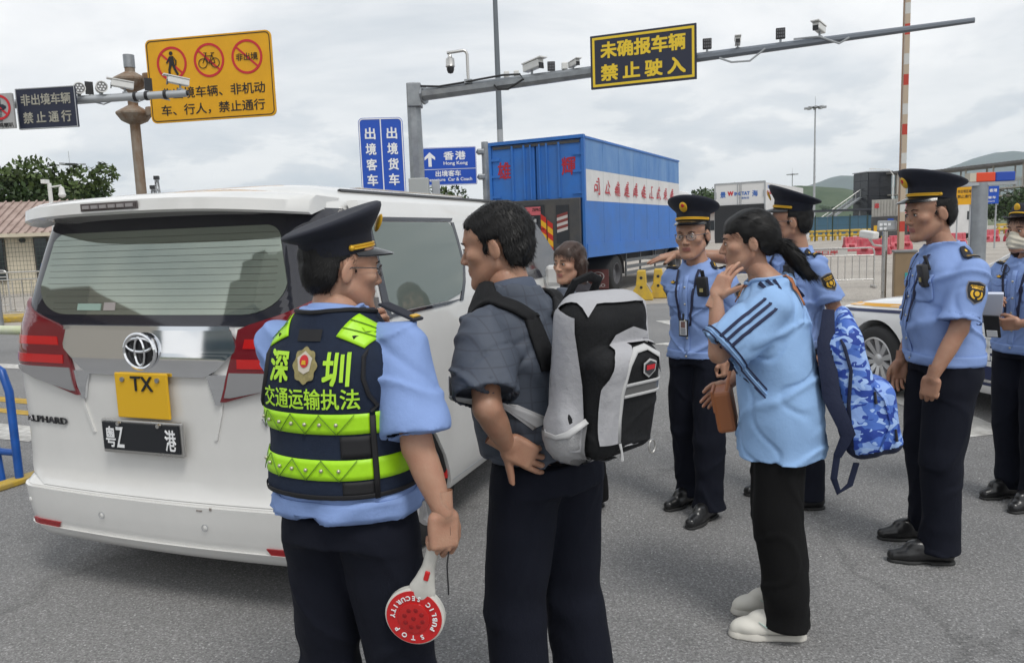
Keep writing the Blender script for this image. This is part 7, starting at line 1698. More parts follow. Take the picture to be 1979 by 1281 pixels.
for s in (1, -1):  # slanted shoulder reflectors
    M = frame((s * .118, -.4, 1.600), (1, 0, s * -.30), (s * .30, 0, 1)); o = decal(SA, 'shoulder_reflector', [(-.036, -.046), (.036, -.046), (.036, .046), (-.036, .046)], M, (0, .8, -.5), lime, .004, vest, vb); md = o.modifiers.new('t', 'SOLIDIFY'); md.thickness = .003
    for q in (-.016, .016): strip(SA, 'reflector_seam', [M @ Vector((-.036 + .018 * t, q + .004 * t, 0)) for t in range(5)], [(0, .8, -.5)] * 5, .0018, MATS['seam_green'], .0065, vest, vb)
    a = SA['A'][s]['sh']; ex = abs(a[0]) - .045
    mb = MB(); mb.path([wrap_pts(vb, [(s * x, -.5, z)], (0, 1, 0), .002)[0] for x, z in ((ex - .004, 1.425), (ex, 1.39), (ex, 1.34), (ex + .002, 1.29), (ex + .012, 1.25), (ex + .026, 1.222), (ex + .045, 1.205))], .006, 6); mb.build('armhole_binding', vest_k, vest, smooth=True)
mb = MB(); mb.path([wrap_pts(vb, [(.104 * math.cos(t), .104 * math.sin(t), 1.75)], (0, 0, -1), .002)[0] for t in np.linspace(R(170), R(370), 26)], .006, 6); mb.build('neck_binding', vest_k, vest, smooth=True)
Mv = lambda x, z: frame((x, -.5, z), (1, 0, 0), (0, 0, 1))
decal(SA, 'hook_panel', [(-.034, -.014), (.034, -.014), (.034, .014), (-.034, .014)], Mv(0, 1.392), (0, 1, 0), vest_k, .003, vest, vb)
wrap_text(SA, '深', Mv(-.083, 1.317), (0, 1, 0), .066, .078, lime_t, .004, .03, vest, vb); wrap_text(SA, '圳', Mv(.083, 1.313), (0, 1, 0), .066, .080, lime_t, .004, .03, vest, vb); wrap_text(SA, '交通运输执法', Mv(.0, 1.242), (0, 1, 0), .275, .050, lime_t, .004, .015, vest, vb)
M = Mv(0, 1.321); eg = mat('badge_olive', (.34, .29, .12), .5, var=.4, vscale=60); b = decal(SA, 'badge', [((.034 + .003 * math.cos(8 * t)) * math.cos(t), (.042 + .003 * math.cos(8 * t)) * math.sin(t)) for t in np.linspace(0, 6.283, 41)[:-1]], M, (0, 1, 0), eg, .0045, vest, vb)
decal(SA, 'badge_shield', [(-.022, .018), (0, .034), (.022, .018), (.016, -.012), (0, -.02), (-.016, -.012)], M, (0, 1, 0), mat('badge_pale', (.55, .50, .42), .5), .006, b, vb); decal(SA, 'badge_red', [(.013 * math.cos(t), .010 + .015 * math.sin(t)) for t in np.linspace(0, 6.28, 21)[:-1]], M, (0, 1, 0), red_s, .0075, b, vb); decal(SA, 'badge_gold', [(-.007, .002), (.007, .002), (.005, .012), (-.005, .012)], M, (0, 1, 0), gold, .009, b, vb)
# his right shoulder board, sticking out from under the vest
a = Vector(SA['A'][1]['sh']); mb = MB(); mb.box(a + Vector((-.01, .02, .085)), (.11, .05, .008), ry=R(22), bev=.003); e = mb.build('shoulder_board', cap_m, SA['shirtobj']); MB().box(a + Vector((.03, .02, .075)), (.012, .034, .004), ry=R(22)).build('board_bar', gold, e)
# stop paddle in his right hand
pad = empty('stop_paddle', (0, 0, 0), 0, 'red round stop paddle with white rim held down by the officer in the vest', 'stop paddle')
pad.location = (-.197, 1.800, .912); pad.rotation_euler = (R(4), R(18), R(-8))
pw = mat('paddle_white', (.66, .65, .60), .45, var=.15, vscale=12); prd = mat('paddle_red', (.58, .018, .02), .35)
v = Vol((-.10, -.03, -.38), (.10, .03, .06), .004); v.chain([(0, 0, .03), (0, 0, -.10), (0, 0, -.14)], [.0175, .0165, .016], .01); v.cone((0, 0, -.14), (0, 0, -.165), .016, .024, .03, fl=((0, 1, 0), .6)); v.cone((-.0, 0, -.19), (0, 0, -.19), .03, .03, .04, fl=((0, 1, 0), .35))
vmesh('handle', [v.mesh()], pw, pad)
mb = MB(); mb.M = xf((0, 0, -.245), rx=R(90)); mb.lathe([(0, -.012), (.070, -.012), (.0765, -.008), (.0765, .008), (.070, .012), (0, .012)], 48); disc = mb.build('disc', pw, pad, smooth=True)
mb = MB(); mb.M = xf((0, 0, -.245), rx=R(90)); mb.lathe([(0, .0135), (.0715, .0135), (.0715, .011)], 48); mb.build('red_face', prd, disc)
mb = MB(); mb.M = xf((0, 0, -.245), rx=R(90)); mb.lathe([(0, .018), (.036, .0178), (.041, .0165), (.042, .013)], 48); mb.build('lamp_dome', mat('lamp_red', (.50, .012, .012), .15, coat=.6), disc, smooth=True)
for q in range(9):
    a = q * 2 * math.pi / 8; rr = .024 if q < 8 else 0; mb = MB(); mb.M = xf((rr * math.cos(a), -.0182, -.245 + rr * math.sin(a)), rx=R(90)); mb.lathe([(0, .002), (.0055, .001), (.006, 0)], 10); mb.build('led', mat('led_red', (.28, .01, .012), .2), disc)
def arc_text(s, r_, a0, a1, h, flip):
    for i, ch in enumerate(s):
        if ch == ' ': continue
        a = a0 + (a1 - a0) * i / max(1, len(s) - 1); M = Matrix.Translation((0, -.0145, -.245)) @ Matrix.Rotation(R(90), 4, 'X') @ Matrix.Rotation(a + (R(90) if flip else R(-90)), 4, 'Z') @ Matrix.Translation((0, -r_ if flip else r_, 0)); text(ch, M, None, h, wht_s, disc, .03, depth=.001)
arc_text('PUBLIC SECURITY', .0545, R(-12), R(192), .0125, True); arc_text('STOP', .0545, R(308), R(232), .013, False)
MB().tube((0, 0, .028), (0, 0, .046), .0195, n=16).build('end_cap', prd, pad, smooth=True); MB().box((.004, -.0185, -.120), (.013, .006, .026), bev=.004).build('switch', prd, pad)
mb = MB(); mb.path([(.02, 0, .035), (.032, -.005, .0), (.045, -.012, -.08), (.068, -.015, -.15)], .0055, 6, flat=.35); mb.build('wrist_strap', black, pad)

# man with the grey and black backpack
SB = person(dict(drop=.02, pos=(.085, 2.28), head=41, H=1.715, label='man in a grey checked polo shirt, hand on hip, seen from behind', hyaw=37, hpitch=-6, bw=1.0, bd=1.04, seed=5, hair='short', skin=skin_t, lean=.10, bend=(-.13, 0), belly=.02,
    hc=(-.088, .085, 1.588), shirt=dict(hem=.955, inf=.022, mat=polo_c, sr=(.074, .092), sleeve=.86, amp=.0075, hemw=(.180, .145)), trousers=dict(r=(.112, .094, .098), top=1.01, amp=.006), legs=dict(R=dict(ft=(.13, .0, 0)), L=dict(ft=(-.12, .04, 0))),
    armL=dict(sh=(-.228, -.005, 1.350), el=(-.305, -.110, 1.165), wr=(-.225, -.090, 1.045), hd=(.55, -.42, -.42), hn=(.6, .75, 0), curl=((20, 25, 12), (30, 30, 15), (40, 35, 18), (48, 38, 20)), thumb='out'),
    armR=dict(el=(.215, .10, 1.15), wr=(.12, .27, 1.10), hd=(-.6, .7, 0), hn=(0, -.3, -1), curl=RELAX)))
collar(SB, mat('polo_collar', (.070, .088, .13), .75, bump2=.3, b2scale=8), .048, 40, .068)
k = SB['k']; pb = bvh_of(SB['trs'])
rows = []
for z in (.965, .985, 1.005): rows.append([wrap_pts(pb, [(.5 * math.cos(a), .5 * math.sin(a), z)], (-math.cos(a), -math.sin(a), 0), .006)[0] for a in np.linspace(0, 2 * math.pi, 60)[:-1]])
mb = MB(); mb.grid(rows, False, True); mb.build('belt', mat('belt_black', (.012, .014, .018), .35), SB['root'], smooth=True)
BG = empty('backpack', (*SB['pos'], 0), R(41), 'grey and black school backpack worn by the man in the polo shirt', 'backpack')
bk = mat('pack_black', (.010, .0105, .012), .8, spec=.3, bump=.3, bscale=300, bump2=.4, b2scale=9, ridge=.5, rscale=6); bgy = mat('pack_grey', (.40, .40, .42), .75, spec=.3, bump=.25, bscale=300, bump2=.5, b2scale=9, ridge=.6, rscale=6); zipm = mat('zip_grey', (.52, .52, .52), .5)
Rb = Matrix.Rotation(R(8), 3, 'X')
BO = Vector((-.022, -.246, 1.225)); v = Vol((-.22, -.50, .92), (.20, -.08, 1.55), .0058)
v.box(BO, (.142, .078, .228), .07, 0, M=np.array(Rb)); v.box(BO + Vector((0, -.076, -.055)), (.120, .052, .150), .045, .012, M=np.array(Rb)); v.ell(BO + Vector((-.145, .0, -.13)), (.022, .06, .075), .02); v.ell(BO + Vector((.145, .0, -.13)), (.022, .06, .075), .02)
v.warp(lambda X, Y, Z: vnoise(X * 18, Y * 18, Z * 22, 31) * .0055 - np.exp(-(vnoise(X * 14, Y * 14, Z * 24, 33) / .14) ** 2) * .0035); pack = vmesh('bag_body', [v.mesh()], bk, BG); pv = bvh_of(pack)
P_ = dict(bvh=pv, shirtobj=pack)
back = lambda x, z: Vector((x + BO.x, -.9, z)); lft = lambda y, z: Vector((-.6, y, z))
# grey side gusset with piping, front pocket arch, stripe, badge, mesh pocket
arch = [(-.150, .07), (-.146, .16), (-.10, .215), (0, .232), (.10, .215), (.146, .16), (.150, .07)]
decal(P_, 'side_panel', [(-.305, 1.40), (-.24, 1.42), (-.19, 1.40), (-.20, 1.08), (-.30, 1.05), (-.31, 1.12)], Matrix(((0, 0, 1, -.6), (1, 0, 0, 0), (0, 1, 0, 0), (0, 0, 0, 1))), (1, 0, 0), bgy, .0085, sub=.006)
decal(P_, 'top_panel', [(-.12, -.33), (.12, -.33), (.13, -.20), (-.13, -.20)], Matrix(((1, 0, 0, BO.x), (0, 1, 0, 0), (0, 0, 1, 1.7), (0, 0, 0, 1))), (0, 0, -1), bgy, .0085, sub=.006)
decal(P_, 'shoulder_panel', [(-.108, 1.07), (-.110, 1.22), (-.088, 1.30), (-.04, 1.352), (.03, 1.368), (.09, 1.348), (.12, 1.30), (.07, 1.318), (.0, 1.318), (-.045, 1.285), (-.062, 1.20), (-.062, 1.07)], Matrix(((1, 0, 0, BO.x), (0, 0, -1, -.9), (0, 1, 0, 0), (0, 0, 0, 1))), (0, 1, 0), bgy, .0085, sub=.006)
strip(P_, 'zip', [back(x, z) for x, z in [(-.056, 1.07), (-.056, 1.13), (-.054, 1.20), (-.04, 1.275), (.0, 1.305), (.05, 1.308), (.09, 1.285), (.11, 1.24)]], (0, 1, 0), .014, zipm, .006, BG and pack, pv)
strip(P_, 'zip', [lft(y, z) for y, z in [(-.245, 1.06), (-.198, 1.2), (-.195, 1.33), (-.20, 1.39)]], (1, 0, 0), .014, zipm, .006, pack, pv)
for z in (1.222, 1.192): strip(P_, 'pocket_piping', [back(x, z) for x in np.linspace(-.045, .115, 9)], (0, 1, 0), .008, zipm, .006, pack, pv)
decal(P_, 'pocket_window', [(-.045, 1.196), (.115, 1.196), (.115, 1.218), (-.045, 1.218)], Matrix(((1, 0, 0, BO.x), (0, 0, -1, -.9), (0, 1, 0, 0), (0, 0, 0, 1))), (0, 1, 0), mat('window_grey', (.12, .12, .12), .3), .004)
M = frame(back(.045, 1.258), (1, 0, 0), (0, 0, 1)); q = decal(P_, 'badge', [(-.027, .015), (0, .024), (.027, .015), (.024, -.010), (0, -.026), (-.024, -.010)], M, (0, 1, 0), zipm, .006); decal(P_, 'badge_field', [(-.022, .012), (0, .019), (.022, .012), (.019, -.008), (0, -.020), (-.019, -.008)], M, (0, 1, 0), mat('badge_dark', (.03, .03, .035), .5), .008, q); decal(P_, 'badge_stripe', [(-.018, .010), (.018, .010), (.016, -.003), (-.016, -.003)], M, (0, 1, 0), red_s, .0095, q)
decal(P_, 'lower_panel', [(-.07, 1.0), (.02, .985), (.03, 1.012), (-.06, 1.032)], Matrix(((1, 0, 0, BO.x), (0, 0, -1, -.9), (0, 1, 0, 0), (0, 0, 0, 1))), (0, 1, 0), bgy, .0085, sub=.006)
decal(P_, 'mesh_pocket', [(-.325, 1.13), (-.26, 1.085), (-.18, 1.10), (-.19, 1.02), (-.25, .99), (-.31, 1.03)], Matrix(((0, 0, 1, -.6), (1, 0, 0, 0), (0, 1, 0, 0), (0, 0, 0, 1))), (1, 0, 0), mat('mesh_grey', (.36, .36, .37), .6, bump=.8, bscale=260), .011, sub=.006)
strip(P_, 'pocket_rim', [lft(y, z) for y, z in [(-.325, 1.135), (-.29, 1.10), (-.255, 1.088), (-.215, 1.09), (-.18, 1.105)]], (1, 0, 0), .014, zipm, .013, pack, pv)
mb = MB(); mb.path([BO + Vector((-.05, .06, .215)), BO + Vector((-.045, .03, .262)), BO + Vector((.0, .02, .275)), BO + Vector((.045, .03, .262)), BO + Vector((.05, .06, .215))], .016, 8, flat=.6); mb.build('grab_handle', bk, BG, smooth=True)
mb = MB(); z_ = wrap_pts(pv, [back(-.056, 1.07)], (0, 1, 0), .01)[0]; mb.path([Vector(z_), Vector(z_) + Vector((0, -.006, -.02)), Vector(z_) + Vector((.003, -.004, -.045))], [.004, .003, .005], 6); mb.build('zip_pull', zipm, pack, smooth=True)
mb = MB(); c_ = Vector(wrap_pts(pv, [back(.085, 1.045)], (0, 1, 0), .004)[0]) + Vector((.012, 0, -.016)); mb.M = Matrix.Translation(c_); mb.path([(.014 * math.cos(a), 0, .018 * math.sin(a)) for a in np.linspace(0, 6.283, 17)[:-1]], .0025, 6, closed=True); mb.build('metal_ring', steel_l, BG, smooth=True)
sb = SB['bvh']
for s in (-1, 1):
    bx = SB['bend'][0] * .5; pts = [(bx * .9 + s * x, -.5, z) for x, z in ((.040, 1.24), (.044, 1.29), (.048, 1.34), (.052, 1.39))]; dr = [(0, 1, 0)] * 4
    for t in np.linspace(0, 1, 22):
        a = -1.30 + 2.55 * t; y = .5 * math.sin(a); z = 1.36 + .5 * math.cos(a); x = bx * .9 + s * (.052 + .075 * min(1, t * 2.2)); pts.append((x, y, z)); dr.append((0, -math.sin(a), -math.cos(a)))
    o = strip(SB, 'shoulder_strap', pts, dr, .050, bk, .008, BG, sb, .012, wdir=(1, 0, 0))
strip(SB, 'webbing', [(-.7, y, z) for y, z in ((.02, 1.235), (-.03, 1.19), (-.08, 1.14), (-.13, 1.09), (-.17, 1.05))], (1, 0, 0), .026, mat('webbing_grey', (.40, .40, .41), .7), .008, BG, sb)
# woman far behind the van's bonnet
SC = person(dict(pos=(.37, 4.45), head=118, H=1.56, label='woman in dark clothes with brown hair behind the van bonnet, facing left', fem=True, hair='bob', hairm=hair_b, seed=9, hyaw=15, bw=.95, shirt=dict(hem=.86, inf=.02, mat=mat('dark_knit', (.02, .018, .024), .8, bump2=.4, b2scale=9), sleeve=1.0, sr=(.065, .06)), trousers=dict(mat=black_c)))
# officer in glasses with the identity card
SD = person(dict(pos=(1.05, 4.26), head=134, H=1.70, hs=1.06, label='officer in glasses and peaked cap with identity card, talking, facing left', hyaw=10, hpitch=-4, seed=12, group='officers in light blue uniform shirts', lean=.05, bw=.93, bd=.95,
    shirt=dict(hem=.895, inf=.018), trousers=dict(r=(.106, .086, .078), amp=.006), legs=dict(R=dict(ft=(.115, -.05, 0), yaw=-6), L=dict(ft=(-.10, .10, 0), yaw=4)),
    armR=dict(el=(.19, -.16, 1.13), wr=(.06, -.18, .97), hd=(-1, -.1, -.2), hn=(0, -1, 0)), armL=dict(el=(-.215, -.05, 1.115), wr=(-.185, .03, .905), hd=(0, .15, -1), hn=(.9, .2, 0), curl=FIST, thumb='in')))
uniform(SD, idcard=True); wear(SD, 'cap', 8, .062, True)
# officer behind, pointing left
SF = person(dict(pos=(1.64, 4.42), head=106, H=1.75, label='officer behind the woman pointing left with his outstretched right arm', hyaw=-34, hpitch=-2, seed=15, group='officers in light blue uniform shirts', reach=True, skin=skin_t,
    shirt=dict(hem=.895, inf=.02), trousers=dict(r=(.106, .086, .078), amp=.006), legs=dict(L=dict(ft=(-.19, .04, 0), yaw=-14), R=dict(ft=(.10, .05, 0))),
    hs=1.04, armR=dict(sh=(.165, .06, 1.385), el=(.27, .325, 1.445), wr=(.372, .57, 1.465), hd=(.42, .90, -.22), hn=(.2, -.3, -1), curl=FLAT, thumb='out', spread=4), armL=dict(el=(-.235, -.10, 1.13), wr=(-.245, -.02, .90), hd=(0, .2, -1), hn=(1, .1, 0), curl=RELAX)))
uniform(SF); wear(SF, 'cap', 10, .060, True)
# tall officer at right
SG = person(dict(pos=(2.05, 3.60), head=84, H=1.775, label='tall officer at right in profile, looking left with arms hanging', hyaw=10, hpitch=-5, seed=18, group='officers in light blue uniform shirts', belly=.035, bd=1.04, bw=1.0, skin=skin_t, lean=.05, hc=(0, .080, 1.652),
    shirt=dict(hem=.905, inf=.020, sr=(.072, .086), sleeve=.86), trousers=dict(r=(.116, .092, .084), amp=.006), legs=dict(R=dict(ft=(.15, .03, 0), yaw=2), L=dict(ft=(-.135, .08, 0), yaw=-4)),
    hs=1.05, armL=dict(sh=(-.182, -.03, 1.368), el=(-.225, .035, 1.13), wr=(-.245, .15, .915), hd=(.12, .12, -1), hn=(.6, -.5, 0), curl=HALF, thumb='in'), armR=dict(el=(.225, .02, 1.14), wr=(.16, .13, .92), hd=(-.1, .1, -1), hn=(-1, .1, 0), curl=RELAX)))
uniform(SG); wear(SG, 'cap', 6, .062)
# woman officer with the mask
SH = person(dict(pos=(2.88, 4.22), head=110, H=1.655, label='woman officer with pale face mask and brimmed hat at the right edge', fem=True, hair='bob', hairm=hair_b, hyaw=-2, hpitch=2, seed=21, group='officers in light blue uniform shirts', lean=.06,
    shirt=dict(hem=.89, inf=.020, sr=(.060, .070)), trousers=dict(r=(.108, .082, .075)), legs=dict(R=dict(ft=(.09, .0, 0)), L=dict(ft=(-.09, .06, 0))), shoelen=.25,
    armR=dict(el=(.235, .02, 1.10), wr=(.08, .22, 1.15), hd=(-.7, .5, .25), hn=(-.3, -.6, -.8), curl=HALF, thumb='rest'), armL=dict(el=(-.235, .05, 1.08), wr=(-.10, .22, 1.05), hd=(.8, .3, -.1), hn=(.1, -.9, .3), curl=HALF, thumb='rest')))
uniform(SH, cam_=False); wear(SH, 'hat', 10, .056)
v = Vol((-.09, -.02, -.135), (.09, .14, .02), .0038); v.ell((0, .036, -.060), (.066, .072, .064), 0); v.cone((0, .10, -.015), (0, .108, -.09), .010, .012, .03); v.ell((0, .02, -.06), (.058, .06, .06), .0, 's'); v.plane((0, .09, -.010), (0, -.35, 1)); v.plane((0, .005, 0), (0, -1, .25)); v.warp(lambda X, Y, Z: .0018 * np.sin(Z * 230 + 3 * np.abs(X) * 30))
mk = vmesh('face_mask', [v.mesh()], mat('mask_beige', (.60, .56, .46), .8), SH['root'], M=SH['Mh'])
mb = MB()
for s in (-1, 1): mb.path([(s * .060, .022, -.035), (s * .076, -.004, -.012), (s * .083, -.024, -.012), (s * .078, -.012, -.04), (s * .058, .020, -.080)], .0018, 5)
mb.build('ear_loop', mat('loop_white', (.65, .65, .63), .7), mk, smooth=True)
M = xf((*SH['pos'], 0), R(110))
nt_ = empty('notebook', M @ Vector((.03, .30, 1.135)), R(150), 'white paper pad held in the hand of the masked officer', 'notebook'); MB().box((0, 0, 0), (.15, .02, .20), rx=R(-35), bev=.004).build('pad', mat('paper', (.62, .66, .76), .6), nt_); mb = MB(); mb.path([(-.03, -.05, .06), (.08, -.07, .10)], .005, 6); mb.build('pen', black, nt_)
ph = empty('mobile_phone', M @ Vector((-.02, .315, 1.035)), R(135), 'dark phone with white label held low by the masked officer', 'phone'); MB().box((0, 0, 0), (.075, .010, .145), rx=R(-30), bev=.004).build('case', black, ph); MB().box((0, -.006, -.04), (.05, .004, .04), rx=R(-30)).build('label', wht_s, ph)
p = wrap_pts(SH['bvh'], [(.05, .6, 1.34)], (0, -1, 0), .012)[0]; gl = empty('folded_glasses', M @ Vector(p), R(128), 'folded spectacles hooked on the shirt of the masked officer', 'glasses'); mb = MB()
for s in (-1, 1): mb.path([(.02 * math.cos(a), .004, s * .024 - .03 + .022 * math.sin(a)) for a in np.linspace(0, 6.283, 17)[:-1]], .0018, 5, closed=True); mb.path([(0, .008, s * .046 - .03), (.012, .012, -.03 - s * .05)], .0016, 5)
mb.build('frame', black, gl, smooth=True)

# woman in the blue tee shirt with ponytail
SE = person(dict(pos=(1.045, 2.98), head=72, H=1.675, label='woman with a ponytail in a loose light blue tee shirt with navy stripes', fem=True, hair='pony', hyaw=8, hpitch=-3, seed=25, bw=.98, bd=1.0, hc=(-.01, .115, 1.560), lean=.09, skin=skin, shoes='w', shoelen=.285, armr=1.12,
    shirt=dict(hem=.735, inf=.022, mat=tee_c, sleeve=.93, sr=(.076, .098), neck=.066, hemw=(.205, .146), amp=.0075, e=2.2), trousers=dict(mat=black_c, r=(.096, .096, .090), hemz=.055, amp=.006, top=.95), legs=dict(R=dict(ft=(.075, -.01, 0), yaw=14), L=dict(ft=(-.125, -.01, 0), yaw=10)),
    armL=dict(sh=(-.158, .025, 1.318), el=(-.225, .215, 1.150), wr=(-.190, .225, 1.365), hd=(.22, -.40, .85), hn=(.75, -.5, -.3), curl=TOUCH, thumb='out', spread=5), armR=dict(el=(.195, .05, 1.10), wr=(.17, .2, .95), hd=(-.1, .6, -.6), hn=(-1, 0, 0))))
collar_e = MB(); nk = []
k = SE['k']
mb = MB(); mb.path([wrap_pts(SE['bvh'], [(.082 * math.cos(a), 0.078 * math.sin(a) + .045, 1.75)], (0, 0, -1), .002)[0] for a in np.linspace(0, 6.283, 41)[:-1]], .007, 6, closed=True); mb.build('neckband', tee_c, SE['shirtobj'], smooth=True)
navy_st = mat('stripe_cloth', (.012, .018, .06), .75); aL = SE['A'][-1]; shL, elL = Vector(aL['sh']), Vector(aL['el'])
for s in (-1, 1):
    sh, el = Vector(SE['A'][s]['sh']), Vector(SE['A'][s]['el']); ax_ = (el - sh).normalized(); out = Vector((s, 0, .35)); out = (out - ax_ * out.dot(ax_)).normalized(); sd_ = ax_.cross(out)
    for q in (-.026, 0, .026):
        pts = [Vector((s * .085, .045 + q, 1.46 * k)) + Vector((0, 0, .1))] + [sh * 1.0 + Vector((-s * .02, q, .15))] + [sh.lerp(el, t) + out * .3 + sd_ * (q * (1 if sd_.y > 0 else -1)) for t in np.linspace(.05, .95, 10)]
        dr = [Vector((0, 0, -1)), Vector((s * -.2, 0, -1))] + [-out] * 10
        strip(SE, 'sleeve_stripe', pts, dr, .011, navy_st, .004)
    cuff = []
    en = sh.lerp(el, .97 * .955)
    for q in (0, .012, .024):
        mb = MB(); mb.path([wrap_pts(SE['bvh'], [en - ax_ * q + (out * math.cos(a) + sd_ * math.sin(a)) * .3], -(out * math.cos(a) + sd_ * math.sin(a)), .002)[0] for a in np.linspace(0, 6.283, 37)[:-1]], .0035, 5, closed=True); mb.build('cuff_stripe', navy_st if q != .012 else tee_c, SE['shirtobj'], smooth=True)
mb = MB(); mb.M = SE['Mh']; mb.path([(.052 * math.cos(a) * 1.05, -.03 + .058 * math.sin(a), -.175 - .02 * math.sin(a)) for a in np.linspace(0, 6.283, 33)[:-1]], .0012, 5, closed=True); mb.build('necklace', silver, SE['root'], smooth=True)
mb = MB(); mb.M = SE['Mh'] @ xf((0, -.118, -.020), rx=R(35)); mb.lathe([(.019, -.012), (.027, -.006), (.027, .006), (.019, .012)], 16); mb.build('hair_tie', black, SE['root'], smooth=True)
# blue camouflage backpack
def camo():
    m = bpy.data.materials.new('blue_camouflage'); m.use_nodes = True; t = m.node_tree; L = t.links.new; b = t.nodes['Principled BSDF']; co = t.nodes.new('ShaderNodeTexCoord').outputs['Object']; cur = None
    for i, (sc, th, c) in enumerate(((13, .0, (.06, .15, .52)), (15, .53, (.24, .38, .74)), (18, .54, (.010, .045, .30)), (23, .60, (.34, .50, .82)))):
        if i == 0: cur = c; continue
        mp = t.nodes.new('ShaderNodeMapping'); mp.inputs['Location'].default_value = (i * 3.1, i * 1.7, i); mp.inputs['Scale'].default_value = (1, 1, 1.6); L(co, mp.inputs[0]); n = t.nodes.new('ShaderNodeTexNoise'); n.inputs['Scale'].default_value = sc; n.inputs['Detail'].default_value = .6; n.inputs['Distortion'].default_value = .7; L(mp.outputs[0], n.inputs['Vector'])
        r = t.nodes.new('ShaderNodeValToRGB'); r.color_ramp.interpolation = 'CONSTANT'; r.color_ramp.elements[1].position = th; L(n.outputs[0], r.inputs[0]); x = t.nodes.new('ShaderNodeMixRGB'); L(r.outputs[0], x.inputs[0])
        if isinstance(cur, tuple): x.inputs[1].default_value = (*cur, 1)
        else: L(cur, x.inputs[1])
        x.inputs[2].default_value = (*c, 1); cur = x.outputs[0]
    L(cur, b.inputs['Base Color']); b.inputs['Roughness'].default_value = .6; n = t.nodes.new('ShaderNodeTexNoise'); n.inputs['Scale'].default_value = 14; n.inputs['Detail'].default_value = 5; L(co, n.inputs['Vector']); bp = t.nodes.new('ShaderNodeBump'); bp.inputs['Strength'].default_value = .45; bp.inputs['Distance'].default_value = .02; L(n.outputs[0], bp.inputs['Height']); L(bp.outputs[0], b.inputs['Normal']); return m
cm_ = camo(); pnavy = mat('pack_navy', (.008, .014, .045), .75, bump=.3, bscale=300, bump2=.4, b2scale=8)
EB = empty('backpack', (*SE['pos'], 0), R(72), 'blue camouflage backpack hanging low from the ponytailed woman', 'backpack'); tl_ = Matrix.Rotation(R(-13), 3, 'X'); BO = Vector((.01, -.270, .975)); v = Vol((-.23, -.56, .60), (.24, -.10, 1.38), .0062)
v.box(BO, (.158, .075, .25), .06, 0, M=np.array(tl_)); v.ell(BO + Vector((0, .035, .24)), (.12, .045, .09), .05); v.box(BO + Vector((0, -.095, -.09)), (.135, .062, .14), .055, .015, M=np.array(tl_))
v.warp(lambda X, Y, Z: vnoise(X * 19, Y * 19, Z * 24, 41) * .006 + vnoise(X * 45, Y * 45, Z * 45, 43) * .0016)
T1 = v.mesh(); back_n = np.array(tl_) @ np.array([0, 1., 0])
def pk_(C):
    q = (C - np.array(BO)) @ np.array(tl_); return np.where(q[:, 1] > .045, 1, np.where(q[:, 2] < -.212, 1, 0))
ep = vmesh('bag_body', [T1], [cm_, pnavy], EB, pick=pk_); ev = bvh_of(ep); PE = dict(bvh=ev, shirtobj=ep)
strip(PE, 'zip', [(-.6, y, z) for y, z in [(-.26, .80), (-.245, .95), (-.25, 1.08), (-.225, 1.17), (-.19, 1.24)]], (1, 0, 0), .012, MATS['pack_navy'], .005, ep, ev); strip(PE, 'pocket_seam', [(-.6, y, z) for y, z in [(-.385, .74), (-.392, .88), (-.37, .97), (-.33, 1.02)]], (1, 0, 0), .010, cm_, .005, ep, ev)
for y, z in ((-.405, .86), (-.33, 1.0)):
    p = wrap_pts(ev, [(-.6, y, z)], (1, 0, 0), .006)[0]; mb = MB(); mb.path([Vector(p), Vector(p) + Vector((-.006, -.004, -.045))], [.004, .006], 6); mb.build('zip_pull', black, ep)
eb = SE['bvh']
for s in (-1, 1):
    pts = []; dr = []
    for t in np.linspace(0, 1, 16):
        a = -1.25 + 2.2 * t; pts.append((s * (.088 + .035 * t), .6 * math.sin(a) + .0, 1.30 + .6 * math.cos(a))); dr.append((0, -math.sin(a), -math.cos(a)))
    if s > 0: strip(SE, 'shoulder_strap', pts, dr, .058, pnavy, .012, EB, eb, .010, wdir=(1, 0, 0))
mb = MB(); mb.path([(-.09, -.175, 1.30), (-.13, -.165, 1.15), (-.155, -.185, .98), (-.15, -.245, .84), (-.13, -.21, .75)], [.022, .034, .034, .028, .016], 8, flat=.3); mb.build('shoulder_strap', pnavy, EB, smooth=True)
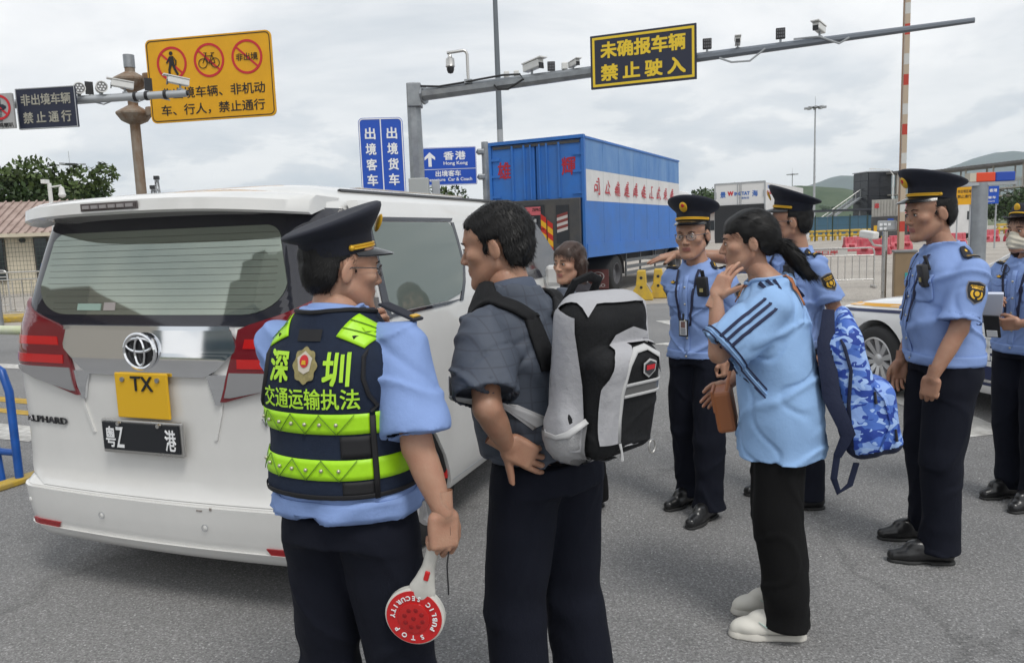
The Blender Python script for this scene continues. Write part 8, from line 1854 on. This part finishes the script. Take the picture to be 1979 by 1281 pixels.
mb = MB(); mb.path([(-.13, -.21, .76), (-.12, -.20, .66), (-.10, -.22, .60), (-.09, -.26, .63), (-.10, -.28, .72)], .014, 6, flat=.22); mb.build('loose_webbing', pnavy, EB)
# brown shoulder bag on a thin strap
HB = empty('handbag', (*SE['pos'], 0), R(72), 'small tan leather handbag in front of the ponytailed woman, strap over her shoulder', 'handbag'); tan = mat('tan_leather', (.36, .125, .045), .45, bump=.15, bscale=60)
pts = []; dr = []
for t in np.linspace(0, 1, 18):
    a = -1.2 + 2.5 * t; pts.append((-.075 + .05 * t, .6 * math.sin(a), 1.28 + .6 * math.cos(a))); dr.append((0, -math.sin(a), -math.cos(a)))
strip(SE, 'strap', pts, dr, .016, tan, .009, HB, eb, .004, wdir=(1, 0, 0)); mb = MB(); mb.box((.09, .205, .875), (.22, .075, .17), rx=R(-10), bev=.015); mb.build('bag_body', tan, HB); mb = MB(); mb.box((.09, .247, .915), (.215, .012, .09), rx=R(-10), bev=.004); mb.build('flap', tan, HB); mb = MB(); mb.path([(.0, .20, .95), (.03, .19, 1.0), (.07, .185, 1.03)], .008, 6, flat=.4); mb.build('handle', tan, HB)
# ------------------------------------------------------------------ the moist air between here and the hills
mb = MB(); mb.box((500, 3200, 219), (9500, 7400, 440)); hz_ = mb.build('haze', None if False else mat('haze_dummy', (1, 1, 1)), None); hz_.data.materials.clear()
hm = bpy.data.materials.new('haze_air'); hm.use_nodes = True; ht = hm.node_tree; ht.nodes.clear()
pv_ = ht.nodes.new('ShaderNodeVolumePrincipled'); pv_.inputs['Density'].default_value = 0.00012; pv_.inputs['Color'].default_value = (.80, .88, 1.0, 1); pv_.inputs['Anisotropy'].default_value = 0.2
ho = ht.nodes.new('ShaderNodeOutputMaterial'); ht.links.new(pv_.outputs[0], ho.inputs['Volume']); hz_.data.materials.append(hm)
tag(hz_, 'pale haze in the air before the hills', 'haze', kind='stuff')
print('objects', len(bpy.data.objects), 'tris', sum(len(o.data.polygons) * 2 for o in bpy.data.objects if o.type == 'MESH'))
